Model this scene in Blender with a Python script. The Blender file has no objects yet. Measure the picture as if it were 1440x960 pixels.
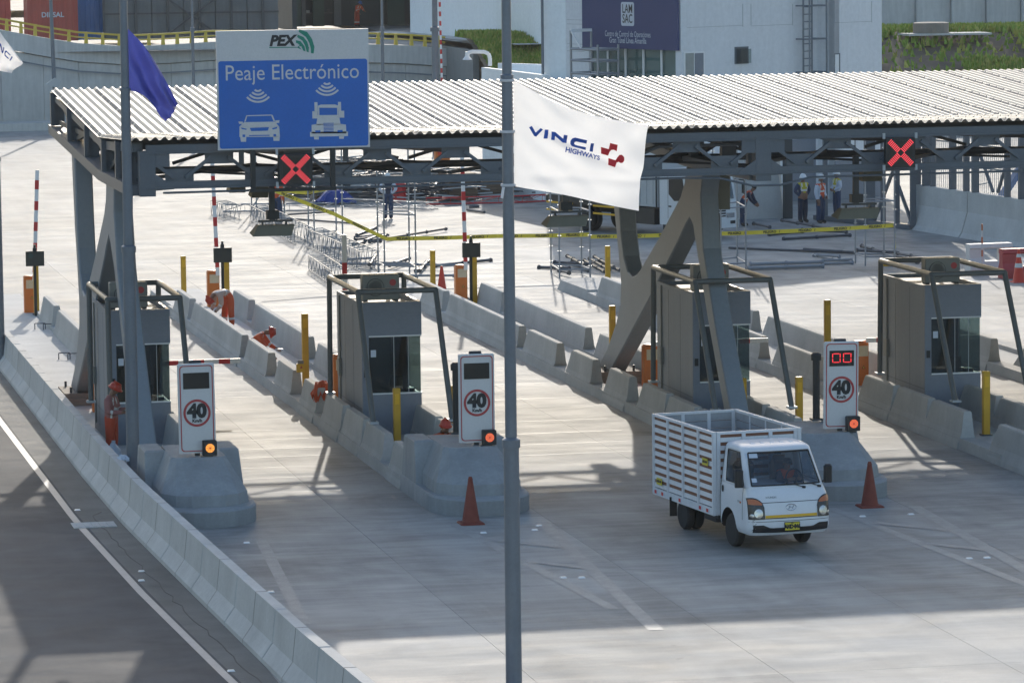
import bpy, bmesh, math, random
from mathutils import Vector, Matrix
random.seed(7)
R = math.radians
SC = bpy.context.scene
COL = SC.collection

# ------------------------------------------------------------------ camera
FPX, CAMH, ROLL, YH = 5700.0, 11.7, 0.0115, -117.0
PITCH = math.atan((480 - YH) / FPX)
AZ = math.atan(1200 / math.hypot(FPX, 480 - YH))
FW = Vector((math.sin(AZ) * math.cos(PITCH), math.cos(AZ) * math.cos(PITCH), -math.sin(PITCH)))
R0 = Vector((math.cos(AZ), -math.sin(AZ), 0))
U0 = R0.cross(FW)
RT = R0 * math.cos(ROLL) - U0 * math.sin(ROLL)
UP = R0 * math.sin(ROLL) + U0 * math.cos(ROLL)
CP = Vector((0, 0, CAMH))
cam = bpy.data.cameras.new("camera")
cam.lens = FPX / 1440 * 36
cam.sensor_width = 36
cam.clip_start = 0.5
cam.clip_end = 3000
camo = bpy.data.objects.new("camera", cam)
COL.objects.link(camo)
m = Matrix((RT, UP, -FW)).transposed().to_4x4()
m.translation = CP
camo.matrix_world = m
SC.camera = camo

# ------------------------------------------------------------------ light
W = bpy.data.worlds.new("World")
SC.world = W
W.use_nodes = True
wn = W.node_tree.nodes
sky = wn.new("ShaderNodeTexSky")
sky.sky_type = 'NISHITA'
sky.sun_disc = False
SUN_EL, SUN_AZ = R(19.8), R(11.7)          # azimuth from +Y towards +X
sky.sun_elevation = SUN_EL
sky.sun_rotation = SUN_AZ
sky.air_density = 1.2
sky.dust_density = 1.8
sky.ozone_density = 2.0
W.node_tree.links.new(sky.outputs[0], wn["Background"].inputs[0])
wn["Background"].inputs[1].default_value = 0.15
sl = bpy.data.lights.new("sun", 'SUN')
sl.energy = 2.0
sl.angle = R(0.5)
sl.color = (1.0, 0.93, 0.83)
so = bpy.data.objects.new("sun", sl)
COL.objects.link(so)
sd = Vector((math.sin(SUN_AZ) * math.cos(SUN_EL), math.cos(SUN_AZ) * math.cos(SUN_EL), math.sin(SUN_EL)))
so.rotation_euler = sd.to_track_quat('Z', 'Y').to_euler()
SC.view_settings.view_transform = 'Standard'
SC.view_settings.look = 'None'
SC.view_settings.gamma = 1
SC.view_settings.exposure = 0.62

# ------------------------------------------------------------------ helpers
def ray(x, y):
    return FW * FPX + RT * (x - 720) - UP * (y - 480)
def gp(x, y, h=0.0):
    d = ray(x, y)
    return CP + d * ((h - CAMH) / d.z)
def atY(x, y, Y):
    d = ray(x, y)
    return CP + d * (Y / d.y)

MATS = {}
def mat(name, col, rough=0.6, var=0.1, scale=2.0, bump=0.0, metal=0.0, fine=0.05, spec=0.5, emit=0, stretch=(1, 1, 1), streak=0.0):
    if name in MATS: return MATS[name]
    mt = bpy.data.materials.new(name)
    mt.use_nodes = True
    nt = mt.node_tree; N = nt.nodes; L = nt.links
    b = N["Principled BSDF"]
    b.inputs["Roughness"].default_value = rough
    b.inputs["Metallic"].default_value = metal
    b.inputs["Specular IOR Level"].default_value = spec
    c4 = (col[0], col[1], col[2], 1)
    if emit:
        b.inputs["Base Color"].default_value = c4
        b.inputs["Emission Color"].default_value = c4
        b.inputs["Emission Strength"].default_value = emit
        MATS[name] = mt
        return mt
    tc = N.new("ShaderNodeTexCoord"); mp = N.new("ShaderNodeMapping")
    mp.inputs["Scale"].default_value = stretch
    L.new(tc.outputs["Object"], mp.inputs[0])
    n1 = N.new("ShaderNodeTexNoise"); n1.inputs["Scale"].default_value = scale; n1.inputs["Detail"].default_value = 6
    n2 = N.new("ShaderNodeTexNoise"); n2.inputs["Scale"].default_value = scale * 14; n2.inputs["Detail"].default_value = 3
    L.new(mp.outputs[0], n1.inputs[0]); L.new(mp.outputs[0], n2.inputs[0])
    a = N.new("ShaderNodeMath"); a.operation = 'MULTIPLY_ADD'
    a.inputs[1].default_value = var * 4; a.inputs[2].default_value = 1 - var * 2
    L.new(n1.outputs[0], a.inputs[0])
    a2 = N.new("ShaderNodeMath"); a2.operation = 'MULTIPLY_ADD'
    a2.inputs[1].default_value = fine * 4; a2.inputs[2].default_value = 1 - fine * 2
    L.new(n2.outputs[0], a2.inputs[0])
    mu = N.new("ShaderNodeMath"); mu.operation = 'MULTIPLY'
    L.new(a.outputs[0], mu.inputs[0]); L.new(a2.outputs[0], mu.inputs[1])
    last = mu.outputs[0]
    if streak:
        mp3 = N.new("ShaderNodeMapping"); mp3.inputs["Scale"].default_value = (3.0, 3.0, 0.25)
        L.new(tc.outputs["Object"], mp3.inputs[0])
        n3 = N.new("ShaderNodeTexNoise"); n3.inputs["Scale"].default_value = 2.0; n3.inputs["Detail"].default_value = 4
        L.new(mp3.outputs[0], n3.inputs[0])
        a3 = N.new("ShaderNodeMath"); a3.operation = 'MULTIPLY_ADD'
        a3.inputs[1].default_value = streak * 4; a3.inputs[2].default_value = 1 - streak * 2
        L.new(n3.outputs[0], a3.inputs[0])
        m3 = N.new("ShaderNodeMath"); m3.operation = 'MULTIPLY'
        L.new(last, m3.inputs[0]); L.new(a3.outputs[0], m3.inputs[1]); last = m3.outputs[0]
    vm = N.new("ShaderNodeVectorMath"); vm.operation = 'SCALE'
    vm.inputs[0].default_value = col[:3]
    L.new(last, vm.inputs["Scale"])
    L.new(vm.outputs[0], b.inputs["Base Color"])
    if bump:
        bp = N.new("ShaderNodeBump"); bp.inputs["Strength"].default_value = bump; bp.inputs["Distance"].default_value = 0.02
        L.new(n2.outputs[0], bp.inputs["Height"]); L.new(bp.outputs[0], b.inputs["Normal"])
    MATS[name] = mt
    return mt

def paving(name, c1, c2, rough, sc_long=(0.35, 5.0, 1), spec=0.5, tint=0.08):
    """brushed, stained paving: position based so that it runs through from slab to slab"""
    mt = bpy.data.materials.new(name); mt.use_nodes = True
    nt = mt.node_tree; N = nt.nodes; L = nt.links; b = N["Principled BSDF"]
    b.inputs["Specular IOR Level"].default_value = spec
    g = N.new("ShaderNodeNewGeometry")
    def noise(scale, s, det=5, dist=0.0):
        mp = N.new("ShaderNodeMapping"); mp.inputs["Scale"].default_value = s
        L.new(g.outputs["Position"], mp.inputs[0])
        n = N.new("ShaderNodeTexNoise"); n.inputs["Scale"].default_value = scale; n.inputs["Detail"].default_value = det
        n.inputs["Distortion"].default_value = dist
        L.new(mp.outputs[0], n.inputs[0]); return n.outputs[0]
    big = noise(0.16, (1, 1.3, 1), 6, 0.6); mid = noise(1.0, (0.5, 1.3, 1), 6, 0.4); st = noise(1.0, sc_long, 5); fi = noise(28, (1, 1, 1), 3)
    blotch = noise(0.55, (1.0, 1.0, 1), 8, 1.5)
    def madd(i, k, o):
        n = N.new("ShaderNodeMath"); n.operation = 'MULTIPLY_ADD'; n.inputs[1].default_value = k; n.inputs[2].default_value = o
        L.new(i, n.inputs[0]); return n.outputs[0]
    def add(a_, b_):
        n = N.new("ShaderNodeMath"); n.operation = 'ADD'; L.new(a_, n.inputs[0]); L.new(b_, n.inputs[1]); return n.outputs[0]
    oi = N.new("ShaderNodeObjectInfo"); trkn = noise(1.0, (1.6, 0.07, 1), 4, 0.3); spot = noise(1.7, (1, 1, 1), 2, 0.2)
    f = add(add(madd(big, 1.2, -0.6), madd(mid, 0.7, -0.35)), add(madd(st, 0.5, -0.25), madd(fi, 0.4, -0.2)))
    f = add(add(f, madd(blotch, 1.0, -0.5)), madd(oi.outputs["Random"], tint * 4, 0.5 - tint * 2))
    f = add(f, madd(trkn, 0.55, -0.275))
    th = N.new("ShaderNodeMath"); th.operation = 'GREATER_THAN'; th.inputs[1].default_value = 0.745; L.new(spot, th.inputs[0]); f = add(f, madd(th.outputs[0], -0.22, 0.0))
    cr = N.new("ShaderNodeMixRGB"); cr.use_clamp = True
    cr.inputs[1].default_value = (*c1, 1); cr.inputs[2].default_value = (*c2, 1)
    L.new(f, cr.inputs[0]); L.new(cr.outputs[0], b.inputs["Base Color"])
    L.new(madd(mid, 0.25, rough - 0.125), b.inputs["Roughness"])
    bp = N.new("ShaderNodeBump"); bp.inputs["Strength"].default_value = 0.25; bp.inputs["Distance"].default_value = 0.01
    L.new(add(st, fi), bp.inputs["Height"]); L.new(bp.outputs[0], b.inputs["Normal"])
    MATS[name] = mt
    return mt

def glass(name, tint=(0.75, 0.85, 0.85), alpha=0.25, rough=0.03):
    mt = bpy.data.materials.new(name); mt.use_nodes = True
    nt = mt.node_tree; N = nt.nodes; L = nt.links
    N.remove(N["Principled BSDF"])
    tr = N.new("ShaderNodeBsdfTransparent"); tr.inputs[0].default_value = (*tint, 1)
    gl = N.new("ShaderNodeBsdfGlossy"); gl.inputs["Roughness"].default_value = rough
    lw = N.new("ShaderNodeLayerWeight"); lw.inputs[0].default_value = 0.5
    fr = N.new("ShaderNodeMath"); fr.operation = 'POWER'; fr.inputs[1].default_value = 5.0; L.new(lw.outputs["Facing"], fr.inputs[0])
    ma = N.new("ShaderNodeMath"); ma.operation = 'MULTIPLY_ADD'; ma.inputs[1].default_value = 1.0; ma.inputs[2].default_value = alpha * 0.2
    L.new(fr.outputs[0], ma.inputs[0])
    mx = N.new("ShaderNodeMixShader"); L.new(ma.outputs[0], mx.inputs[0])
    L.new(tr.outputs[0], mx.inputs[1]); L.new(gl.outputs[0], mx.inputs[2])
    L.new(mx.outputs[0], N["Material Output"].inputs[0])
    MATS[name] = mt
    return mt

def org(o):
    v = Vector((0, 0, 0))
    while o is not None:
        v += Vector(o.location); o = o.parent
    return v

def tag(o, label=None, cat=None, group=None, kind=None):
    if label: o["label"] = label
    if cat: o["category"] = cat
    if group: o["group"] = group
    if kind: o["kind"] = kind
    return o

def empty(name, loc, label=None, cat=None, group=None, rz=0):
    o = bpy.data.objects.new(name, None); COL.objects.link(o)
    o.location = loc; o.rotation_euler = (0, 0, rz); o.empty_display_size = 0.2
    return tag(o, label, cat, group)

SPLIT = {"side_wall", "shoe_plate", "corner_frame", "gusset_plate", "back_frame", "cross_rail", "cross_brace", "hanger_rail", "pipework", "wind_bracing", "upright_plate", "hoist_arm", "roof_slab"}
class MB:
    def __init__(s): s.v = []; s.f = []; s.mi = []; s.cur = 0
    def add(s, vs, fs):
        n = len(s.v); s.v += [tuple(p) for p in vs]
        s.f += [tuple(n + i for i in f) for f in fs]; s.mi += [s.cur] * len(fs); return s
    def box(s, x0, x1, y0, y1, z0, z1):
        vs = [(x, y, z) for z in (z0, z1) for y in (y0, y1) for x in (x0, x1)]
        return s.add(vs, [(0, 2, 3, 1), (4, 5, 7, 6), (0, 1, 5, 4), (2, 6, 7, 3), (0, 4, 6, 2), (1, 3, 7, 5)])
    def bbox(s, x0, x1, y0, y1, z0, z1, b=0.02):
        """box with chamfered vertical and top edges"""
        def ringv(i, z):
            return [(x0 + i + b, y0 + i, z), (x1 - i - b, y0 + i, z), (x1 - i, y0 + i + b, z), (x1 - i, y1 - i - b, z),
                    (x1 - i - b, y1 - i, z), (x0 + i + b, y1 - i, z), (x0 + i, y1 - i - b, z), (x0 + i, y0 + i + b, z)]
        return s.rings([ringv(0, z0), ringv(0, z1 - b), ringv(b, z1)])
    def rings(s, rs, closed=True, caps=True):
        n = len(rs[0]); vs = [p for r in rs for p in r]; fs = []
        for k in range(len(rs) - 1):
            for i in range(n if closed else n - 1):
                j = (i + 1) % n
                fs.append((k * n + i, k * n + j, (k + 1) * n + j, (k + 1) * n + i))
        if caps:
            fs.append(tuple(reversed(range(n)))); fs.append(tuple((len(rs) - 1) * n + i for i in range(n)))
        return s.add(vs, fs)
    def tube(s, p, q, r, r2=None, n=8, caps=True):
        p, q = Vector(p), Vector(q); d = (q - p)
        if d.length < 1e-6: return s
        d.normalize(); a = d.orthogonal().normalized(); c = d.cross(a); r2 = r if r2 is None else r2
        ang = [2 * math.pi * i / n for i in range(n)]
        return s.rings([[p + (a * math.cos(t) + c * math.sin(t)) * r for t in ang], [q + (a * math.cos(t) + c * math.sin(t)) * r2 for t in ang]], caps=caps)
    def path(s, pts, r, n=8):
        for a, b in zip(pts, pts[1:]): s.tube(a, b, r, n=n)
        return s
    def bar(s, p, q, w, h, upv=(0, 0, 1)):
        p, q = Vector(p), Vector(q); d = (q - p).normalized(); a = d.cross(Vector(upv))
        if a.length < 1e-4: a = d.orthogonal()
        a.normalize(); c = a.cross(d)
        o = [a * (sx * w / 2) + c * (sy * h / 2) for sx, sy in ((-1, -1), (1, -1), (1, 1), (-1, 1))]
        return s.rings([[p + k for k in o], [q + k for k in o]])
    def prism(s, poly, t0, t1, axis='x'):
        if axis == 'x': g = lambda a, b, t: (t, a, b)
        elif axis == 'y': g = lambda a, b, t: (a, t, b)
        else: g = lambda a, b, t: (a, b, t)
        n = len(poly); vs = [g(a, b, t0) for a, b in poly] + [g(a, b, t1) for a, b in poly]
        fs = [tuple(range(n)), tuple(reversed(range(n, 2 * n)))] + [((i + 1) % n, i, n + i, n + (i + 1) % n) for i in range(n)]
        return s.add(vs, fs)
    def lathe(s, prof, c=(0, 0, 0), n=20):
        c = Vector(c)
        return s.rings([[c + Vector((r * math.cos(2 * math.pi * i / n), r * math.sin(2 * math.pi * i / n), z)) for i in range(n)] for r, z in prof])
    def parts(s):
        """the loose pieces of this mesh"""
        par = list(range(len(s.v)))
        def find(i):
            while par[i] != i: par[i] = par[par[i]]; i = par[i]
            return i
        for f in s.f:
            for i in f[1:]: par[find(i)] = find(f[0])
        gr = {}
        for f, k in zip(s.f, s.mi): gr.setdefault(find(f[0]), []).append((f, k))
        out = []
        for fs in gr.values():
            m_ = MB(); used = sorted({i for f, k in fs for i in f}); mp_ = {i: n for n, i in enumerate(used)}
            m_.v = [s.v[i] for i in used]; m_.f = [tuple(mp_[i] for i in f) for f, k in fs]; m_.mi = [k for f, k in fs]; out.append(m_)
        return out
    def build(s, name, mts, parent=None, smooth=False, fix=True, world=True, kind=None):
        if name in SPLIT and kind is None:
            ps = s.parts()
            if len(ps) > 1:
                SPLIT.discard(name); r = [p.build(name, mts, parent, smooth, fix, world) for p in ps]; SPLIT.add(name); return r[0]
        me = bpy.data.meshes.new(name); o = bpy.data.objects.new(name, me)
        off = org(parent) if (parent is not None and world) else Vector((0, 0, 0))
        me.from_pydata([tuple(Vector(v) - off) for v in s.v], [], s.f)
        if not isinstance(mts, (list, tuple)): mts = [mts]
        for mm in mts: me.materials.append(MATS[mm] if isinstance(mm, str) else mm)
        for p, k in zip(me.polygons, s.mi): p.material_index = k
        if fix:
            bm = bmesh.new(); bm.from_mesh(me); bmesh.ops.recalc_face_normals(bm, faces=bm.faces); bm.to_mesh(me); bm.free()
        if smooth:
            for p in me.polygons: p.use_smooth = True
            try: me.set_sharp_from_angle(angle=R(38))
            except Exception: pass
        COL.objects.link(o)
        if parent is not None: o.parent = parent
        if kind: o["kind"] = kind
        return o

def copy_tree(o, parent=None):
    c = o.copy(); COL.objects.link(c); c.parent = parent
    for ch in list(o.children): copy_tree(ch, c)
    return c

def place(o, loc, rz=0, label=None, scale=None):
    o.location = loc; o.rotation_euler = (0, 0, rz)
    if label: o["label"] = label
    if scale: o.scale = scale
    return o

def text_mesh(s, size, bold=0.0, shear=0.0, extr=0.0, xs=1.0):
    cu = bpy.data.curves.new("lettering", 'FONT'); cu.body = s; cu.size = size; cu.offset = bold; cu.shear = shear
    cu.align_x = 'CENTER'; cu.align_y = 'CENTER'; cu.extrude = extr; cu.resolution_u = 3
    ob = bpy.data.objects.new("tmp", cu)
    me = bpy.data.meshes.new_from_object(ob)
    bpy.data.objects.remove(ob); bpy.data.curves.remove(cu)
    for v in me.vertices: v.co.x *= xs
    return me

def text(s, size, mt, parent, fn, bold=0.0, shear=0.0, name="lettering", xs=1.0):
    """fn maps the text's (x, y) to a point in the parent's space"""
    me = text_mesh(s, size, bold, shear, 0, xs)
    for v in me.vertices: v.co = fn(v.co.x, v.co.y)
    me.materials.append(MATS[mt])
    o = bpy.data.objects.new(name, me); COL.objects.link(o); o.parent = parent
    return o

def flat(polys, mt, parent, fn, name):
    """flat print made of 2-D polygons, mapped by fn"""
    b = MB()
    for p in polys: b.add([fn(x, y) for x, y in p], [tuple(range(len(p)))])
    return b.build(name, mt, parent, fix=False, world=False)

def arc(cx, cy, r0, r1, a0, a1, n=14):
    out = []
    for k in range(n):
        t0 = R(a0 + (a1 - a0) * k / n); t1 = R(a0 + (a1 - a0) * (k + 1) / n)
        out.append([(cx + r0 * math.cos(t0), cy + r0 * math.sin(t0)), (cx + r1 * math.cos(t0), cy + r1 * math.sin(t0)),
                    (cx + r1 * math.cos(t1), cy + r1 * math.sin(t1)), (cx + r0 * math.cos(t1), cy + r0 * math.sin(t1))])
    return out
def disc(cx, cy, r, n=24): return [(cx + r * math.cos(2 * math.pi * i / n), cy + r * math.sin(2 * math.pi * i / n)) for i in range(n)]
def rect(x0, y0, x1, y1): return [(x0, y0), (x1, y0), (x1, y1), (x0, y1)]

# ------------------------------------------------------------------ materials
paving("plaza_concrete", (0.17, 0.17, 0.165), (0.42, 0.415, 0.40), 0.73, spec=0.13)
paving("asphalt", (0.075, 0.078, 0.084), (0.15, 0.151, 0.155), 0.85, (2.5, 1.2, 1), spec=.1)
paving("shoulder_concrete", (0.11, 0.112, 0.11), (0.22, 0.22, 0.21), 0.8, (2, 0.5, 1), spec=.1)
mat("barrier_concrete", (0.41, 0.405, 0.39), 0.85, 0.14, 0.9, 0.3, streak=0.045, spec=.2)
mat("wall_concrete", (0.49, 0.485, 0.47), 0.85, 0.12, 0.9, 0.3, streak=0.03, spec=.2)
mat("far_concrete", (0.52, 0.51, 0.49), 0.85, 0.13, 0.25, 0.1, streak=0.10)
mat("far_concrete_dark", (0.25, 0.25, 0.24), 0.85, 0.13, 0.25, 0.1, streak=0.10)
mat("plinth_concrete", (0.29, 0.30, 0.305), 0.8, 0.12, 1.2, 0.3, streak=0.09, spec=.2)
mat("plinth_brown", (0.24, 0.21, 0.18), 0.85, 0.1, 2)
mat("column_paint", (0.22, 0.245, 0.27), 0.55, 0.05, 1.0, 0.05)
mat("steel_paint", (0.115, 0.13, 0.15), 0.5, 0.08, 1.5, 0.05)
mat("steel_dark", (0.06, 0.063, 0.066), 0.55, 0.1, 1.5)
mat("roof_sheet", (0.335, 0.318, 0.285), 0.5, 0.03, 0.6, 0, metal=0.0, fine=0.02)
mat("roof_lap", (0.16, 0.16, 0.16), 0.7, 0.3, 6)
mat("booth_wall", (0.235, 0.25, 0.27), 0.65, 0.05, 1.0, 0.1, streak=0.04)
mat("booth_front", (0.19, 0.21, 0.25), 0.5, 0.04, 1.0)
mat("booth_inside", (0.05, 0.055, 0.06), 0.6, 0.1, 2)
mat("frame_tube", (0.12, 0.125, 0.12), 0.5, 0.1, 2)
mat("yellow_paint", (0.60, 0.33, 0.02), 0.5, 0.08, 3)
mat("yellow_rail", (0.62, 0.45, 0.06), 0.6, 0.08, 3)
mat("orange_paint", (0.62, 0.17, 0.03), 0.5, 0.06, 3)
mat("cream_panel", (0.62, 0.52, 0.36), 0.5, 0.04, 3)
mat("black_metal", (0.02, 0.021, 0.022), 0.45, 0.1, 3)
mat("screen_black", (0.012, 0.013, 0.014), 0.3, 0.05, 3)
mat("screen_olive", (0.035, 0.037, 0.03), 0.5, 0.1, 3)
mat("white_paint", (0.78, 0.78, 0.78), 0.4, 0.03, 2)
mat("red_paint", (0.55, 0.03, 0.03), 0.5, 0.05, 3)
mat("sign_white", (0.62, 0.60, 0.59), 0.5, 0.02, 2)
mat("sign_blue", (0.018, 0.135, 0.50), 0.5, 0.05, 2)
mat("sign_red", (0.42, 0.05, 0.05), 0.5, 0.06, 3)
mat("logo_green", (0.015, 0.24, 0.16), 0.5, 0.02, 3)
mat("letter_black", (0.02, 0.02, 0.022), 0.5, 0.02, 3)
mat("letter_grey", (0.50, 0.53, 0.60), 0.5, 0.02, 3)
mat("flag_white", (0.82, 0.82, 0.84), 0.75, 0.01, 2, fine=0.01)
def translucent(mt_, f):
    nt = mt_.node_tree; pb = nt.nodes["Principled BSDF"]; tb = nt.nodes.new("ShaderNodeBsdfTranslucent"); mx = nt.nodes.new("ShaderNodeMixShader"); mx.inputs[0].default_value = f
    src = pb.inputs["Base Color"].links[0].from_socket; nt.links.new(src, tb.inputs[0]); nt.links.new(pb.outputs[0], mx.inputs[1]); nt.links.new(tb.outputs[0], mx.inputs[2]); nt.links.new(mx.outputs[0], nt.nodes["Material Output"].inputs[0])
translucent(MATS["flag_white"], .45)
mat("flag_blue", (0.055, 0.07, 0.33), 0.55, 0.05, 2); translucent(MATS["flag_blue"], .35)
mat("logo_blue", (0.02, 0.09, 0.42), 0.6, 0.02, 2)
mat("logo_red", (0.58, 0.02, 0.03), 0.6, 0.02, 2)
mat("pole_steel", (0.17, 0.19, 0.22), 0.45, 0.12, 1.5, 0.05, metal=0.3, streak=0.08)
mat("truck_white", (0.70, 0.71, 0.74), 0.28, 0.03, 1.5, fine=0.015, streak=0.02)
mat("truck_stake", (0.66, 0.67, 0.70), 0.4, 0.05, 2.0, streak=0.05)
mat("truck_lining", (0.33, 0.34, 0.36), 0.5, 0.12, 3.0, streak=0.08)
mat("truck_wood", (0.20, 0.085, 0.05), 0.6, 0.12, 4)
mat("rubber", (0.022, 0.022, 0.023), 0.75, 0.15, 6)
mat("plastic_black", (0.018, 0.018, 0.02), 0.4, 0.05, 3)
mat("chrome", (0.6, 0.6, 0.62), 0.2, 0.03, 3, metal=1)
mat("amber", (0.48, 0.14, 0.05), 0.3, 0.05, 3)
mat("plate_yellow", (0.62, 0.52, 0.04), 0.5, 0.03, 3)
mat("stripe_yellow", (0.75, 0.42, 0.02), 0.4, 0.02, 3)
mat("headlamp_dark", (0.035, 0.032, 0.035), 0.2, 0.05, 3)
mat("lamp_glass", (0.45, 0.45, 0.47), 0.15, 0.25, 30, metal=.7, fine=.2)
mat("cloth_red", (0.42, 0.055, 0.02), 0.85, 0.1, 6)
mat("cloth_orange", (0.58, 0.10, 0.035), 0.85, 0.1, 6)
mat("cloth_pink", (0.30, 0.13, 0.12), 0.85, 0.1, 6)
mat("cloth_pale", (0.50, 0.34, 0.27), 0.85, 0.1, 6)
mat("cloth_jean", (0.035, 0.055, 0.11), 0.85, 0.15, 6)
mat("cloth_navy", (0.03, 0.035, 0.06), 0.85, 0.15, 6)
mat("cloth_white", (0.55, 0.58, 0.66), 0.85, 0.06, 6)
mat("vest_yellow", (0.52, 0.44, 0.03), 0.8, 0.08, 6)
mat("vest_orange", (0.62, 0.10, 0.03), 0.8, 0.08, 6)
mat("reflect", (0.62, 0.62, 0.60), 0.5, 0.05, 6)
mat("skin", (0.23, 0.12, 0.075), 0.6, 0.05, 6)
mat("boots", (0.03, 0.027, 0.024), 0.7, 0.1, 6)
mat("helmet_red", (0.45, 0.04, 0.015), 0.35, 0.04, 4)
mat("helmet_white", (0.70, 0.71, 0.72), 0.35, 0.03, 4)
mat("helmet_blue", (0.04, 0.12, 0.40), 0.35, 0.03, 4)
mat("scaffold_steel", (0.30, 0.31, 0.33), 0.45, 0.1, 3, metal=0.4)
mat("scaffold_dark", (0.10, 0.10, 0.11), 0.5, 0.2, 3, metal=0.3)
mat("tape_yellow", (0.75, 0.58, 0.05), 0.6, 0.03, 3)
mat("lamp_body", (0.19, 0.18, 0.14), 0.6, 0.08, 3)
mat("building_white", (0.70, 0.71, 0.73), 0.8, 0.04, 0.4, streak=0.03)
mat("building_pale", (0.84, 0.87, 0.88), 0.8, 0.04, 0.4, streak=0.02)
mat("banner_navy", (0.055, 0.062, 0.15), 0.7, 0.03, 0.8)
mat("banner_text", (0.55, 0.58, 0.64), 0.7, 0.02, 1)
mat("interior_dim", (0.33, 0.34, 0.32), 0.8, 0.12, 0.7)
mat("interior_pale", (0.72, 0.74, 0.70), 0.8, 0.12, 0.7)
mat("shed_grey", (0.13, 0.135, 0.14), 0.7, 0.15, 0.8, streak=0.1)
mat("shed_dark", (0.035, 0.045, 0.05), 0.7, 0.25, 0.5)
mat("shed_green", (0.035, 0.07, 0.06), 0.7, 0.15, 0.5)
mat("container_red", (0.38, 0.07, 0.05), 0.6, 0.1, 0.8, streak=0.1)
mat("container_blue", (0.05, 0.13, 0.32), 0.6, 0.12, 0.8, streak=0.1)
mat("grass", (0.23, 0.32, 0.05), 0.9, 0.2, 1.2, 0.3)
mat("grass_dry", (0.38, 0.37, 0.09), 0.9, 0.2, 1.2, 0.3)
mat("soil", (0.21, 0.155, 0.11), 0.95, 0.25, 0.8, 0.5)
mat("wood_board", (0.16, 0.11, 0.075), 0.8, 0.2, 2, stretch=(0.3, 3, 3))
mat("tarp_blue", (0.02, 0.05, 0.25), 0.6, 0.1, 2)
mat("cone_orange", (0.62, 0.05, 0.02), 0.5, 0.05, 4)
mat("cone_dull", (0.20, 0.042, 0.025), 0.7, 0.12, 8)
mat("plastic_red", (0.42, 0.06, 0.06), 0.5, 0.08, 3)
mat("plastic_white", (0.62, 0.60, 0.58), 0.5, 0.06, 3)
mat("ac_grey", (0.21, 0.21, 0.19), 0.6, 0.05, 3)
mat("paint_faint", (0.305, 0.305, 0.30), 0.7, 0.15, 3, fine=0.2)
mat("paint_line", (0.33, 0.335, 0.34), 0.6, 0.1, 3, fine=0.1)
mat("stud_white", (0.85, 0.85, 0.85), 0.4, 0.02, 3)
mat("bag_white", (0.55, 0.60, 0.68), 0.4, 0.05, 10)
mat("heavy_white", (0.62, 0.64, 0.66), 0.35, 0.04, 1)
mat("heavy_silver", (0.42, 0.44, 0.45), 0.45, 0.06, 1.5)
mat("joint_dark", (0.09, 0.088, 0.082), 0.9, 0.1, 2)
mat("led_red", (1.0, 0.07, 0.09), emit=.75)
mat("led_digit", (1.0, 0.04, 0.05), emit=0.8)
mat("lamp_amber", (1.0, 0.38, 0.06), emit=0.6)
mat("lamp_orange", (1.0, 0.18, 0.07), emit=0.42)
glass("window_glass", (0.62, 0.70, 0.70), 0.35)
glass("cab_glass", (0.55, 0.62, 0.68), 0.5)

# ================================================================== SETTING: ground
def lerp_tab(t, y):
    if y <= t[0][0]: return t[0][1]
    for (a, xa), (b, xb) in zip(t, t[1:]):
        if y <= b: return xa + (xb - xa) * (y - a) / (b - a)
    return t[-1][1]
WALLX = [(44, 9.95), (50, 9.62), (55, 9.38), (61, 9.10), (70.4, 8.80), (78, 8.57), (85, 8.50), (107, 8.52)]
LINEX = [(44, 9.3), (53, 8.82), (61.3, 8.36), (70, 7.98), (78.6, 7.73), (95.7, 7.62), (112, 7.62)]

b = MB(); b.add([(-700, -100, -.062), (900, -100, -.062), (900, 1500, -.062), (-700, 1500, -.062)], [(0, 1, 2, 3)])
tag(b.build("ground", "plaza_concrete"), kind="structure")
b = MB()
b.add([(-60, 140.2, 0), (8.9, 140.2, 0), (8.9, 300, 0), (-60, 300, 0)], [(0, 1, 2, 3)])
b.add([(8.9, 140.2, 0), (49.5, 140.2, 0), (49.5, 300, 0), (8.9, 300, 0)], [(0, 1, 2, 3)])
b.add([(49.5, 30, 0), (160, 30, 0), (160, 300, 0), (49.5, 300, 0)], [(0, 1, 2, 3)])
plaza = tag(b.build("plaza_pavement", "plaza_concrete"), kind="structure")
SX = [9.05, 12.9, 16.7, 20.3, 23.9, 27.55, 31.2, 34.8, 38.4, 42.0, 45.8, 49.5]
SY = [42.45 + 5.75 * k for k in range(18)]
for j in range(len(SY) - 1):
    for i in range(len(SX) - 1):
        x0 = SX[i]; x1 = SX[i + 1]; y0, y1 = SY[j], SY[j + 1]
        g = 0.0035; bb = MB()
        bb.box(x0 + g, x1 - g, y0 + g, y1 - g, -0.06, 0.0)
        bb.build("slab", "plaza_concrete", plaza, fix=False)
b = MB()
ys = [40 + 4 * k for k in range(26)]
vs = []; 
for y in ys:
    vs += [(-60, y, 0), (lerp_tab(LINEX, y) + .12, y, 0)]
b.add(vs, [(2 * k, 2 * k + 1, 2 * k + 3, 2 * k + 2) for k in range(len(ys) - 1)])
tag(b.build("road", "asphalt"), kind="structure")
b = MB(); vs = []
for y in ys:
    vs += [(lerp_tab(LINEX, y) + .12, y, 0.0), (9.05, y, 0.0)]
b.add(vs, [(2 * k, 2 * k + 1, 2 * k + 3, 2 * k + 2) for k in range(len(ys) - 1)])
tag(b.build("road_shoulder", "shoulder_concrete"), kind="structure")
b = MB(); vs = []
yy = [42 + 2 * k for k in range(36)]
for y in yy:
    x = lerp_tab(LINEX, y); vs += [(x - .07, y, .005), (x + .07, y, .005)]
b.add(vs, [(2 * k, 2 * k + 1, 2 * k + 3, 2 * k + 2) for k in range(len(yy) - 1)])
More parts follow.
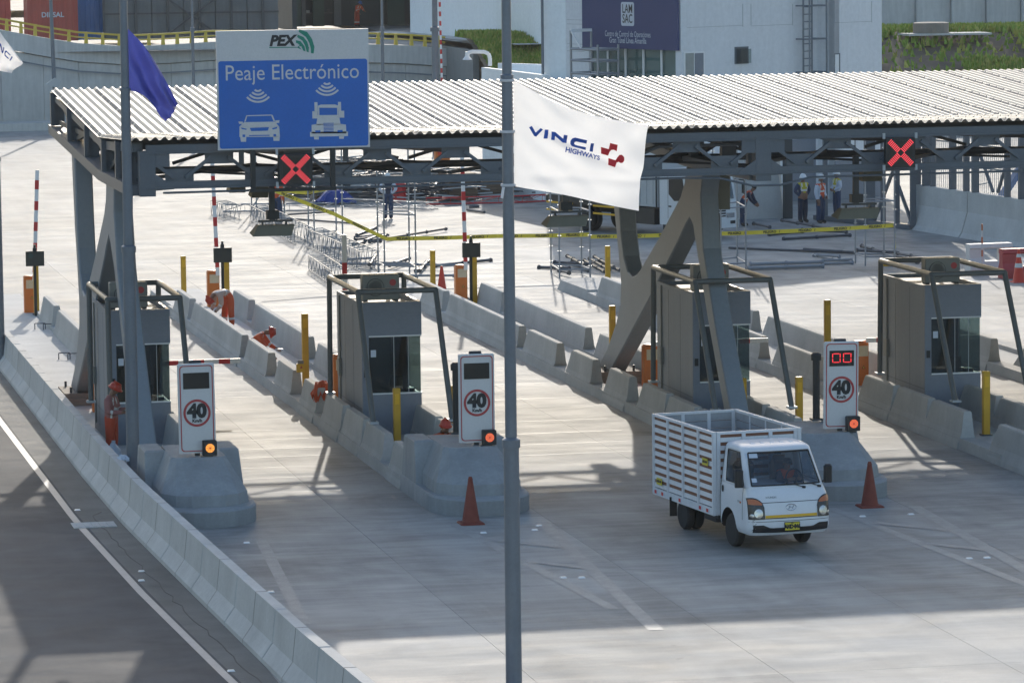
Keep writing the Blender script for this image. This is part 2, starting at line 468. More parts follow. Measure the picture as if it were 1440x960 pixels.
tag(b.build("road_edge_line", "paint_line"), kind="structure")
# drain cover crossing the shoulder
p = gp(132, 738); b = MB(); b.box(p.x - .42, p.x + .42, p.y - .35, p.y + .35, -.01, .012)
for k in range(5): b.box(p.x - .34 + k * .15, p.x - .26 + k * .15, p.y - .28, p.y + .28, .012, .02)
tag(b.build("drain_cover", "wall_concrete"), "pale concrete drain cover across the shoulder of the left road", "drain cover")

# cracks and repaired seam lines on the shoulder
b = MB(); x, y = 8.35, 80.0
while y > 60:
    nx = lerp_tab(LINEX, y - .5) + .42 + random.uniform(-.05, .05); b.bar((x, y, .004), (nx, y - .5, .004), .02, .004); x, y = nx, y - .5
tag(b.build("shoulder_crack", "joint_dark"), kind="structure")

# faint chevron noses painted in front of each island
def strip(bm_, p, q, w, z=.005):
    p = Vector((p[0], p[1], z)); q = Vector((q[0], q[1], z)); d = (q - p).normalized(); a = Vector((-d.y, d.x, 0)) * w / 2
    bm_.add([p - a, q - a, q + a, p + a], [(0, 1, 2, 3)])
b = MB()
for xl, xr in ((14.8, 16.5), (22.4, 24.05), (27.9, 29.5)):
    xm = (xl + xr) / 2
    strip(b, (xl, 76.4), (xm - .1, 66.2), .22); strip(b, (xr, 76.2), (xm + .12, 64.0), .26)
    strip(b, (xl + .25, 74.3), (xr - .3, 73.0), .25, .009); strip(b, (xl + .4, 71.6), (xr - .4, 70.5), .22, .009)
strip(b, (10.9, 75.6), (10.25, 66.1), .22); strip(b, (9.6, 76.0), (10.2, 66.3), .2, .009)
tag(b.build("painted_chevrons", "paint_faint"), kind="structure")
b = MB()
rnd = random.Random(17)
for x0, x1, ya, yb, st_ in ((11.5, 14.4, 80.5, 93.5, 1.35), (16.9, 21.9, 81.2, 92.5, 2.1), (24.5, 27.3, 80.0, 92.0, 1.9), (11.5, 14.4, 96, 108, 3.1), (16.9, 21.9, 96, 112, 3.7), (9.6, 60, 126, 139, 6.0)):
    y = ya
    while y < yb:
        a_ = x0 + rnd.uniform(0, .5); c_ = x1 - rnd.uniform(0, .8); strip(b, (a_, y), (c_, y + rnd.uniform(-.08, .12)), .045); y += st_ * rnd.uniform(.7, 1.3)
tag(b.build("saw_cut_lines", "paint_line"), kind="structure")
studs = [(1110 / 3, 640 + 230 / 3), (327, 717)]
k = 0
for q, lb in (((109, 717), "white road stud just beyond the drain cover on the left shoulder"), ((199, 803), "further of two white road studs close together on the left shoulder"), ((199, 816), "nearer of two white road studs close together on the left shoulder"),
              ((325, 943), "white road stud at the bottom of the picture beside the left edge line"), ((347, 763), "white road stud just in front of the leftmost plinth"), ((381, 832), "white road stud beside the faint paint line right of the barrier wall"),
              ((680, 749), "white road stud right in front of the dull cone"), ((752, 745), "nearer of two white road studs right of the middle flag pole"), ((758, 739), "further of two white road studs right of the middle flag pole"),
              ((792, 812), "left one of two white road studs inside the middle painted chevron"), ((818, 812), "right one of two white road studs inside the middle painted chevron"), ((1213, 726), "white road stud just in front of the worn cone right of the truck"),
              ((1281, 723), "white road stud right of the worn cone"), ((1363, 785), "left one of two white road studs inside the right painted chevron"), ((1388, 784), "right one of two white road studs inside the right painted chevron")):
    p = gp(*q); bb = MB(); bb.rings([[(p.x - .06, p.y - .05, .0), (p.x + .06, p.y - .05, 0), (p.x + .06, p.y + .05, 0), (p.x - .06, p.y + .05, 0)],
                                     [(p.x - .045, p.y - .03, .022), (p.x + .045, p.y - .03, .022), (p.x + .045, p.y + .03, .022), (p.x - .045, p.y + .03, .022)]])
    o = bb.build("road_stud", "stud_white"); tag(o, lb, "road stud", "white road studs on the pavement")

# ------------------------------------------------------------------ jersey wall between the road and the plaza
PROF = [(0, 0), (0, .08), (.17, .32), (.23, .85), (.41, .85), (.47, .32), (.62, .08), (.62, 0)]
jw = empty("jersey_wall", (8.8, 78, 0), "long pale concrete barrier wall curving between the left road and the toll plaza", "barrier wall")
ye = [45.3 + 3.5 * k for k in range(19)]
for k, (ya, yb) in enumerate(zip(ye, ye[1:])):
    bb = MB(); rs = []
    g = .017
    for y in (ya + g, ya + g + .03, (ya + yb) / 2, yb - g - .03, yb - g):
        x = lerp_tab(WALLX, y); sh = .012 if y in (ya + g, yb - g) else 0
        rs.append([(x + a + (sh if a < .3 else -sh), y, z - (sh if z > .5 else 0)) for a, z in PROF])
    bb.rings(rs)
    bb.build("wall_segment", "wall_concrete", jw)
    # recessed cast groove at mid length, a dark sealed joint at the end
    for yy_, w_, k_ in (((ya + yb) / 2, .012, "mid_groove"), (yb, .03, "sealed_joint")):
        bb = MB(); rs = []; d_ = .004 if k_ == "mid_groove" else -.012
        for y in (yy_ - w_ / 2, yy_ + w_ / 2):
            x = lerp_tab(WALLX, yy_); rs.append([(x + a - (d_ if a < .3 else -d_), y, max(0, z + (d_ if z > .5 else 0))) for a, z in PROF])
        bb.rings(rs); bb.build(k_, "plinth_brown" if k_ == "mid_groove" else "joint_dark", jw)

# ------------------------------------------------------------------ far retaining wall, terrace, slope
ZT = 4.6
top = [(-200, 40), (0, 42), (60, 53), (110, 61), (180, 65.5), (240, 63), (300, 59), (420, 60), (520, 62.5), (570, 64), (627, 68)]
tp = [atY(x, y, 232 + (2.5 * math.sin((x + 60) / 230.0) if x < 500 else 0)) for x, y in top]
rw = empty("retaining_wall", (tp[3].x, tp[3].y, 0), "tall grey board-marked concrete retaining wall behind the canopy on the left", "retaining wall")
n = 0
for a, c in zip(tp, tp[1:]):
    L = (c - a).length; q = max(1, round(L / 2.0))
    for i in range(q):
        p0 = a.lerp(c, (i + .004) / q); p1 = a.lerp(c, (i + .996) / q); bb = MB(); off = 0.02 * ((n % 2))
        def pt(p, z, back): return (p.x, p.y + back, z)
        z0, z1 = p0.z, p1.z
        bb.add([pt(p0, 0, off), pt(p1, 0, off), pt(p1, z1 - 1.1, off), pt(p0, z0 - 1.1, off), pt(p0, 0, 1), pt(p1, 0, 1), pt(p1, z1 - 1.1, 1), pt(p0, z0 - 1.1, 1)],
               [(0, 1, 2, 3), (1, 5, 6, 2), (0, 3, 7, 4), (4, 7, 6, 5), (3, 2, 6, 7)])
        bb.build("wall_panel", "far_concrete", rw)
        n += 1
    bb = MB(); bb.add([(a.x, a.y - .18, a.z - 1.05), (c.x, c.y - .18, c.z - 1.05), (c.x, c.y - .18, c.z), (a.x, a.y - .18, a.z), (a.x, a.y + 1.1, a.z - 1.05), (c.x, c.y + 1.1, c.z - 1.05), (c.x, c.y + 1.1, c.z), (a.x, a.y + 1.1, a.z)],
                      [(0, 1, 2, 3), (3, 2, 6, 7), (4, 7, 6, 5), (0, 4, 5, 1), (0, 3, 7, 4), (1, 5, 6, 2)])
    bb.build("parapet", "far_concrete", rw)
    bb = MB(); bb.bar((a.x, a.y - .25, a.z - 1.6), (c.x, c.y - .25, c.z - 1.6), .08, .08); bb.build("cable_pipe", "pole_steel", rw)
bb = MB(); bb.box(tp[0].x, tp[3].x + 1, 229.0, 231.6, 0, .45); bb.build("footing", "far_concrete", rw)
# yellow railing on top of it
rl = empty("guard_railing", (tp[3].x, tp[3].y, tp[3].z), "yellow two-bar guard railing along the top of the far retaining wall", "railing")
for a, c in zip(tp[1:], tp[2:]):
    for dz, hh in ((.62, .11), (.34, .08)):
        bb = MB(); bb.bar((a.x, a.y + .2, a.z + dz), (c.x, c.y + .2, c.z + dz), .1, hh); bb.build("rail", "yellow_rail", rl)
tot = 0
for a, c in zip(tp[1:], tp[2:]):
    L = (c - a).length; q = max(1, round(L / 0.95))
    for i in range(q):
        p = a.lerp(c, (i + .5) / q); bb = MB(); bb.rings([[(p.x - .1, p.y + .05, p.z), (p.x + .1, p.y + .05, p.z), (p.x + .1, p.y + .4, p.z), (p.x - .1, p.y + .4, p.z)],
                                                       [(p.x - .07, p.y + .12, p.z + .68), (p.x + .07, p.y + .12, p.z + .68), (p.x + .07, p.y + .25, p.z + .68), (p.x - .07, p.y + .25, p.z + .68)]])
        bb.build("railing_post", "yellow_rail", rl)

# terrace top behind wall and slope on the right of it
wx = tp[-1].x
b = MB()
b.add([(-60, 233.2, ZT - .3), (wx, 233.2, ZT - .35), (wx, 300, ZT), (-60, 330, ZT)], [(0, 1, 2, 3)])
b.add([(wx, 224.5, ZT), (170, 214, ZT + .3), (170, 330, ZT), (wx, 330, ZT - .004)], [(0, 1, 2, 3)])
b.add([(-60, 330, ZT), (170, 330, ZT), (170, 600, ZT + 2), (-60, 600, ZT + 2)], [(0, 1, 2, 3)])
tag(b.build("terrace_ground", "plaza_concrete"), kind="structure")
# retaining wall end face
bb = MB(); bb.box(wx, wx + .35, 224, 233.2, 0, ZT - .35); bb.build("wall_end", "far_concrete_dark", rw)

def slope(name, pts_top, pts_bot, zt, zb, nx, ny, mats, seed):
    rnd = random.Random(seed); b = MB(); vs = []
    for j in range(ny + 1):
        for i in range(nx + 1):
            u, v = i / nx, j / ny
            x = pts_top[0][0] + (pts_top[1][0] - pts_top[0][0]) * u; y = pts_top[0][1] + (pts_top[1][1] - pts_top[0][1]) * u
            xb = pts_bot[0][0] + (pts_bot[1][0] - pts_bot[0][0]) * u; yb = pts_bot[0][1] + (pts_bot[1][1] - pts_bot[0][1]) * u
            vv = v
            z = zt + (zb - zt) * (vv ** 1.25)
            jx = 0 if i in (0, nx) else rnd.uniform(-.12, .12)
            e = 0 if i in (0, nx) or j in (0, ny) else 1
            vs.append((x + (xb - x) * v + jx, y + (yb - y) * v + rnd.uniform(-.1, .1) * e, z + rnd.uniform(-.14, .14) * e + .25 * e * math.sin(u * 23) * math.sin(v * 3)))
    W_ = nx + 1
    b.add(vs, [(j * W_ + i, j * W_ + i + 1, (j + 1) * W_ + i + 1, (j + 1) * W_ + i) for j in range(ny) for i in range(nx)])
    o = b.build(name, mats, smooth=True); tag(o, kind="structure"); return o
slope("grass_bank", ((wx, 226), (62, 221)), ((wx, 212), (62, 206)), ZT + .25, 0.0, 50, 18, ["soil"], 3)
slope("earth_bank", ((62, 221), (125, 214)), ((62, 206), (125, 196)), ZT + .35, 0.0, 110, 22, ["soil"], 4)

def grass_patch(name, area, count, seed, dens=None):
    """tufts of blades; area gives (x, y, z) for u, v"""
    rnd = random.Random(seed); b = MB()
    for _ in range(count):
        u, v = rnd.random(), rnd.random()
        if dens and rnd.random() > dens(u, v): continue
        x, y, z = area(u, v); b.cur = 0 if rnd.random() < .6 else 1
        for k in range(3):
            a = rnd.uniform(0, 6.28); h = rnd.uniform(.12, .42); w = rnd.uniform(.08, .18)
            dx, dy = math.cos(a), math.sin(a)
            b.add([(x - dx * w, y - dy * w, z - .05), (x + dx * w, y + dy * w, z - .05), (x + dy * h * .6 * rnd.uniform(-1, 1), y - dx * h * .6, z + h)], [(0, 1, 2)])
    return tag(b.build(name, ["grass", "grass_dry"], fix=False, kind="stuff"), None, "grass")
g1 = grass_patch("grass", lambda u, v: (wx + .2 + (62 - wx) * u, 230 - 16 * v - 4 * u, ZT + .3 if v < .3 else ZT + .3 - (ZT) * (((v - .3) / .7) ** 1.25) * .86), 30000, 5)
g1["label"] = "green grass covering the bank between the retaining wall and the white building"
def bump2(u, v):
    if v < .3: return .9
    s = math.sin(u * 21 + v * 5) + .6 * math.sin(u * 47 - v * 7)
    return .9 if s > .1 else .07
g2 = grass_patch("grass", lambda u, v: (62 + 63 * u, 227 - 22 * v - 7 * u, ZT + .35 if v < .3 else ZT + .4 - ZT * (((v - .3) / .7) ** 1.25) * .86), 60000, 6, bump2)
g2["label"] = "patchy green grass growing on the brown earth bank at right"

# wall behind the right bank
rb = empty("boundary_wall", (88, 245, ZT), "tall stained concrete boundary wall above the earth bank at top right", "wall")
for k in range(24):
    x0 = 62 + k * 2.2; y0 = 247 - k * .35
    bb = MB(); bb.box(x0 + .005, x0 + 2.195, y0, y0 + .3, ZT - .1, ZT + 4.2 + (.0)); bb.build("wall_panel", "far_concrete", rb)
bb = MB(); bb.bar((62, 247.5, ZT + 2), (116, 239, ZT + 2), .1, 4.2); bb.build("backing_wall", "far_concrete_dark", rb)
mh = empty("manhole_shaft", tuple(gp(1309, 47, ZT + .35)), "low round concrete manhole shaft on the grass above the earth bank", "manhole")
c = Vector(mh.location); c.z = ZT + .3
bb = MB(); bb.lathe([(.0, 0), (1.0, 0), (1.0, .62), (.85, .66), (0, .66)], c, 24); bb.build("shaft", "plinth_brown", mh)
bb = MB(); bb.box(c.x - 1.6, c.x + 3.2, c.y - 1.1, c.y + 1.0, c.z - .05, c.z + .06); bb.build("concrete_apron", "wall_concrete", mh)

# ------------------------------------------------------------------ terrace: containers, sheds, white hall
def container(x, y, rz, L, col, label, txt=None):
    o = empty("shipping_container", (0, 0, 0), label, "container")
    bb = MB(); w = 2.44; h = 2.6
    n = int(L / .28); pts = []
    for i in range(n):
        xx = i * L / n; d = .04 if i % 2 else 0
        pts += [(xx, d), (xx + L / n * .8, d)]
    pts.append((L, 0)); poly = [(a, c_) for a, c_ in pts] + [(L, w), (0, w)]
    bb.prism(poly, .12, h - .1, 'z'); bb.build("corrugated_body", col, o, world=False)
    bb = MB()
    for xx in (0.0, L - .12):
        for yy in (-.02, w - .1): bb.box(xx - .01, xx + .13, yy, yy + .12, 0, h)
    bb.box(-.01, L + .01, -.02, .08, 0, .14); bb.box(-.01, L + .01, -.02, .08, h - .12, h + .01); bb.build("corner_frame", col, o, world=False)
    if txt: text(txt, .42, "letter_grey", o, lambda a, c_: Vector((L * .5 + a, -.045, 1.55 + c_)), .01)
    o.location = (x, y, ZT); o.rotation_euler = (0, 0, rz); return o
q = gp(30, 45, ZT); container(q.x - 1.5, 244, 0, 3.0, "container_red", "red shipping container lettered DIRSAL on the terrace", "DIRSAL")
container(q.x - 6.2, 250, 0, 4.2, "container_red", "dull red container standing further left behind the lettered one")
q = gp(52, 45, ZT); container(q.x, 245, R(1), 5.4, "container_blue", "weathered blue shipping container beside the red ones")
def shed(name, px0, px1, Y, h, label, colr, step, frame=True, zb=ZT, cat="shed", deep=5):
    a = atY(px0, 30, Y); c_ = atY(px1, 30, Y); o = empty(name, (a.x, Y, zb), label, cat)
    n_ = max(1, round((c_.x - a.x) / step)); w = (c_.x - a.x) / n_
    for i in range(n_):
        bb = MB(); bb.box(a.x + i * w + .03, a.x + (i + 1) * w - .03, Y + .03 * (i % 2), Y + .12, zb, zb + h); bb.build("wall_sheet", colr, o)
    bb = MB(); bb.box(a.x, c_.x, Y + .2, Y + .3, zb, zb + h); bb.build("backing_sheet", colr, o)
    if frame:
        for i in range(0, n_ + 1, 2):
            bb = MB(); bb.box(a.x + i * w - .07, a.x + i * w + .07, Y - .14, Y - .01, zb, zb + h); bb.build("steel_post", "steel_dark", o)
        bb = MB(); bb.box(a.x, c_.x, Y - .1, Y - .02, zb + .25, zb + .4); bb.box(a.x, c_.x, Y - .1, Y - .02, zb + 1.5, zb + 1.6); bb.build("cross_rail", "steel_dark", o)
        bb = MB(); bb.bar((a.x + 4 * w, Y - .2, zb + .3), (a.x + 7 * w, Y - .2, zb + 2.4), .1, .1); bb.bar((a.x + 7 * w, Y - .24, zb + .3), (a.x + 4 * w, Y - .24, zb + 2.4), .1, .1); bb.build("cross_brace", "steel_dark", o)
    bb = MB(); bb.box(a.x, c_.x, Y - .1, Y + deep, zb + h, zb + h + .12); bb.build("roof", "shed_grey", o)
    return o
shed("storage_shed", 112, 146, 246.5, 2.5, "small dark sheet-metal shed between the blue container and the grey fence", "shed_dark", 1.0, False)
shed("grey_hoarding", 146, 392, 244, 2.9, "long grey panelled hoarding with cross braces above the yellow railing", "shed_grey", .95, True, cat="hoarding", deep=1)
hg = empty("workshop", (atY(480, 30, 262).x, 262, ZT), "dark open-fronted workshop building behind the electronic toll sign", "workshop")
a = atY(385, 30, 268); c_ = atY(580, 30, 268)
bb = MB(); bb.box(a.x, c_.x, 268, 268.3, ZT, ZT + 7); bb.build("back_wall", "shed_dark", hg)
bb = MB(); bb.box(a.x - .3, a.x, 258, 268, ZT, ZT + 7); bb.box(c_.x, c_.x + .3, 258, 268, ZT, ZT + 7); bb.build("side_wall", "shed_dark", hg)
bb = MB(); bb.box(a.x - .3, c_.x + .3, 256, 268.4, ZT + 7, ZT + 7.3); bb.build("roof", "shed_grey", hg)
for k, (px, wpx, mt_) in enumerate(((398, 26, "shed_green"), (425, 5, "shed_grey"), (440, 16, "shed_green"), (470, 10, "shed_grey"), (545, 24, "shed_green"), (560, 12, "shed_dark"))):
    p = atY(px, 20, 266.5 + .02 * k); w = wpx / 21
    bb = MB(); bb.box(p.x, p.x + w, p.y, p.y + .3, ZT, ZT + 3.2); bb.build("door_leaf", mt_, hg)
wb = empty("workbench", tuple(gp(448, 37, ZT)), "dark steel workbench inside the open workshop", "bench")
p = Vector(wb.location)
bb = MB(); bb.box(p.x - 1, p.x + 1.2, p.y - .3, p.y + .3, ZT + .8, ZT + .88); bb.build("bench_top", "steel_dark", wb)
for sx in (-.95, 1.1):
    bb = MB(); bb.box(p.x + sx - .04, p.x + sx + .04, p.y - .25, p.y + .25, ZT, ZT + .8); bb.build("leg", "steel_dark", wb)
for k in range(4):
    bb = MB(); bb.box(p.x - .8 + k * .45, p.x - .6 + k * .45, p.y - .1, p.y + .1, ZT + .88, ZT + 1.05 + .05 * (k % 2)); tag(bb.build("tool_case", ["heavy_silver", "cloth_red", "heavy_white", "steel_dark"][k]), ["small silver case on the left of the workbench", "small red case on the workbench", "small white case on the workbench", "small dark case at the right end of the workbench"][k], "case")
crt = empty("orange_crate", tuple(gp(571, 33, ZT)), "orange slatted crate standing against the white hall", "crate"); p = Vector(crt.location)
for k in range(3):
    bb = MB(); bb.box(p.x - .1, p.x + .5, p.y, p.y + .06, ZT + .05 + k * .28, ZT + .2 + k * .28); bb.build("slat", "orange_paint", crt)
for sx in (-.1, .2, .46):
    bb = MB(); bb.box(p.x + sx, p.x + sx + .05, p.y - .05, p.y - .002, ZT, ZT + .85); bb.build("crate_post", "orange_paint", crt)

# white hall on the terrace (its long wall comes towards the camera on the right)
A = gp(577, 46.5, ZT); B = gp(768, 63, ZT)
hall = empty("white_hall", (A.x, A.y, ZT), "plain white hall on the terrace left of the control building", "building")
d = (B - A); L = d.length; d.normalize(); nrm = Vector((d.y, -d.x, 0))
nn = 9
for i in range(nn):
    p0 = A + d * (L * i / nn + .012); p1 = A + d * (L * (i + 1) / nn - .012)
    bb = MB(); bb.add([p0 + Vector((0, 0, z)) - nrm * t for t in (0, .25) for z in (0, 6) for _ in (0,)] + [p1 + Vector((0, 0, z)) - nrm * t for t in (0, .25) for z in (0, 6)],
                      [(0, 4, 5, 1), (2, 3, 7, 6), (1, 5, 7, 3), (0, 1, 3, 2), (4, 6, 7, 5)])
    bb.build("wall_panel", "building_pale", hall)
bb = MB(); q = A - nrm * 12; q2 = B - nrm * 12
bb.add([A - nrm * .3 + Vector((0, 0, 5.9)), B - nrm * .3 + Vector((0, 0, 5.9)), q2 + Vector((0, 0, 5.9)), q + Vector((0, 0, 5.9))], [(0, 1, 2, 3)])
bb.add([A - nrm * .3, q, q + Vector((0, 0, 5.9)), A - nrm * .3 + Vector((0, 0, 5.9))], [(0, 1, 2, 3)]); bb.build("roof", "building_pale", hall)
pq_ = atY(463 / 4.8 + 538, 20, A.y - 1.2)
bb = MB(); bb.tube(gp(634, 24, ZT), gp(634, 24, ZT) + Vector((0, 0, 5)), .09); bb.build("downpipe", "pole_steel", hall)
# grey equipment in front of the hall: low tank frames
tk = empty("equipment_rack", tuple(gp(618, 47, ZT)), "row of grey tanks and pipes on a frame in front of the white hall", "equipment")
p = Vector(tk.location); ex = d
for i in range(4):
    q = p + ex * (-1.3 + i * 1.15); bb = MB(); bb.bar(q + Vector((0, 0, .75)), q + ex * .95 + Vector((0, 0, .75)), .7, .85); bb.build("tank_panel", "heavy_silver", tk)
for i in range(6):
    q = p + ex * (-1.45 + i * 1.0) + nrm * .45; bb = MB(); bb.tube(q, q + Vector((0, 0, 1.35)), .05); bb.build("leg", "pole_steel", tk)
bb = MB(); bb.path([p + ex * 2 + Vector((0, 0, .4)) + nrm * .5, p + ex * 4.6 + Vector((0, 0, .35)) + nrm * .5, p + ex * 4.6 + nrm * .5], .09); bb.path([p - ex * 1.5 + Vector((0, 0, 1.3)) + nrm * .5, p + ex * 3.2 + Vector((0, 0, 1.3)) + nrm * .5], .05); bb.build("pipework", "pole_steel", tk)
# pavement strip in front of the hall
bb = MB(); e0 = A + nrm * 1.7 - d * 4; e1 = B + nrm * 1.7
bb.add([A - d * 4 + Vector((0, 0, .03)), B + Vector((0, 0, .03)), e1 + Vector((0, 0, .03)), e0 + Vector((0, 0, .03))], [(0, 1, 2, 3)])
tag(bb.build("footpath", "wall_concrete"), kind="structure")

# ------------------------------------------------------------------ control building with the banner
Cn = atY(958, 100, 156.0); Cn.z = 0
dl = Vector((-math.sin(R(21)), math.cos(R(21)), 0)); dr = Vector((math.sin(R(57)), math.cos(R(57)), 0))
def hit(px, P, dv):
    """distance along dv from P at which the vertical line crosses column px (layout of the facade)"""
    lo, hi = 0.0, 80.0
    def colx(t):
        q_ = P + dv * t; q_ = Vector((q_.x, q_.y, 6)) - CP; return 720 + FPX * q_.dot(RT) / q_.dot(FW)
    s = 1 if colx(1) > colx(0) else -1
    for _ in range(40):
        mid = (lo + hi) / 2
        if (colx(mid) - px) * s > 0: hi = mid
        else: lo = mid
    return lo
HB = 12.6
tl = hit(796, Cn, dl); P1 = Cn + dl * tl
t_end = hit(1150, Cn, dr); P2 = Cn + dr * t_end
dr2 = dr; bo = Vector((dr.y, -dr.x, 0)) * 0.9          # the stair tower stands proud
cb = empty("control_building", (Cn.x, Cn.y, 0), "pale grey control building with a navy banner across its corner", "building")
def wallbox(P, dv, t0, t1, z0, z1, th, name, mt_, out=0.0, par=None):
    nv = Vector((dv.y, -dv.x, 0))
    if nv.dot(FW) > 0: nv = -nv                         # outward: towards the camera
    a_ = P + dv * t0 + nv * out; b_ = P + dv * t1 + nv * out; bb = MB()
    bb.add([a_ + Vector((0, 0, z0)), b_ + Vector((0, 0, z0)), b_ + Vector((0, 0, z1)), a_ + Vector((0, 0, z1))] +
           [a_ - nv * th + Vector((0, 0, z0)), b_ - nv * th + Vector((0, 0, z0)), b_ - nv * th + Vector((0, 0, z1)), a_ - nv * th + Vector((0, 0, z1))],
           [(0, 1, 2, 3), (4, 7, 6, 5), (3, 2, 6, 7), (0, 4, 5, 1), (0, 3, 7, 4), (1, 5, 6, 2)])
    return bb.build(name, mt_, par or cb)
def zof(px, py, P, dv):
    t = hit(px, P, dv); q = P + dv * t; return atY(px, py, q.y).z
# left face: wall with a long window opening under the banner
tw0 = hit(828, Cn, dl); tw1 = hit(955, Cn, dl); zt_ = zof(900, 66, Cn, dl) ; zb_ = zof(900, 108, Cn, dl) - .2
tban0, tban1 = hit(823.5, Cn, dl), hit(957.5, Cn, dl)
zbl = zof(823.5, 65, Cn, dl); zbr = zof(957.5, 73, Cn, dl); zban = (zbl + zbr) / 2
wallbox(Cn, dl, 0.0, tl, 0, zb_, .3, "wall", "building_white")
wallbox(Cn, dl, 0.0, tl, zban + .05, HB, .3, "wall", "building_white")
wallbox(Cn, dl, tw0, tl, zb_ + .002, zban + .048, .3, "wall", "building_white")
for t0_, t1_ in ((tw1 + .05, tw0),):
    wallbox(Cn, dl, t0_, t1_, zb_, zban + .05, .02, "window_pane", "window_glass", -.12)
    wallbox(Cn, dl, t0_, t1_, zb_ - .06, zb_ + .04, .1, "window_frame", "white_paint", .02)
    k = (t1_ - t0_) / 5
    for i in range(6): wallbox(Cn, dl, t0_ + k * i - .04, t0_ + k * i + .04, zb_ + .04, zban + .04, .06, "window_frame", "white_paint", -.05)
wallbox(Cn, dl, 0.4, tl - .4, zb_ + .03, zban - .0, .04, "interior_blind", "interior_pale", -.2)
bn = wallbox(Cn, dl, tban1, tban0, zban, zban + 4.6, .1, "banner", "banner_navy", .16)
nl = Vector((dl.y, -dl.x, 0)); nl = -nl if nl.dot(FW) > 0 else nl
def ban(px, py, s=1.0):
    t = hit(px, Cn, dl); z = zof(px, py, Cn, dl); return t, z
def banfn(tc_, zc_):
    o0 = org(cb)
    return lambda x, y: Cn + dl * (tc_ - x) + nl * .175 + Vector((0, 0, zc_ + y)) - o0
px_m = (hit(880, Cn, dl) - hit(900, Cn, dl)) / 20.0     # metres of facade per pixel
mz = 1 / 34.5
def btext(s, pxl, pxr, py, hpx, bold=0.0):
    t0_ = hit(pxl, Cn, dl); t1_ = hit(pxr, Cn, dl); me = text_mesh(s, 1.0, bold)
    w = max(v.co.x for v in me.vertices) - min(v.co.x for v in me.vertices)
    zc = zof((pxl + pxr) / 2, py, Cn, dl); sc_x = (t0_ - t1_) / w; sz = hpx * mz
    fn = banfn((t0_ + t1_) / 2, zc)
    for v in me.vertices: v.co = fn(v.co.x * sc_x, v.co.y * sz)
    me.materials.append(MATS["banner_text"]); o = bpy.data.objects.new("lettering", me); COL.objects.link(o); o.parent = cb
btext("Centro de Control de Operaciones", 856, 920, 48.5, 11.5, .0)
btext("Gran Túnel Línea Amarilla", 862, 914, 57.5, 11.5, .008)
fn = banfn(hit(888, Cn, dl), zof(888, 20, Cn, dl))
hw = (hit(879, Cn, dl) - hit(897.5, Cn, dl)) / 2; hh = 16.5 * mz
def rrect(w, h, r, n=5):
    o = []
    for cx, cy, a0 in ((w - r, h - r, 0), (-w + r, h - r, 90), (-w + r, -h + r, 180), (w - r, -h + r, 270)):
        o += [(cx + r * math.cos(R(a0 + 90 * k / n)), cy + r * math.sin(R(a0 + 90 * k / n))) for k in range(n + 1)]
    return o
b = MB(); b.add([fn(x, y) for x, y in rrect(hw, hh, .1)], [tuple(range(24))]); b.build("logo_plate", "banner_text", cb, fix=False, world=False)
def ltext(s, dy):
    me = text_mesh(s, 1.0, .012); w = max(v.co.x for v in me.vertices) * 2
    fz = banfn(hit(888, Cn, dl), zof(888, 20, Cn, dl) + dy)
    for v in me.vertices: v.co = fz(v.co.x * hw * 1.5 / w, v.co.y * .5) + nl * .01
    me.materials.append(MATS["letter_black"]); o = bpy.data.objects.new("lettering", me); COL.objects.link(o); o.parent = cb
ltext("LAM", .2); ltext("SAC", -.2)
# faces to the left of the corner
P1b = P1; dl2 = Vector((-math.sin(R(50)), math.cos(R(50)), 0)); tl2 = hit(765, P1, dl2); 
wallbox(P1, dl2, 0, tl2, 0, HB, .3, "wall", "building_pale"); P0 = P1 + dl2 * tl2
bb = MB(); bb.tube(P0 + Vector((-.1, -.2, 0)), P0 + Vector((-.1, -.2, HB)), .06); bb.build("downpipe", "pole_steel", cb)
# right face
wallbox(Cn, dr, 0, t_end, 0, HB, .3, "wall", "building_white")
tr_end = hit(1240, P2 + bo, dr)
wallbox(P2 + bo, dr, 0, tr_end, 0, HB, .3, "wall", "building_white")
bb = MB(); a_ = P2; c_ = P2 + bo
bb.add([a_, c_, c_ + Vector((0, 0, HB)), a_ + Vector((0, 0, HB)), a_ + dr * .3, c_ + dr * .3, c_ + dr * .3 + Vector((0, 0, HB)), a_ + dr * .3 + Vector((0, 0, HB))],
       [(0, 1, 2, 3), (4, 7, 6, 5), (3, 2, 6, 7), (0, 3, 7, 4), (1, 5, 6, 2)]); bb.build("wall", "building_white", cb)
P3 = P2 + bo + dr * tr_end; back = Vector((-dr.y, dr.x, 0)) * 14
bb = MB(); bb.add([P3, P3 + back, P3 + back + Vector((0, 0, HB)), P3 + Vector((0, 0, HB))], [(0, 1, 2, 3)]); bb.add([P3 + back, P0, P0 + Vector((0, 0, HB)), P3 + back + Vector((0, 0, HB))], [(0, 1, 2, 3)]); bb.build("rear_wall", "building_white", cb)
bb = MB(); bb.add([Cn + Vector((0, 0, HB - .4)), P1 + Vector((0, 0, HB - .4)), P0 + Vector((0, 0, HB - .4)), P3 + back + Vector((0, 0, HB - .4)), P3 + Vector((0, 0, HB - .4)), P2 + Vector((0, 0, HB - .4))], [(0, 1, 2, 3, 4, 5)]); bb.build("roof", "far_concrete", cb)
def dent(P, dv, px0, px1, py0, py1, name, mt_, out, th=.05):
    t0_, t1_ = sorted((hit(px0, P, dv), hit(px1, P, dv))); pm = (px0 + px1) / 2
    return wallbox(P, dv, t0_, t1_, zof(pm, py1, P, dv), zof(pm, py0, P, dv), th, name, mt_, out)
dent(Cn, dr, 961, 990, 73, 108, "window_frame", "white_paint", .04, .05)
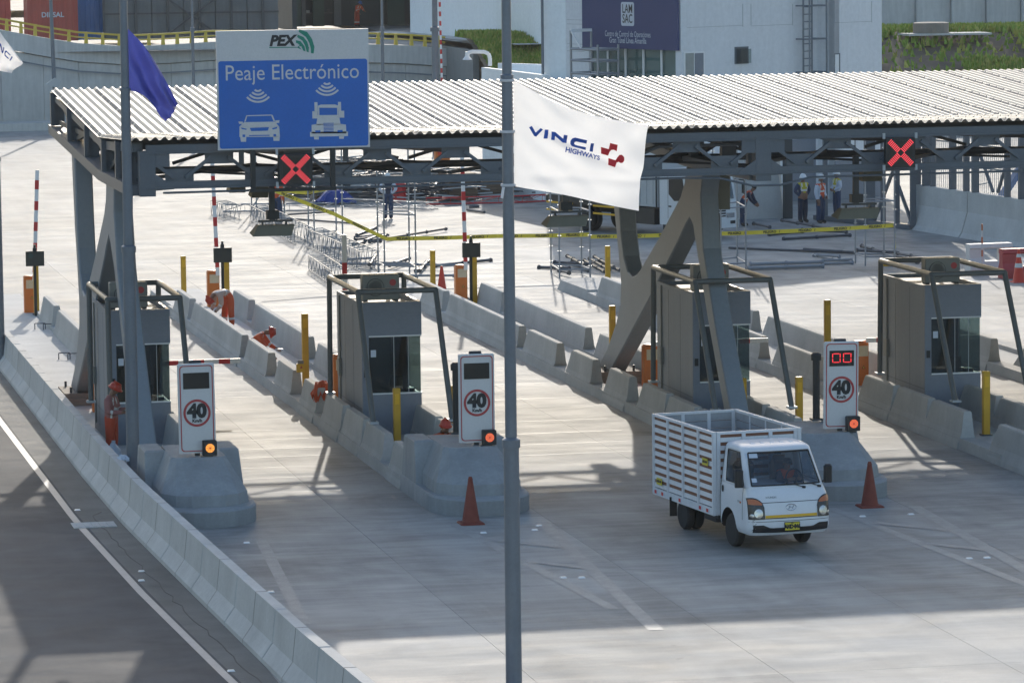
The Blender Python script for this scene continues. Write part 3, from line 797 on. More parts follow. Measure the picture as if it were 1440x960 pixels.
dent(Cn, dr, 963, 974.5, 75, 108, "window_pane", "interior_dim", .055, .04); dent(Cn, dr, 976, 988, 75, 108, "window_pane", "booth_front", .055, .04)
dent(Cn, dr, 1033, 1052, 66, 90, "window_frame", "steel_paint", .03, .05)
pn = dent(Cn, dr, 1036, 1050, 69, 89, "open_window_sash", "window_glass", .25, .04); dent(Cn, dr, 1035, 1050, 68, 89, "window_pane", "booth_inside", .045, .05)
dent(P2 + bo, dr, 1157, 1181, 75.5, 104, "door_frame", "steel_paint", .02, .04); dent(P2 + bo, dr, 1157.5, 1178.5, 77, 104, "door", "white_paint", .05, .05)
for px0, px1, py0, py1 in ((963, 1045, 6, 38), (1056, 1115, 6, 36), (1158, 1226, 2, 32)):       # shallow joint grooves framing the facade panels
    Pd, dd = (Cn, dr) if px0 < 1150 else (P2 + bo, dr)
    for e in ((px0, px0 + .6, py0, py1), (px1 - .6, px1, py0, py1), (px0, px1, py1 - .6, py1)): dent(Pd, dd, *e, "facade_joint", "heavy_silver", .012, .01)
for pyj in (28, 34, 62, 72):
    dent(Cn, dl, 798, 822, pyj, pyj + .6, "facade_joint", "heavy_silver", .012, .01)
# caged ladder
lad = empty("wall_ladder", tuple(Cn + dr * hit(1128, Cn, dr)), "grey steel ladder with side rails climbing the control building wall", "ladder")
nr = Vector((dr.y, -dr.x, 0)); nr = -nr if nr.dot(FW) > 0 else nr
for px, o_ in ((1122, .3), (1134, .3), (1119, .75), (1143, .75)):
    q = Cn + dr * hit(px, Cn, dr) + nr * o_; bb = MB(); bb.tube(q + Vector((0, 0, 3.2)), q + Vector((0, 0, 11.5)), .04); bb.build("side_rail", "pole_steel", lad)
for k in range(26):
    z = 3.4 + k * .3; q = Cn + dr * hit(1122, Cn, dr) + nr * .3; q2 = Cn + dr * hit(1134, Cn, dr) + nr * .3
    bb = MB(); bb.tube(q + Vector((0, 0, z)), q2 + Vector((0, 0, z)), .022, n=6); bb.build("rung", "pole_steel", lad)
for k in range(6):
    z = 3.9 + k * 1.35; q = Cn + dr * hit(1119, Cn, dr); q2 = Cn + dr * hit(1143, Cn, dr)
    bb = MB(); bb.path([q + nr * .02 + Vector((0, 0, z)), q + nr * .75 + Vector((0, 0, z)), q2 + nr * .75 + Vector((0, 0, z)), q2 + nr * .02 + Vector((0, 0, z))], .03, 6); bb.build("ladder_bracket", "pole_steel", lad)
# scaffold by the banner window
sc = empty("scaffold_tower", tuple(Cn + dl * hit(868, Cn, dl) + nl * 1.2), "grey scaffold tower standing under the navy banner", "scaffold")
q0 = Cn + dl * hit(846, Cn, dl) + nl * .5; q1 = Cn + dl * hit(884, Cn, dl) + nl * .5; zz = zof(860, 68, Cn, dl)
ztop = zof(846, 42, Cn, dl)
legs = [q0, q0 + nl * 1.0, q1, q1 + nl * 1.0]
for i, q in enumerate(legs):
    bb = MB(); bb.tube((q.x, q.y, 0), (q.x, q.y, ztop if i < 2 else zz + .2), .05); bb.build("upright", "scaffold_steel", sc)
for z in (zz, zof(860, 84, Cn, dl), zof(860, 102, Cn, dl), 1.8):
    bb = MB(); bb.path([Vector((q.x, q.y, z)) for q in (legs[0], legs[1], legs[3], legs[2], legs[0])], .05); bb.build("ledger", "scaffold_steel", sc)
bb = MB(); bb.bar(Vector((legs[1].x, legs[1].y, ztop)), Vector((legs[0].x, legs[0].y, ztop)), .12, .12); bb.bar(Vector((legs[1].x, legs[1].y, ztop)), Vector((legs[1].x, legs[1].y, zz)) + (legs[3] - legs[1]) * .4, .06, .06); bb.build("hoist_arm", "white_paint", sc)
# low white parapet left of the control building, with its curved pipe
pa = empty("parapet_wall", tuple(atY(700, 110, 175)), "low white parapet wall left of the control building", "wall")
pa.location.z = 0
u0, u1, u2 = atY(677, 95, 172), atY(765, 106, 163), atY(766, 90, 186)
for (p, q, nm) in ((u0, u1, "wall"), (atY(700, 89, 188), atY(768, 91, 184), "rear_wall")):
    dv = (q - p); dv.z = 0; bb = MB(); nv = Vector((dv.y, -dv.x, 0)).normalized() * .25
    bb.add([Vector((p.x, p.y, 0)), Vector((q.x, q.y, 0)), q, Vector((p.x, p.y, p.z)), Vector((p.x, p.y, 0)) - nv, Vector((q.x, q.y, 0)) - nv, q - nv, p - nv],
           [(0, 1, 2, 3), (4, 7, 6, 5), (3, 2, 6, 7), (0, 3, 7, 4), (1, 5, 6, 2)]); bb.build(nm, "building_pale", pa)
bb = MB(); bb.add([u0 + Vector((0, .3, -.15)), u1 + Vector((0, .3, -.15)), atY(768, 91, 184) + Vector((0, 0, -.5)), atY(700, 89, 188) + Vector((0, 0, -.5))], [(0, 1, 2, 3)]); bb.build("roof_slab", "building_pale", pa)
ld = empty("gooseneck_lamp", tuple(atY(689, 93, 176)), "white gooseneck lamp rising over the low white parapet", "lamp")
P = atY(689, 93, 176); pts = [P, atY(689, 82, 176), atY(687, 76, 176), atY(681, 73.2, 176), atY(663, 73, 176), atY(658, 75, 176), atY(657, 81, 176)]
bb = MB(); bb.path(pts, .09, 6); bb.build("arm", "white_paint", ld)
bb = MB(); q = pts[-1]; bb.lathe([(.08, .25), (.1, .05), (.22, -.1), (0, -.12)], q, 12); bb.build("lamp_head", "white_paint", ld)

# ================================================================== CANOPY
can = empty("toll_canopy", (16.5, 92, 0), "long toll plaza canopy with a corrugated sheet roof on slanted grey columns", "canopy")
YF, YK, YB = 83.9, 90.3, 101.0
def roofz(y): return 7.17 + (6.93 - 7.17) * (y - YF) / (YK - YF) if y < YK else 6.93 + (7.54 - 6.93) * (y - YK) / (YB - YK)
# one roof sheet: five corrugations, made once for the back slope and once for the front strip
def sheet(y0, y1, z0, z1, name):
    bb = MB(); pts = []; p = .2; hgt = .06
    for k in range(5):
        o = k * p
        pts += [(o + .008, 0), (o + .045, 0), (o + .105, hgt), (o + .142, hgt), (o + .196, 0)]
    pts.append((.999, 0))
    for (xa, za), (xb, zb) in zip(pts, pts[1:]):
        bb.add([(xa, y0, z0 + za), (xb, y0, z0 + zb), (xb, y1, z1 + zb), (xa, y1, z1 + za)], [(0, 1, 2, 3)])
        bb.add([(xa, y0, z0 + za - .008), (xb, y0, z0 + zb - .008), (xb, y1, z1 + zb - .008), (xa, y1, z1 + za - .008)], [(3, 2, 1, 0)])
        bb.add([(xa, y0, z0 + za), (xb, y0, z0 + zb), (xb, y0, z0 + zb - .008), (xa, y0, z0 + za - .008)], [(3, 2, 1, 0)])
        bb.add([(xa, y1, z1 + za), (xb, y1, z1 + zb), (xb, y1, z1 + zb - .008), (xa, y1, z1 + za - .008)], [(0, 1, 2, 3)])
    bb.cur = 1
    bb.add([(.95, y0, z0 + .006), (1.03, y0, z0 + .008), (1.03, y1, z1 + .008), (.95, y1, z1 + .006)], [(0, 1, 2, 3)])
    n = int((y1 - y0) / .55)
    for k in range(n):
        ya = y0 + .1 + k * .55; yb = ya + (.48 if k % 3 else .3); za = z0 + (z1 - z0) * (ya - y0) / (y1 - y0); zb = z0 + (z1 - z0) * (yb - y0) / (y1 - y0)
        bb.add([(.040, ya, za + .006), (.100, ya, za + hgt + .004), (.100, yb, zb + hgt + .004), (.040, yb, zb + .006)], [(0, 1, 2, 3)])
        bb.box(.112, .134, ya + .1, ya + .125, za + hgt, za + hgt + .014)
    return bb
off = org(can)
shB = sheet(YK + .005, YB, 6.93, 7.54, "a").build("roof_sheet", ["roof_sheet", "roof_lap"], can, fix=False, world=False)
shF = sheet(YF, YK - .005, 7.17, 6.925, "b").build("roof_sheet", ["roof_sheet", "roof_lap"], can, fix=False, world=False)
X0 = 9.52
for k in range(44):
    for base in (shB, shF):
        o = base if k == 0 else base.copy()
        if k: COL.objects.link(o); o.parent = can
        o.location = (X0 + k - off.x, -off.y, 0)
XE = X0 + 44
FR = [9.72, 23.15, 36.6, 50.0]
# chords of the trusses
def truss(Y, zt, zb, mt_, pitch=1.66, front=True, w=.16):
    bb = MB(); bb.box(X0 + .35, XE, Y - w / 2, Y + w / 2, zt - .16, zt); bb.box(X0 + .35, XE, Y - w / 2 - .05, Y + w / 2 + .05, zt - .19, zt - .161); bb.build("top_chord", mt_, can)
    bb = MB(); bb.box(X0 + .35, XE, Y - w / 2, Y + w / 2, zb, zb + .12); bb.box(X0 + .35, XE, Y - w / 2 - .06, Y + w / 2 + .06, zb - .03, zb - .001); bb.build("bottom_chord", mt_, can)
    n = int((XE - FR[0]) / pitch)
    for a_, c_ in zip(FR, FR[1:]):
        m_ = round((c_ - a_) / pitch); s = (c_ - a_) / m_
        for i in range(m_):
            xa = a_ + i * s; xm = xa + s / 2; zt2, zb2 = zt - .24, zb + .14
            if front:
                bb = MB(); bb.box(xm - .3, xm + .3, Y - .012, Y + .012, zb + .12, zb + .38); bb.build("gusset_plate", mt_, can)
                if i: bb = MB(); bb.box(xa - .3, xa + .3, Y - .012, Y + .012, zt - .42, zt - .19); bb.build("gusset_plate", mt_, can)
            for p, q in (((xa + .18, zt - .28), (xm - .12, zb + .2)), ((xm + .12, zb + .2), (xa + s - .18, zt - .28))):
                bb = MB(); bb.bar((p[0], Y - .05, p[1]), (q[0], Y - .05, q[1]), .07, .085, (0, 1, 0)); bb.build("diagonal", mt_, can)
truss(84.1, 7.06, 6.17, "steel_paint")
truss(90.3, 6.88, 6.1, "steel_dark", 2.7, False)
truss(96.5, 7.15, 6.3, "steel_dark", 2.7, False)
truss(100.7, 7.40, 6.5, "steel_dark", 2.7, False)
# longitudinal beams and purlins
k = 0; x = FR[0] + 1.66 * 2
while x < XE:
    if min(abs(x - f) for f in FR) > .8:
        bb = MB(); bb.prism([(84.2, 6.75), (90.3, 6.5), (100.7, 7.1), (100.7, 7.34), (90.3, 6.72), (84.2, 6.98)], x - .06, x + .06); bb.build("rafter", "steel_dark", can)
    x += 3.32
for y in (85.6, 87.2, 88.8, 92.0, 93.7, 95.3, 98.0, 99.5):
    bb = MB(); z = roofz(y); bb.box(X0 + .2, XE, y - .05, y + .05, z - .14, z - .012); bb.build("purlin", "steel_dark", can)
bb = MB()
for k in range(13):
    xa = FR[0] + k * 3.32
    bb.bar((xa, 84.4, 6.32), (xa + 3.32, 90.1, 6.25), .07, .07); bb.bar((xa + 3.32, 84.4, 6.32), (xa, 90.1, 6.24), .05, .05)
bb.build("wind_bracing", "steel_dark", can)
# frames over the columns: side girders with upright plates
def zbot(y): return 6.02 if y < 90.2 else 6.02 + (6.5 - 6.02) * (y - 90.2) / (101.6 - 90.2)
for fi, fx in enumerate(FR):
    w = .34 if fi else .5
    bb = MB(); poly = [(84.35, 5.99), (90.1, 5.97), (101.7, 6.45), (101.7, 6.66), (90.1, 6.2), (84.35, 6.22)]
    bb.prism(poly, fx - .22, fx + .22); bb.build("frame_beam", "steel_paint" if fi == 0 else "column_paint", can)
    bb = MB(); bb.prism([(84.35, 6.9), (90.2, 6.65), (101.2, 7.25), (101.2, 7.38), (90.2, 6.84), (84.35, 7.08)], fx - .1, fx + .1); bb.build("frame_top_chord", "steel_paint", can)
    for y in (84.6, 86.8, 89.6, 93.2, 97.2, 101.2):
        bb = MB(); z0 = zbot(y) + .17; z1 = roofz(min(y, 100.9)) - .05; bb.box(fx - .2, fx - .1, y - .1, y + .1, z0, z1); bb.box(fx - .1, fx + .14, y - .02, y + .02, z0, z1); bb.build("upright_plate", "steel_paint", can)
    for ya, yb in ((84.7, 86.7), (89.7, 87.0), (89.8, 93.0), (97.0, 93.4), (97.4, 101.0)):
        bb = MB(); bb.bar((fx + .05, ya, zbot(ya) + .24), (fx + .05, yb, roofz(yb) - .2), .1, .1, (1, 0, 0)); bb.build("web_brace", "steel_dark", can)
    bb = MB(); bb.box(fx - .02, fx + .0, 84.4, 101.0, 6.68, 6.80); bb.build("web_sheet", "steel_dark", can)
    # end plate facing the traffic, with the flared shoe below it
    bb = MB(); bb.box(fx - .0 - (.0 if fi == 0 else .17), fx + (.33 if fi == 0 else .17), 83.99, 84.34, 5.99, 6.93); bb.build("end_plate", "steel_paint", can)
    bb = MB(); sx = fx + .33 if fi == 0 else fx + .17
    bb.prism([(sx + .003, 6.45), (sx + .38, 6.2), (sx + .38, 6.13), (sx + .003, 6.11)], 83.992, 84.012, 'y')
    if fi: bb.prism([(fx - .173, 6.45), (fx - .55, 6.2), (fx - .55, 6.13), (fx - .173, 6.11)], 83.992, 84.012, 'y')
    bb.build("shoe_plate", "steel_paint", can)
    bb = MB(); bb.box(sx + .003, sx + .3, 84.0, 84.03, 6.6, 6.87); 
    if fi: bb.box(fx - .48, fx - .173, 84.0, 84.03, 6.6, 6.87)
    bb.build("gusset_plate", "steel_paint", can)
# the slanted columns: one outline per column, rear foot with two arms, and a front leg
def column(fx, dy=0.0, leg=0.0):
    w = .21
    out = [(99.0, .42), (98.0, .95), (97.0, 1.7), (96.55, 2.2), (96.45, 2.75), (96.7, 3.5), (97.1, 4.5), (97.5, 6.28), (96.85, 6.25), (96.6, 4.7), (96.42, 4.0), (96.15, 3.42), (95.75, 3.07), (95.3, 2.98), (94.85, 3.07),
           (94.4, 3.25), (92.5, 4.17), (90.45, 5.25), (90.05, 5.6), (89.9, 5.97), (88.35, 5.95), (88.6, 5.4), (88.4, 4.2), (87.3, 2.45), (86.15, .9), (85.65, .14), (86.25, .14), (86.8, .95), (88.0, 2.6), (89.0, 4.15), (89.3, 4.65), (89.6, 4.82), (89.95, 4.65), (90.9, 4.08), (93.45, 2.66), (96.1, 1.25), (97.7, .42)]
    out = [(y + dy - (leg * (5.9 - z) / 5.8 if 19 < i < 30 else 0), z) for i, (y, z) in enumerate(out)]
    bb = MB(); bb.prism([(y, z) for y, z in out], fx - w, fx + w)
    o = bb.build("column", "column_paint", can)
    md = o.modifiers.new("edge", 'BEVEL'); md.width = .03; md.segments = 1; md.limit_method = 'ANGLE'
    bb = MB(); bb.box(fx - .75, fx + .85, 97.4 + dy, 99.3 + dy, .1, .3); bb.box(fx - .5, fx + .6, 97.5 + dy, 99.15 + dy, .3, .42); bb.build("column_footing", "plinth_brown", can)
    for sx in (-.33, .4):
        for yy in (97.7 + dy, 99.0 + dy):
            b2 = MB(); b2.tube((fx + sx, yy, .42), (fx + sx, yy, .56), .03, n=6); b2.build("anchor_bolt", "steel_dark", can)
column(FR[0] + .08, dy=-.55, leg=1.2); column(FR[1]); column(FR[2]); 
# service pipes and cable under the front truss
bb = MB(); bb.path([(10.2, 84.0, 6.06), (21.4, 84.0, 6.1), (22.2, 84.0, 6.07), (22.9, 83.93, 5.9), (23.5, 83.93, 5.9), (24.2, 84.0, 6.05), (36, 84.0, 6.1)], .025, 6); bb.build("cable_pipe", "steel_paint", can)
bb = MB(); bb.path([(18.4, 84.6, 6.4), (20.2, 84.6, 6.42), (21.0, 84.6, 6.75), (23.0, 84.6, 6.76)], .035, 6); bb.build("cable_pipe", "pole_steel", can)
pq1 = [atY(1000, 246, 88.7), atY(1005, 252, 88.7), atY(1006, 300, 88.7)]
bb = MB(); bb.path(pq1, .05, 8); bb.build("cable_pipe", "pole_steel", can)
q = atY(1007, 315, 88.6); cbx = empty("control_box", tuple(q), "dark control box fixed to the slanted column leg above the tape", "box")
MB().bbox(q.x - .12, q.x + .1, q.y, q.y + .18, q.z - .22, q.z + .22, .02).build("case", "black_metal", cbx); MB().box(q.x - .08, q.x + .06, q.y - .02, q.y - .001, q.z - .12, q.z + .12).build("cover", "steel_dark", cbx)
q = atY(1015, 264, 88.9); jb = empty("junction_cabinet", tuple(q), "olive grey cabinet fixed high beside the slanted column, under the truss", "cabinet")
MB().bbox(q.x - .3, q.x + .2, q.y, q.y + .3, q.z - .5, q.z + .42, .02).build("case", "lamp_body", jb)

# hanging floodlights
def flood(pxl, pxr, py, Y, label, hang=True):
    a_ = atY(pxl, py, Y); c_ = atY(pxr, py, Y); z = a_.z; xm = (a_.x + c_.x) / 2; w = (c_.x - a_.x) / 2
    o = empty("floodlight", (xm, Y, z), label, "floodlight", "hanging floodlights under the canopy")
    bb = MB(); bb.rings([[(xm - w, Y - .3, z - .02), (xm + w * .8, Y - .3, z - .02), (xm + w * .8, Y + .25, z + .02), (xm - w, Y + .25, z + .02)],
                         [(xm - w * .72, Y - .15, z + .2), (xm + w, Y - .15, z + .2), (xm + w, Y + .12, z + .2), (xm - w * .72, Y + .12, z + .2)]])
    bb.build("reflector_hood", "lamp_body", o)
    if hang:
        bb = MB(); bb.box(xm - w * .65, xm + w * .95, Y - .04, Y + .04, z + .26, z + .30); bb.box(xm - w * .5, xm - w * .42, Y - .03, Y + .03, z + .2, z + .26); bb.box(xm + w * .6, xm + w * .7, Y - .03, Y + .03, z + .2, z + .26); bb.build("hanger_rail", "steel_dark", o)
        bb = MB(); bb.box(xm - .06, xm + .06, Y - .05, Y + .05, z + .3, z + 1.35); bb.build("drop_arm", "steel_dark", o)
        bb = MB(); bb.box(xm - .12, xm + .14, Y - .1, Y + .1, z + .32, z + .5); bb.build("ballast_box", "black_metal", o)
flood(353, 413, 330, 85.2, "hanging floodlight below the left red cross signal"); flood(764, 826, 317, 85.2, "hanging floodlight below the white flag"); flood(1173, 1234, 306, 85.2, "hanging floodlight below the right red cross signal")
flood(351, 377, 276, 88, "small floodlight under the front truss, just left of the left cross signal", False); flood(320, 345, 269, 94, "small floodlight deeper under the canopy, further left of the cross signal", False); flood(1207, 1238, 253, 88, "small pale floodlight above the right hanging floodlight", False)

# ------------------------------------------------------------------ overhead sign, red crosses
sgn = empty("toll_sign", (12.92, 83.6, 6.9), "large blue and white electronic toll sign reading PEX Peaje Electrónico", "sign")
sx0, sx1, sz0, sz1, SYs = 11.32, 14.52, 6.94, 9.41, 83.62
o0 = org(sgn)
bb = MB(); bb.box(sx0, sx1, SYs, SYs + .08, sz0, sz1); bb.build("sign_board", "sign_white", sgn)
b = MB(); b.prism([(x + (sx0 + sx1) / 2, y + (sz0 + 8.815) / 2) for x, y in rrect((sx1 - sx0) / 2 - .035, (8.815 - sz0) / 2 - .03, .05)], SYs - .004, SYs - .001, 'y'); b.build("blue_field", "sign_blue", sgn)
bb = MB()
for x in (sx0 + .5, sx1 - .5): bb.box(x - .05, x + .05, SYs + .085, SYs + .17, sz0 - .3, sz1 - .2)
bb.box(sx0 + .1, sx1 - .1, SYs + .172, SYs + .22, 7.6, 7.7); bb.box(sx0 + .1, sx1 - .1, SYs + .172, SYs + .22, 8.9, 9.0); bb.build("back_frame", "steel_dark", sgn)
def SP(x, y): return Vector((x, SYs - .006, y)) - o0
def sm(px, py):                                           # picture of the sign in its own 960-px drawing grid
    return ((px - 84) / (882 - 84) * (sx1 - sx0) + sx0, sz0 + (1 - ((py + (px - 84) * .025) - 97) / (702 - 97)) * (sz1 - sz0) + .03)
def spoly(pts): return [sm(*p) for p in pts]
cx, cz = sm(425, 152); text("PEX", .30, "letter_black", sgn, lambda x, y: SP(cx + x, cz + y), .014, .25)
b = MB(); bb = [spoly([(360, 183), (500, 181), (520, 184), (500, 185), (360, 188)])]
flat(bb, "logo_green", sgn, SP, "logo_stroke")
for pts in ([(519, 92), (560, 105), (585, 140), (597, 180), (592, 214), (578, 212), (578, 190), (570, 160), (553, 130), (515, 104)],
            [(510, 119), (540, 130), (560, 155), (568, 185), (566, 208), (556, 205), (548, 175), (535, 150), (507, 131)],
            [(500, 147), (525, 152), (545, 178), (550, 204), (538, 200), (528, 178), (515, 178), (530, 196), (505, 184), (520, 172), (510, 164), (500, 160)]):
    flat([spoly(pts)], "logo_green", sgn, SP, "logo_stroke")
cx2, cz2 = sm(478, 312); text("Peaje Electrónico", .455, "sign_white", sgn, lambda x, y: SP(cx2 + x, cz2 + y), .0, 0, xs=.89)
def icon_arcs(px, py, s):
    c_ = sm(px, py); out = []
    for k, r in enumerate((.06, .125, .19, .255)): out += arc(c_[0], c_[1], r * s, (r + .035) * s, 222, 318)
    flat(out, "sign_white", sgn, SP, "signal_arcs")
icon_arcs(297, 385, 1.15); icon_arcs(660, 348, 1.15)
car_ = [[(197, 587), (405, 587), (408, 640), (196, 640)], [(192, 562), (215, 563), (215, 574), (196, 574)], [(385, 556), (407, 554), (405, 568), (385, 570)],
        [(200, 640), (232, 640), (230, 665), (203, 665)], [(372, 638), (407, 638), (405, 660), (374, 660)], [(222, 565), (383, 562), (405, 588), (197, 588)],
        [(222, 563), (234, 530), (240, 530), (230, 562)], [(234, 530), (366, 526), (368, 531), (236, 535)], [(363, 528), (372, 528), (384, 560), (376, 560)]]
flat([spoly(p) for p in car_], "sign_white", sgn, SP, "car_symbol")
def SP2(x, y): return SP(x, y) + Vector((0, -.003, 0))
flat([spoly(p) for p in ([(205, 592), (238, 600), (230, 604), (208, 600)], [(365, 596), (395, 588), (392, 597), (372, 602)], [(250, 594), (352, 590), (345, 608), (258, 611)],
                         [(246, 631), (354, 629), (354, 634), (246, 636)], [(246, 641), (354, 639), (354, 643), (246, 645)], [(212, 628), (226, 628), (226, 641), (212, 641)], [(374, 625), (388, 625), (388, 637), (374, 637)])], "sign_blue", sgn, SP2, "car_symbol_gap")
trk = [[(592, 462), (608, 462), (609, 510), (592, 510)], [(716, 460), (732, 460), (732, 506), (716, 506)], [(610, 480), (625, 474), (700, 473), (716, 478), (716, 490), (610, 490)], [(610, 488), (617, 488), (617, 530), (610, 530)], [(711, 488), (717, 488), (717, 528), (711, 528)],
       [(580, 508), (608, 508), (608, 545), (580, 545)], [(718, 505), (748, 505), (748, 540), (718, 540)], [(608, 528), (720, 526), (728, 575), (600, 578)], [(575, 578), (600, 574), (730, 572), (756, 576), (758, 620), (575, 622)],
       [(566, 614), (766, 611), (766, 634), (566, 638)], [(585, 636), (612, 636), (612, 652), (588, 652)], [(718, 633), (746, 633), (743, 648), (720, 648)]]
flat([spoly(p) for p in trk], "sign_white", sgn, SP, "truck_symbol")
gp_ = [[(636, 568), (692, 567), (692, 570), (636, 571)], [(594, 606), (621, 605), (621, 616), (594, 617)], [(711, 604), (738, 603), (738, 614), (711, 615)]]
for k in range(6): gp_.append([(638, 574 + k * 7), (691, 573 + k * 7), (691, 576.5 + k * 7), (638, 577.5 + k * 7)])
gp_ += [[(622, 502), (650, 501), (650, 507), (622, 508)], [(678, 501), (706, 500), (706, 506), (678, 507)]]
flat([spoly(p) for p in gp_], "sign_blue", sgn, SP2, "truck_symbol_gap")
# black frame carrying the left cross signal
fr = empty("signal_frame", (12.9, 83.7, 6.1), "black steel frame under the big blue sign holding the left cross signal", "frame")
for bx in ((12.0, 12.1, 6.12, 6.93), (13.68, 13.78, 6.12, 6.93), (11.97, 13.8, 6.05, 6.118)):
    bb = MB(); bb.box(bx[0], bx[1], 83.64, 83.72, bx[2], bx[3]); bb.build("frame_bar", "black_metal", fr)
def cross(x0, x1, z0, z1, Y, label):
    o = empty("cross_signal", ((x0 + x1) / 2, Y, z0), label, "lane signal", "red cross lane signals")
    bb = MB(); bb.bbox(x0, x1, Y, Y + .14, z0, z1, .015); bb.build("signal_case", "black_metal", o)
    bb = MB(); bb.box(x0 + .08, x1 - .08, Y - .006, Y - .001, z0 + .07, z1 - .07); bb.build("signal_face", "screen_black", o)
    for sx in (x0 - .05, x1):
        for sz in (z0 - .06, z1 - .02):
            bb = MB(); bb.box(sx, sx + .05, Y + .02, Y + .07, sz, sz + .12); bb.build("bracket", "heavy_silver", o)
    c_ = Vector(((x0 + x1) / 2, 0, (z0 + z1) / 2)); hl = (x1 - x0) * .46
    for qx, qz in ((1, 1), (1, -1), (-1, 1), (-1, -1)):
        bb = MB(); dv = Vector((qx, 0, qz)).normalized(); nv = Vector((-qz, 0, qx)).normalized(); n = 8
        for i in range(n):
            for j in range(4):
                t = .05 + (hl * 1.18 - .05) * (i + .5) / n; s = (j - 1.5) * .03; p = c_ + dv * t + nv * s
                bb.box(p.x - .0105, p.x + .0105, Y - .012, Y - .0065, p.z - .0105, p.z + .0105)
        bb.build("lamp_arm", "led_red", o, kind="stuff")
cross(12.56, 13.28, 6.2, 6.84, 83.5, "red cross lane signal under the big blue toll sign")
cross(25.73, 26.4, 6.24, 6.88, 83.5, "red cross lane signal at the right, hanging before bare truss")

# ================================================================== ISLANDS
ISL = [9.05, 14.65, 22.12, 27.55]
def kerb(x0, x1, y0, y1, name="island_kerb"):
    bb = MB(); bb.rings([[(x0, y0, 0), (x1, y0, 0), (x1, y1, 0), (x0, y1, 0)], [(x0 + .03, y0 + .03, .24), (x1 - .03, y0 + .03, .24), (x1 - .03, y1 - .03, .24), (x0 + .03, y1 - .03, .24)]])
    return tag(bb.build(name, "barrier_concrete"), kind="structure")
for i, x in enumerate(ISL + [33.0]):
    xr = x + 2.1
    yE = 120.5 if i < 4 else 104.5
    bb = MB(); bb.box(x + .3, xr - .3, 80.9, 127 if i < 3 else yE, .0, .13); tag(bb.build("island_deck", "wall_concrete"), kind="structure")
    if i: kerb(x + .02, x + .46, 81.3, yE)
    kerb(xr - .46, xr - .02, 84.2, yE)
    bb = MB()
    if i == 3: bb.rings([[(27.6, 120.6, 0), (29.4, 120.6, 0), (29.2, 124.3, 0), (28.4, 125, 0), (27.5, 124.3, 0)], [(27.65, 120.65, .3), (29.35, 120.65, .3), (29.15, 124.2, .3), (28.4, 124.9, .3), (27.6, 124.2, .3)]]); tag(bb.build("island_nose", "barrier_concrete"), kind="structure")

where = ["first", "second", "third", "fourth", "fifth"]
isn = ["the leftmost island", "the second island", "the island behind the truck", "the rightmost booth island", "the right-edge island"]
def barrier(side, x, y0, y1, label, group="concrete barrier blocks along the toll islands", h=.82, w=.46):
    """side 0: left edge of an island at x; side 1: right edge, x is the outer (right) line"""
    s = 1 if side == 0 else -1
    if side == 1: s = -1
    x += random.uniform(-.02, .02); yn, yf = min(y0, y1), max(y0, y1); L_ = yf - yn; lean = min(.35, L_ * .12)
    def ring_(y, yt):
        return [(x, y, 0), (x + s * .02, y, .1), (x + s * .115, y, .34), (x + s * .17, yt, h - .03), (x + s * .19, yt, h), (x + s * .33, yt, h), (x + s * .35, yt, h - .03), (x + s * .40, y, .34), (x + s * (w + .005), y, .1), (x + s * (w + .02), y, 0)]
    bb = MB(); bb.rings([ring_(yn, yn), ring_(yf, yf - lean)])
    o = bb.build("barrier_block", "barrier_concrete")
    tag(o, label, "barrier", group); return o
LR = [(119.5, 116.2), (115.5, 105.5), (104.8, 100.9), (99.5, 96.8), (95.2, 92.9)]
nearto = ["farthest from the camera", "long one behind the workers' end", "just behind the orange gate line", "beside the column foot", "just behind the booth"]
def brow(i, x, side, segs, names):
    for k, (ya, yb) in enumerate(segs):
        barrier(side, x, ya, yb, names[k])
n_left = ["farthest sloped barrier block, left edge of %s", "longest sloped barrier, left edge of %s", "sloped block next before the longest one, left edge of %s", "short sloped block midway along the left edge of %s", "short sloped block just behind the booth, left edge of %s"]
n_right = ["short far barrier block on the right edge of %s", "long barrier block on the right edge of %s", "barrier block next to the long one, right edge of %s"]
RR = [(118.8, 115.3), (114.3, 104.5), (103.2, 97.6)]
for i in (1, 2, 3, 4):
    segs = LR if i < 3 else [(119.5, 116.2), (114, 105.5), (104.8, 100.9), (99.6, 95.8)]
    if i == 4: segs = [(104, 98.5)]
    brow(i, (ISL + [33.0])[i], 0, segs, [s % isn[i] for s in n_left])
for i in (0, 1, 2, 3):
    segs = RR if i < 3 else [(112, 107.5), (106.3, 99.6), (98.2, 94)]
    brow(i, ISL[i] + 2.1, 1, segs, [s % isn[i] for s in n_right])
for i in (0, 1, 2, 3):                                     # beside the booths
    for k, (ya, yb) in enumerate(((91.9, 89.35), (89.31, 86.75), (86.71, 84.15))):
        w_ = ["rear", "middle", "front"][k]
        if i: barrier(0, ISL[i], ya, yb, "%s barrier block under the booth, left side of %s" % (w_, isn[i]), "barrier blocks carrying the booth guard frames")
        barrier(1, ISL[i] + 2.1, ya, yb, "%s barrier block under the booth, right side of %s" % (w_, isn[i]), "barrier blocks carrying the booth guard frames")
    if i: barrier(0, ISL[i], 83.15 if i < 3 else 82.2, 81.45 if i < 3 else 78.6, "small barrier block in front of the booth on %s" % isn[i])
barrier(1, ISL[3] + 2.1, 83.3, 78, "barrier block at the right edge, right front of the rightmost booth")

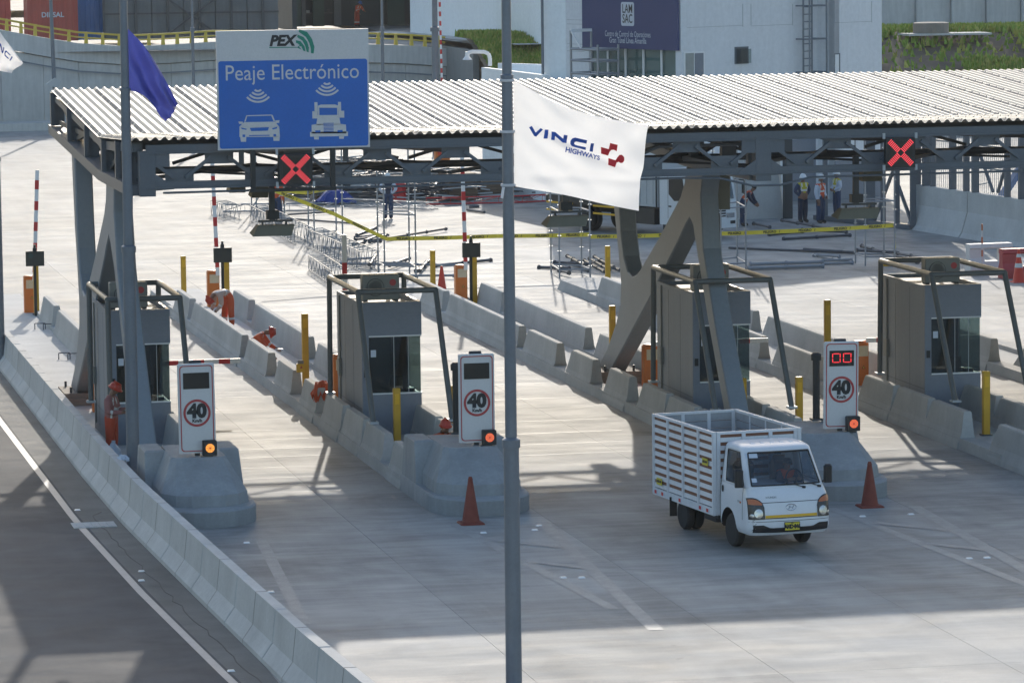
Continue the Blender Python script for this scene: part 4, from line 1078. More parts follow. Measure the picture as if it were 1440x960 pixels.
# ------------------------------------------------------------------ booths
tone = ["leftmost toll booth, behind the slanted column leg and the flag pole", "second toll booth from the left, with the yellow post before its window", "toll booth behind the white stake truck, crossed by the slanted column leg", "rightmost toll booth, right of the speed sign showing red digits"]
def booth(xl=-.33, lean=1.75):
    """made at the origin: front-left corner of the cabin on the ground at (0, 0), depth runs to +y"""
    o = empty("toll_booth", (0, 0, 0)); w, d_, h = 1.35, 3.35, 3.13
    B_ = lambda name, mt_, *bx, **k: (lambda bb: bb.build(name, mt_, o, world=False))(MB().box(*bx))
    B_("side_wall", "booth_wall", 0, .06, .02, d_, .13, h - .02)
    B_("rear_wall", "booth_wall", .06, w, d_ - .06, d_, .13, h - .02)
    B_("front_panel", "booth_front", .0, w, -.02, .04, .13, 1.05)
    B_("corner_post", "booth_front", .0, .16, -.02, .04, 1.052, 2.38)
    B_("upper_fascia", "booth_front", .0, w + .015, -.03, .05, 2.382, h)
    B_("side_panel", "booth_front", w - .05, w, .045, d_ - .065, .13, 1.05)
    B_("side_fascia", "booth_front", w - .05, w + .012, .055, d_ - .065, 2.382, h)
    B_("side_wall", "booth_front", w - .05, w, 1.5, d_ - .065, 1.052, 2.38)
    B_("roof_deck", "booth_wall", .062, w - .055, .055, d_ - .065, h - .16, h - .1)
    B_("window_sill", "white_paint", .16, w + .01, -.04, .03, 1.053, 1.085)
    B_("window_head", "white_paint", .16, w + .01, -.035, .03, 2.35, 2.379)
    B_("front_window", "window_glass", .17, w - .02, -.015, -.005, 1.087, 2.349)
    B_("side_window", "window_glass", w - .02, w - .01, .0, 1.49, 1.06, 2.37)
    for x in (.72, 1.05): B_("window_mullion", "heavy_silver", x, x + .014, -.022, -.016, 1.087, 2.349)
    B_("inner_partition", "booth_inside", .1, .78, .62, .66, .2, 2.7)
    B_("inner_floor", "booth_inside", .07, w - .06, .06, d_ - .1, .14, .2)
    B_("counter", "booth_front", .17, w - .06, .06, .45, 1.0, 1.045)
    B_("monitor", "screen_black", .68, .98, .3, .33, 1.12, 1.42)
    B_("keyboard_case", "black_metal", 1.02, 1.22, .12, .3, 1.05, 1.16)
    for yy in (1.12, 2.24): B_("panel_seam", "steel_dark", -.003, -.0005, yy, yy + .012, .3, 3.0)
    B_("panel_seam", "steel_dark", -.003, -.0005, .03, 3.3, .72, .73)
    B_("service_box", "ac_grey", -.07, -.004, 2.75, 3.0, 1.2, 1.6); B_("conduit", "ac_grey", -.035, -.004, 2.86, 2.895, 1.605, 3.05); B_("conduit", "ac_grey", -.035, -.004, 2.86, 2.895, .3, 1.195)
    B_("notice_sticker", "bag_white", .2, .32, -.0175, -.016, 1.9, 2.06); B_("intercom", "black_metal", .04, .12, -.05, -.021, 1.45, 1.62)
    # guard frame of bent tube
    r = .062; xr, yf, yb, zt = w + .06, -1.55, 2.35, 3.52
    for nm, pts in (("frame_ring", [(xl, yf, zt), (xr, yf, zt), (xr, yb, zt), (xl, yb, zt), (xl, yf, zt)]),):
        for p, q in zip(pts, pts[1:]):
            MB().tube(p, q, r, n=10).build("frame_rail", "frame_tube", o, world=False, smooth=True)
    for nm, p, q in (("frame_leg", (xl, yf, zt), (xl, yf - lean, .8 if lean > 1 else .13)), ("frame_leg", (xr, yf, zt), (xr, yf - 1.75, .8)), ("frame_leg", (xl, yb, zt), (xl, yb + .1, .8)), ("frame_leg", (xr, yb, zt), (xr, yb + .1, .8))):
        MB().tube(p, q, r, n=10).build(nm, "frame_tube", o, world=False, smooth=True)
        MB().box(q[0] - .1, q[0] + .1, q[1] - .12, q[1] + .12, .815, .86).build("foot_plate", "heavy_silver", o, world=False)
    MB().tube((xr - .35, yb, zt), (xr - .35, yb, 3.1), .05).build("frame_stay", "frame_tube", o, world=False)
    return o
def ac_unit():
    o = empty("air_conditioner", (0, 0, 0))
    MB().bbox(-.42, .42, -.16, .16, 0, .56, .02).build("casing", "ac_grey", o, world=False)
    bb = MB(); bb.lathe([(0, 0), (.2, 0), (.2, .012), (0, .012)], (0, 0, 0), 24)
    bb.v = [(x - .13, -.163 - z, y + .28) for x, y, z in bb.v]; f_ = bb.build("fan_grille", "black_metal", o, world=False)
    bb = MB()
    for k in range(5): bb.lathe([(.04 + k * .035, .013), (.048 + k * .035, .02), (.04 + k * .035, .02)], (0, 0, 0), 24)
    bb.v = [(x - .13, -.163 - z, y + .28) for x, y, z in bb.v]; bb.build("grille_wire", "ac_grey", o, world=False)
    flat([disc(.27, .38, .075)], "sign_red", o, lambda x, y: Vector((x, -.162, y)), "round_badge")
    MB().box(-.4, -.3, -.12, .12, -.05, 0).build("foot", "steel_dark", o, world=False); MB().box(.3, .4, -.12, .12, -.05, 0).build("foot", "steel_dark", o, world=False)
    return o
BX = [9.56, 15.24, 22.9, 28.43]
bo1 = booth(-.17, .15); bo_ = booth(); acp = ac_unit()
for i, x in enumerate(BX):
    o = bo1 if i == 0 else (bo_ if i == 1 else copy_tree(bo_))
    tag(o, tone[i], "toll booth", "toll booths"); o.location = (x, 89.25, 0)
    a_ = acp if i == 0 else copy_tree(acp)
    tag(a_, "air conditioner with round red badge on the %s" % ["leftmost booth", "second booth from the left", "booth behind the white truck", "rightmost booth"][i], "air conditioner", "air conditioners on the booths")
    a_.location = (x + .48, 89.25 - .62 + .9, 3.18)

# ------------------------------------------------------------------ sign plinths
def plinth_block(cx, label, yb=81.4, wd=2.05):
    o = empty("sign_plinth", (cx, 79, 0), label, "plinth", "rounded concrete plinths in front of the toll islands")
    hw_ = wd / 2
    def nose(w, yb_, yc, ry, z, n=12):
        pts = [(cx - w, yb_, z)]
        for k in range(n + 1):
            t = math.pi * k / n
            pts.append((cx - w * math.cos(t) if True else 0, yc - ry * (abs(math.sin(t)) ** .8), z))
        pts.append((cx + w, yb_, z)); return pts
    bb = MB(); bb.rings([nose(hw_, 81.38, 78.6, 1.4, 0), nose(hw_, 81.38, 78.6, 1.4, .3), nose(hw_ - .03, 81.36, 78.62, 1.36, .34)]); bb.build("base_step", "plinth_concrete", o, smooth=True)
    def octa(w, yb_, yf_, c1, z): return [(cx - w, yb_, z), (cx - w, yf_ + c1 * 1.1, z), (cx - w + c1 * .45, yf_ + c1 * .35, z), (cx - w + c1, yf_, z), (cx + w - c1, yf_, z), (cx + w - c1 * .45, yf_ + c1 * .35, z), (cx + w, yf_ + c1 * 1.1, z), (cx + w, yb_, z)]
    bb = MB(); bb.rings([octa(hw_ - .16, 80.4, 77.68, .55, .33), octa(hw_ - .18, 80.38, 77.74, .52, .56), octa(.56, 80.3, 78.88, .2, 1.12), octa(.53, 80.27, 78.93, .18, 1.16)]); bb.build("sloped_body", "plinth_concrete", o, smooth=False)
    for s in (-1, 1):
        bb = MB(); x0, x1 = sorted((cx + s * (hw_ - .03), cx + s * .48)); 
        bb.rings([[(x0, 79.75, .33), (x1, 79.75, .33), (x1, 81.35, .33), (x0, 81.35, .33)], [(x0 + .05, 80.15, 1.14), (x1 - .05, 80.15, 1.14), (x1 - .05, 81.3, 1.14), (x0 + .05, 81.3, 1.14)], [(x0 + .08, 80.2, 1.17), (x1 - .08, 80.2, 1.17), (x1 - .08, 81.27, 1.17), (x0 + .08, 81.27, 1.17)]]); bb.build("shoulder_block", "plinth_concrete", o)
    bb = MB(); bb.box(cx - .475, cx + .475, 80.31, 81.33, .33, 1.12); bb.build("core_block", "plinth_concrete", o)
    return o
plinth_block(10.2, "rounded concrete plinth by the barrier wall under the leftmost speed sign"); plinth_block(15.68, "rounded concrete plinth with a dull cone before it, under the middle speed sign"); plinth_block(23.1, "rounded concrete plinth behind the white truck cab")

# ------------------------------------------------------------------ speed signs
def speed_sign(cx, label, lamp, digits=False, tilt=0.0):
    o = empty("speed_sign", (cx, 79.15, 1.2), label, "speed sign", "40 km/h speed signs")
    w, z0, z1, Y = .365, .02, 1.8, 0
    L_ = lambda x, y: Vector((x, -.006, y))
    MB().bbox(-w, w, 0, .09, z0, z1, .02).build("sign_board", "white_paint" if False else "sign_white", o, world=False)
    zc = (z0 + z1) / 2; hh_ = (z1 - z0) / 2
    outer = rrect(w - .035, hh_ - .035, .07); inner = rrect(w - .055, hh_ - .055, .06); n = len(outer)
    flat([[(outer[i][0], outer[i][1] + zc), (outer[(i + 1) % n][0], outer[(i + 1) % n][1] + zc), (inner[(i + 1) % n][0], inner[(i + 1) % n][1] + zc), (inner[i][0], inner[i][1] + zc)] for i in range(n)], "sign_red", o, L_, "red_border")
    MB().box(-.26, .26 - .0, -.008, -.001, 1.30, 1.62).build("display", "screen_black", o, world=False)
    flat(arc(0, .82, .225, .272, 0, 360, 40), "sign_red", o, L_, "red_ring")
    text("40", .37, "letter_black", o, lambda x, y: Vector((x, -.007, .85 + y)), .022)
    text("Km/h", .09, "letter_black", o, lambda x, y: Vector((x, -.007, .665 + y)), .004)
    bb = MB(); bb.bbox(.08, .36, -.17, -.01, -.02, .28, .015); bb.build("lamp_case", "black_metal", o, world=False)
    bb = MB(); bb.add([(x, -.173, y) for x, y in disc(.22, .13, .088)], [tuple(range(24))]); bb.build("lamp_lens", lamp, o, fix=False, world=False)
    bb = MB()
    for a_ in range(0, 180, 45): bb.bar((.22 - .085 * math.cos(R(a_)), -.176, .13 - .085 * math.sin(R(a_))), (.22 + .085 * math.cos(R(a_)), -.176, .13 + .085 * math.sin(R(a_))), .006, .006, (0, 1, 0))
    bb.build("lens_guard", "sign_red", o, world=False)
    bb = MB(); bb.box(.04, .28, -.14, -.05, -.06, -.03); bb.build("lamp_foot", "steel_dark", o, world=False)
    bb = MB(); bb.tube((-.12, .14, 1.79), (.12, .14, 1.79), .06); bb.build("top_cap", "black_metal", o, world=False)
    bb = MB(); bb.box(-.05, .05, .091, .14, -.06, 1.7); bb.build("mounting_post", "steel_dark", o, world=False)
    if digits:
        for dx in (-.115, .115):
            bb = MB()
            for z in (1.375, 1.55): bb.box(dx - .06, dx + .06, -.014, -.009, z - .0, z + .014)
            for x in (-.085, .073): 
                bb.box(dx + x, dx + x + .014, -.014, -.009, 1.38, 1.455); bb.box(dx + x, dx + x + .014, -.014, -.009, 1.475, 1.56)
            bb.build("digit", "led_digit", o, world=False)
    o.rotation_euler = (0, tilt, 0)
    return o
speed_sign(10.2, "speed sign 40 with a dark display and lit amber lamp, on the leftmost plinth", "lamp_amber", tilt=-.008)
speed_sign(15.84, "speed sign 40 with a dark display and orange-red lamp, on the plinth behind the cone", "lamp_orange", tilt=0)
speed_sign(23.43, "speed sign 40 showing red digits 00, right behind the white truck", "lamp_orange", True, .01)
def post_black(x, y, z0, z1, label):
    o = empty("sensor_post", (x, y, z0), label, "post", "black sensor posts behind the speed signs")
    MB().tube((x, y, z0), (x, y, z1), .075, n=12).build("tube", "black_metal", o, smooth=True)
    MB().lathe([(.0, 0), (.11, 0), (.11, .12), (.06, .16), (0, .16)], (x, y, z1 - .02), 14).build("cap", "black_metal", o, smooth=True)
    MB().box(x - .12, x + .12, y - .1, y + .1, z0, z0 + .04).build("base_plate", "steel_dark", o)
p = atY(1148, 600, 81.0); post_black(p.x, 81.0, 1.17, 2.45, "black sensor post left of the speed sign with red digits")
p = atY(642, 600, 81.0); post_black(p.x, 81.0, 1.17, 2.5, "black sensor post half hidden behind the middle speed sign")

# ------------------------------------------------------------------ yellow posts
def ypost(px, py0, py1, Y, label, w=.155):
    a_ = atY(px, py0, Y); z0 = .13; top_ = atY(px, py1, Y).z
    o = empty("yellow_post", (a_.x, Y, z0), label, "post", "yellow reader posts on the islands")
    MB().bbox(a_.x - w / 2, a_.x + w / 2, Y, Y + .14, z0, top_, .012).build("column_body", "yellow_paint", o)
    MB().box(a_.x - w / 2 + .03, a_.x + w / 2 - .03, Y - .006, Y - .001, top_ - .35, top_ - .12).build("label_plate", "stripe_yellow", o)
    MB().box(a_.x - w / 2 - .04, a_.x + w / 2 + .04, Y - .04, Y + .18, z0, z0 + .03).build("base_plate", "steel_dark", o)
ypost(259, 415, 360, 124.4, "yellow post far away, left of the bending worker"); ypost(431, 560, 441, 98.9, "yellow post behind the second booth, right of the kneeling worker", .16)
ypost(609.5, 406, 352, 124.3, "yellow post just left of the far red cone"); ypost(862.5, 523, 430, 99.8, "tall yellow post in front of the slanted column foot")
ypost(855.5, 400, 346, 124.0, "far yellow post left of the slanted column arm"); ypost(1165, 570, 422, 91.6, "tall yellow post rising behind the speed sign with red digits", .145)
ypost(559.5, 626, 546, 87.3, "yellow post before the window of the second booth"); ypost(1046, 610, 532, 87.0, "yellow post before the booth behind the white truck")
ypost(1125, 597, 530, 88.2, "yellow post between the white truck and the speed sign with red digits"); ypost(1388, 612, 522, 85.2, "yellow post before the rightmost booth")
ypost(641, 600, 542, 88.0, "yellow post peeping out left of the middle speed sign")
ypost(52, 442, 366, 120.0, "yellow post right of the far left gate cabinet"); ypost(320, 437, 363, 119.4, "yellow post behind the bending worker"); ypost(668, 428, 352, 118.6, "yellow post right of the middle far gate cabinet")

# ------------------------------------------------------------------ barrier gates
def gate(x, y, label, arm="up", alen=3.1, lean=0.0):
    o = empty("barrier_gate", (x, y, .13), label, "barrier gate", "orange barrier gates on the islands")
    z = .13
    MB().bbox(x - .18, x + .18, y - .15, y + .15, z, z + 1.06, .015).build("cabinet", "orange_paint", o)
    MB().box(x - .12, x + .16, y - .157, y - .151, z + .72, z + .98).build("front_plate", "cream_panel", o)
    flat([[(x - .0, z + .42), (x + .09, z + .42), (x + .045, z + .5)]], "letter_black", o, lambda a_, c_: Vector((a_, y - .153, c_)) - org(o), "warning_triangle")
    flat([[(x + .018, z + .43), (x + .072, z + .43), (x + .045, z + .48)]], "stripe_yellow", o, lambda a_, c_: Vector((a_, y - .156, c_)) - org(o), "warning_triangle")
    MB().lathe([(0, 0), (.2, 0), (.17, .04), (0, .05)], (x, y, z + 1.06), 4).build("lid", "orange_paint", o)
    n = 9
    if arm == "up":
        a0 = Vector((x + .12, y - .2, z + .95)); dv = Vector((lean, 0, 1)).normalized()
    else:
        a0 = Vector((x + .1, y - .2, z + 1.12)); dv = Vector((1, 0, 0))
    bb = MB(); bb.bar(a0, a0 + dv * alen, .11, .06, (0, 1, 0)); bb.build("arm", "white_paint", o)
    for k in range(int(alen / .64)):
        s = .25 + k * .62
        bb = MB(); bb.bar(a0 + dv * s, a0 + dv * (s + .27), .116, .066, (0, 1, 0)); bb.build("red_band", "red_paint", o)
gate(10.62, 120.8, "orange barrier gate at far left, its striped arm raised", "up", 3.3, .05)
gate(16.12, 120.8, "orange barrier gate behind the bending worker, striped arm raised", "up", 3.4, -.03)
gate(23.6, 120.2, "orange barrier gate right of the far red cone, striped arm raised", "up", 3.5, -.02)
gate(10.0, 95.6, "barrier gate behind the leftmost booth, striped arm down across the lane", "down", 3.25)
gate(15.9, 96.3, "barrier gate hidden behind the second booth, striped arm raised", "up", 3.05, 0)
gate(23.6, 96.2, "orange barrier gate left of the booth behind the white truck, arm down", "down", 2.85)
gate(28.73, 95.4, "orange barrier gate left of the rightmost booth, arm down", "down", 2.9)
def tlight(px, pt, Y, label, green=False):
    p = atY(px, pt, Y); x = p.x; z1 = p.z
    o = empty("lane_display", (x, Y, .13), label, "display", "dark lane displays on posts")
    MB().box(x - .04, x + .04, Y, Y + .08, .13, z1 - .05).build("post", "black_metal", o)
    MB().bbox(x - .27, x + .27, Y - .12, Y - .01, z1 - .5, z1 - .06, .012).build("panel", "screen_olive", o)
    MB().lathe([(0, 0), (.06, 0), (.06, .1), (.035, .12), (.035, .2), (0, .2)], (x, Y - .02, z1 - .07), 10).build("beacon", "black_metal", o)
    if green: flat([disc(x - .12, z1 - .2, .07)], "shed_green", o, lambda a_, c_: Vector((a_, Y - .122, c_)) - org(o), "dim_green_lamp")
tlight(48.5, 350, 119.6, "dark lane display on a post by the far left gate", True); tlight(312.5, 345, 118.9, "dark lane display on a post above the bending worker"); tlight(662, 338, 118.2, "dark lane display on a post beside the middle far gate")
# small box and jacket on the barrier tops
o = empty("battery_lantern", tuple(gp(412, 523, .83)), "small yellow box lantern on top of a barrier block near the kneeling worker", "lantern"); p = Vector(o.location)
p.x = 14.93
MB().bbox(p.x - .09, p.x + .09, p.y - .07, p.y + .07, .825, 1.03, .01).build("case", "yellow_paint", o)
MB().bbox(p.x - .06, p.x + .08, p.y - .05, p.y + .05, 1.03, 1.11, .015).build("lamp_cap", "plinth_brown", o)
flat([[(p.x - .02, .92), (p.x + .05, .92), (p.x + .015, .99)]], "sign_red", o, lambda a_, c_: Vector((a_, p.y - .073, c_)) - org(o), "warning_mark")
def cloth_heap(name, c_, sx, sy, sz, mt_, seed, label, cat, hang=0.25):
    rnd = random.Random(seed); b = MB(); n = 14; m_ = 10; vs = []
    for j in range(m_ + 1):
        for i in range(n + 1):
            u, v = i / n * 2 - 1, j / m_ * 2 - 1
            rr = max(abs(u), abs(v)); z = sz * (1 - rr ** 2) + rnd.uniform(-.03, .03) - hang * max(0, rr - .55) * (1.4 if rnd.random() < .5 else .8)
            vs.append((c_[0] + u * sx + rnd.uniform(-.02, .02), c_[1] + v * sy + rnd.uniform(-.02, .02), c_[2] + z))
    W_ = n + 1; b.add(vs, [(j * W_ + i, j * W_ + i + 1, (j + 1) * W_ + i + 1, (j + 1) * W_ + i) for j in range(m_) for i in range(n)])
    o = b.build(name, mt_, fix=False, smooth=False); md = o.modifiers.new("thickness", 'SOLIDIFY'); md.thickness = .012
    return tag(o, label, cat)
cloth_heap("work_jacket", (14.95, 93.15, .83), .22, .3, .12, "cloth_orange", 4, "crumpled orange work jacket thrown over a barrier block by the second booth", "jacket", .5)
cloth_heap("plastic_bag", (8.98, 79.3 + 2.2, .87), .1, .14, .05, "bag_white", 9, "white crumpled plastic lying on the barrier wall top near the standing worker", "plastic bag", .05)
for q, lb in (((54, 463), "bent steel bars sticking out of the island deck at far left"), ((88, 505), "bent steel bars low on the island deck nearer the column foot")):
    p = gp(q[0], q[1], .13); bb = MB()
    for k in (0, .22): bb.path([(p.x + k - .1, p.y - k, .13), (p.x + k - .1, p.y - k, .3), (p.x + k + .2, p.y - k, .3), (p.x + k + .2, p.y - k, .13)], .014, 6)
    tag(bb.build("rebar_loop", "scaffold_dark"), lb, "rebar")

# ------------------------------------------------------------------ cones
def cone(p, h, mt_, label, bands=False, flatbase=.19):
    x, y = p; o = empty("traffic_cone", (x, y, 0), label, "traffic cone")
    bb = MB(); r0 = h * .2
    bb.lathe([(r0, .035), (r0 * .93, .06), (.045, h * .93), (.05, h * .935), (.03, h), (0, h)], (x, y, 0), 20); bb.build("cone_body", mt_, o, smooth=True)
    MB().bbox(x - flatbase * 1.25, x + flatbase * 1.25, y - flatbase * 1.25, y + flatbase * 1.25, 0, .036, .02).build("base", mt_, o)
    if bands:
        for z0, z1 in ((.45, .58), (.76, .86)):
            f = lambda z: r0 * .93 + (.045 - r0 * .93) * ((z - .06 / h) / (.93 - .06 / h)) + .004
            MB().lathe([(f(z0), z0 * h), (f(z1), z1 * h)], (x, y, 0), 20).build("reflective_band", "reflect", o, smooth=True)
cone((15.14, 76.4), .92, "cone_dull", "tall dull orange cone in front of the middle plinth"); cone((23.2, 76.4), .9, "cone_dull", "worn scuffed orange cone right of the white truck")
cone((23.8, 124.3), .85, "cone_orange", "red cone far away between the yellow post and the orange gate"); cone((41.95, 121.9), 1.05, "cone_orange", "bright red cone with silver bands at the right edge", True)

# water-filled plastic barriers, marker pole, right edge
def plastic_barrier(x, y, mt_, label, rz=0):
    o = empty("plastic_barrier", (x, y, 0), label, "plastic barrier", rz=rz)
    h = .95; L_ = 1.5
    prof = [(-.25, 0), (-.25, .28), (-.14, .5), (-.14, .78), (-.2, .82), (-.17, h), (.17, h), (.2, .82), (.14, .78), (.14, .5), (.25, .28), (.25, 0)]
    for x0, x1, z0 in ((-L_ / 2, -L_ / 2 + .52, 0), (L_ / 2 - .4, L_ / 2, 0)):
        bb = MB(); bb.rings([[(x0, a_, z) for a_, z in prof], [(x1, a_, z) for a_, z in prof]]); bb.build("barrier_shell", mt_, o, world=False)
    bb = MB(); bb.rings([[(-L_ / 2 + .52, a_, z) for a_, z in prof if z > .6], [(L_ / 2 - .4, a_, z) for a_, z in prof if z > .6]]); bb.build("top_bar", mt_, o, world=False)
    bb = MB(); bb.rings([[(-L_ / 2 + .52, -.24, 0), (-L_ / 2 + .52, .24, 0), (-L_ / 2 + .52, .16, .38), (-L_ / 2 + .52, -.16, .38)], [(L_ / 2 - .4, -.24, 0), (L_ / 2 - .4, .24, 0), (L_ / 2 - .4, .16, .38), (L_ / 2 - .4, -.16, .38)]]); bb.build("lower_bar", mt_, o, world=False)
    return o
plastic_barrier(42.2, 125.6, "plastic_white", "white plastic barrier behind the dull red one, right edge", .1); plastic_barrier(42.6, 123.4, "plastic_red", "faded red plastic barrier left of the banded cone", .05)
p = gp(1381, 388); o = empty("marker_pole", (p.x, p.y, 0), "thin white and orange marker pole standing left of the plastic barriers", "pole")
for k in range(8):
    z = k * .21; MB().tube((p.x, p.y, z), (p.x, p.y, z + .21), .028).build("band", ["plastic_white", "amber"][k % 2 if k > 1 else 0], o)

# ================================================================== FLAG POLES AND FLAGS
def flagpole(x, y, h1, h2, H, r0, r1, r2, label):
    o = empty("flag_pole", (x, y, 0), label, "flag pole", "steel flag poles")
    MB().tube((x, y, 0), (x, y, h1), r0, r0 * .95, n=20).build("lower_shaft", "pole_steel", o, smooth=True)
    MB().lathe([(r0 * .93, 0), (r0 * 1.12, .0), (r0 * 1.12, .12), (r0 * .7, .16)], (x, y, h1 - .06), 20).build("joint_collar", "pole_steel", o, smooth=True)
    MB().tube((x, y, h1), (x, y, h2), r1, r1 * .95, n=20).build("middle_shaft", "pole_steel", o, smooth=True)
    if h2 < H:
        MB().lathe([(r1 * .9, 0), (r1 * 1.1, .0), (r1 * 1.1, .05), (r1 * .7, .08)], (x, y, h2 - .03), 20).build("joint_collar", "pole_steel", o, smooth=True)
        MB().tube((x, y, h2), (x, y, H), r2, r2 * .85, n=20).build("upper_shaft", "pole_steel", o, smooth=True)
    if y > 61: MB().bbox(x - r0 * 1.9, x + r0 * 1.9, y - r0 * 1.9, y + r0 * 1.9, 0, .03, .01).build("base_plate", "pole_steel", o)
    return o
flagpole(9.32, 82.8, 5.0, 8.28, 12.6, .135, .105, .085, "left steel flag pole carrying the navy blue flag, standing in the barrier wall")
PX = atY(717, 400, 60.0).x + .0
PX = atY(722.5, 940, 60.0).x
flagpole(PX, 60.0, 3.72, 9.3, 12.6, .125, .09, .075, "steel flag pole in the middle foreground carrying the white lettered flag")
flagpole(8.62, 107.3, 5.5, 8.5, 13, .12, .1, .08, "steel flag pole at the left edge of the picture")

def flag(name, fn, nx, ny, mt_, label, cat="flag"):
    b = MB(); vs = [fn(i / nx, j / ny) for j in range(ny + 1) for i in range(nx + 1)]; W_ = nx + 1
    b.add(vs, [(j * W_ + i, j * W_ + i + 1, (j + 1) * W_ + i + 1, (j + 1) * W_ + i) for j in range(ny) for i in range(nx)])
    root = empty(name, vs[0], label, cat)
    o = b.build("flag_cloth", mt_, root, fix=False, smooth=True); return root, o
TL, TR, BL, BR = (atY(722, 113, 60), atY(913, 177, 60), atY(723, 262, 60), atY(893, 295, 60))
def ffn(u, v):
    p = TL * (1 - u) * (1 - v) + TR * u * (1 - v) + BL * (1 - u) * v + BR * u * v
    p = Vector(p); s = math.sin(math.pi * u)
    p.z -= .13 * s * (1 - v) ** 1.4 + .02 * s * math.sin(5 * u + 3 * v)
    p.x -= .05 * math.sin(math.pi * v) * u * .3
    g = 1 - .75 * u
    p.y += .14 * math.sin(2.6 * u * math.pi + v * 2.4) * u ** .7 + .05 * math.sin(7 * u + 9 * v) * u + .035 * math.sin(22 * v - 16 * u) * (1 - u) * .7 * min(1, 4 * u) + .1 * (v - .5) * math.sin(3 * u) \
        + .09 * math.exp(-((v - .28 - .30 * u) / .07) ** 2) * min(1, 3 * u) * (1 - .5 * u) - .10 * u
    p.y += .05 * math.exp(-((v - .9 + .25 * u) / .06) ** 2) * min(1, 4 * u) + .02 * math.sin(34 * (u * .75 - v * .42)) * max(0, u - .6)
    return p
root, cl = flag("white_flag", ffn, 72, 52, "flag_white", "white lettered flag with a red emblem flying from the middle flag pole")
o0 = org(root)
def FT(u, v, k=.012):
    e = .01; p = ffn(u, v); n = (ffn(u + e, v) - p).cross(ffn(u, v + e) - p).normalized()
    if n.y > 0: n = -n
    return p + n * k - o0
def stroke(polys, u0, u1, v0, v1, slope_, mt_, nm, par=root, F=None):
    b = MB(); F = F or FT
    for poly in polys:
        n = len(poly)
        # refine the outline so that it follows the cloth
        fine = []
        for (xa, ya), (xb, yb) in zip(poly, poly[1:] + poly[:1]):
            for k in range(3): fine.append((xa + (xb - xa) * k / 3, ya + (yb - ya) * k / 3))
        b.add([F(u0 + (u1 - u0) * x, v1 + (v0 - v1) * y + slope_ * x) for x, y in fine], [tuple(range(len(fine)))])
    return b.build(nm, mt_, par, fix=False, world=False)
VIN = {"V": [[(0, 1), (.16, 1), (.52, .3), (.38, 0)], [(.38, 0), (.52, .3), (.86, 1), (1, .85), (.62, 0)]],
       "I": [[(.2, 0), (.8, 0), (.8, 1), (.2, 1)]],
       "N": [[(0, 0), (.2, 0), (.2, 1), (0, 1)], [(.0, 1), (.28, 1), (1.0, 0), (.72, 0)], [(.8, 0), (1, 0), (1, 1), (.8, 1)]],
       "C": [[(0, .25), (.2, .32), (.2, .68), (0, .75)], [(0, .72), (.2, .66), (.32, .78), (1, .78), (1, 1), (.22, 1)], [(0, .28), (.2, .34), (.32, .22), (1, .22), (1, 0), (.22, 0)]]}
def vinci(par, F, mt_):
    for ch, ua, ub, vt in (("V", .12, .22, .33), ("I", .235, .265, .352), ("N", .285, .405, .37), ("C", .425, .545, .415), ("I", .562, .60, .44)):
        stroke(VIN[ch], ua, ub, vt + .015, vt + .165, (ub - ua) * .22, mt_, "lettering", par, F)
def proj(p):
    d = p - CP; z = d.dot(FW); return 720 + FPX * d.dot(RT) / z, 480 - FPX * d.dot(UP) / z
def flag_uv(x, y):
    """the point (u, v) of the cloth on which a mark of the printed design lies"""
    u, v = (x - 722) / 185.0, .45
    for _ in range(14):
        a_ = proj(ffn(u, v)); e = .004; b_ = proj(ffn(u + e, v)); c_ = proj(ffn(u, v + e))
        j11, j21, j12, j22 = (b_[0] - a_[0]) / e, (b_[1] - a_[1]) / e, (c_[0] - a_[0]) / e, (c_[1] - a_[1]) / e; dt = j11 * j22 - j12 * j21
        rx, ry = x - a_[0], y - a_[1]; u += .8 * (rx * j22 - ry * j12) / dt; v += .8 * (j11 * ry - j21 * rx) / dt
    return u, v
def FX(x, y): return FT(*flag_uv(700 + x / 4.3625, 90 + y / 4.3625))
def cloth_print(pts, mt_, nm):
    out = []
    for (xa, ya), (xb, yb) in zip(pts, pts[1:] + pts[:1]): out += [(xa, ya), ((xa + xb) / 2, (ya + yb) / 2)]
    b = MB(); b.add([FX(x, y) for x, y in out], [tuple(range(len(out)))]); return b.build(nm, mt_, root, fix=False, world=False)
for pts in ([(191, 390), (208, 381), (232, 422), (262, 395), (276, 404), (236, 446), (223, 442)], [(288, 404), (311, 403), (305, 459), (281, 458)],
            [(330, 414), (354, 416), (402, 458), (407, 432), (430, 436), (420, 489), (397, 486), (350, 444), (347, 471), (326, 467)],
            [(446, 472), (458, 454), (475, 449), (547, 466), (544, 486), (482, 473), (472, 477), (469, 488), (478, 496), (541, 508), (538, 527), (470, 513), (452, 507), (443, 494)], [(570, 484), (589, 486), (582, 537), (562, 534)]):
    cloth_print(pts, "logo_blue", "lettering")
for pts in ([(630, 508), (678, 522), (687, 484), (734, 495), (729, 536), (710, 527), (694, 528), (683, 540), (676, 561), (633, 548)],
            [(678, 576), (722, 590), (733, 573), (745, 559), (762, 558), (776, 573), (777, 592), (769, 604), (756, 608), (742, 600), (729, 605), (718, 636), (675, 621)]):
    cloth_print(pts, "logo_red", "emblem")
me = text_mesh("HIGHWAYS", 1.0, .03); w = max(v.co.x for v in me.vertices) * 2
for v in me.vertices:
    x = v.co.x / w; v.co = FX(519 + x * 211 + v.co.y * 6, 553 + x * 54 - v.co.y * 40)
me.materials.append(MATS["logo_blue"]); o = bpy.data.objects.new("lettering", me); COL.objects.link(o); o.parent = root
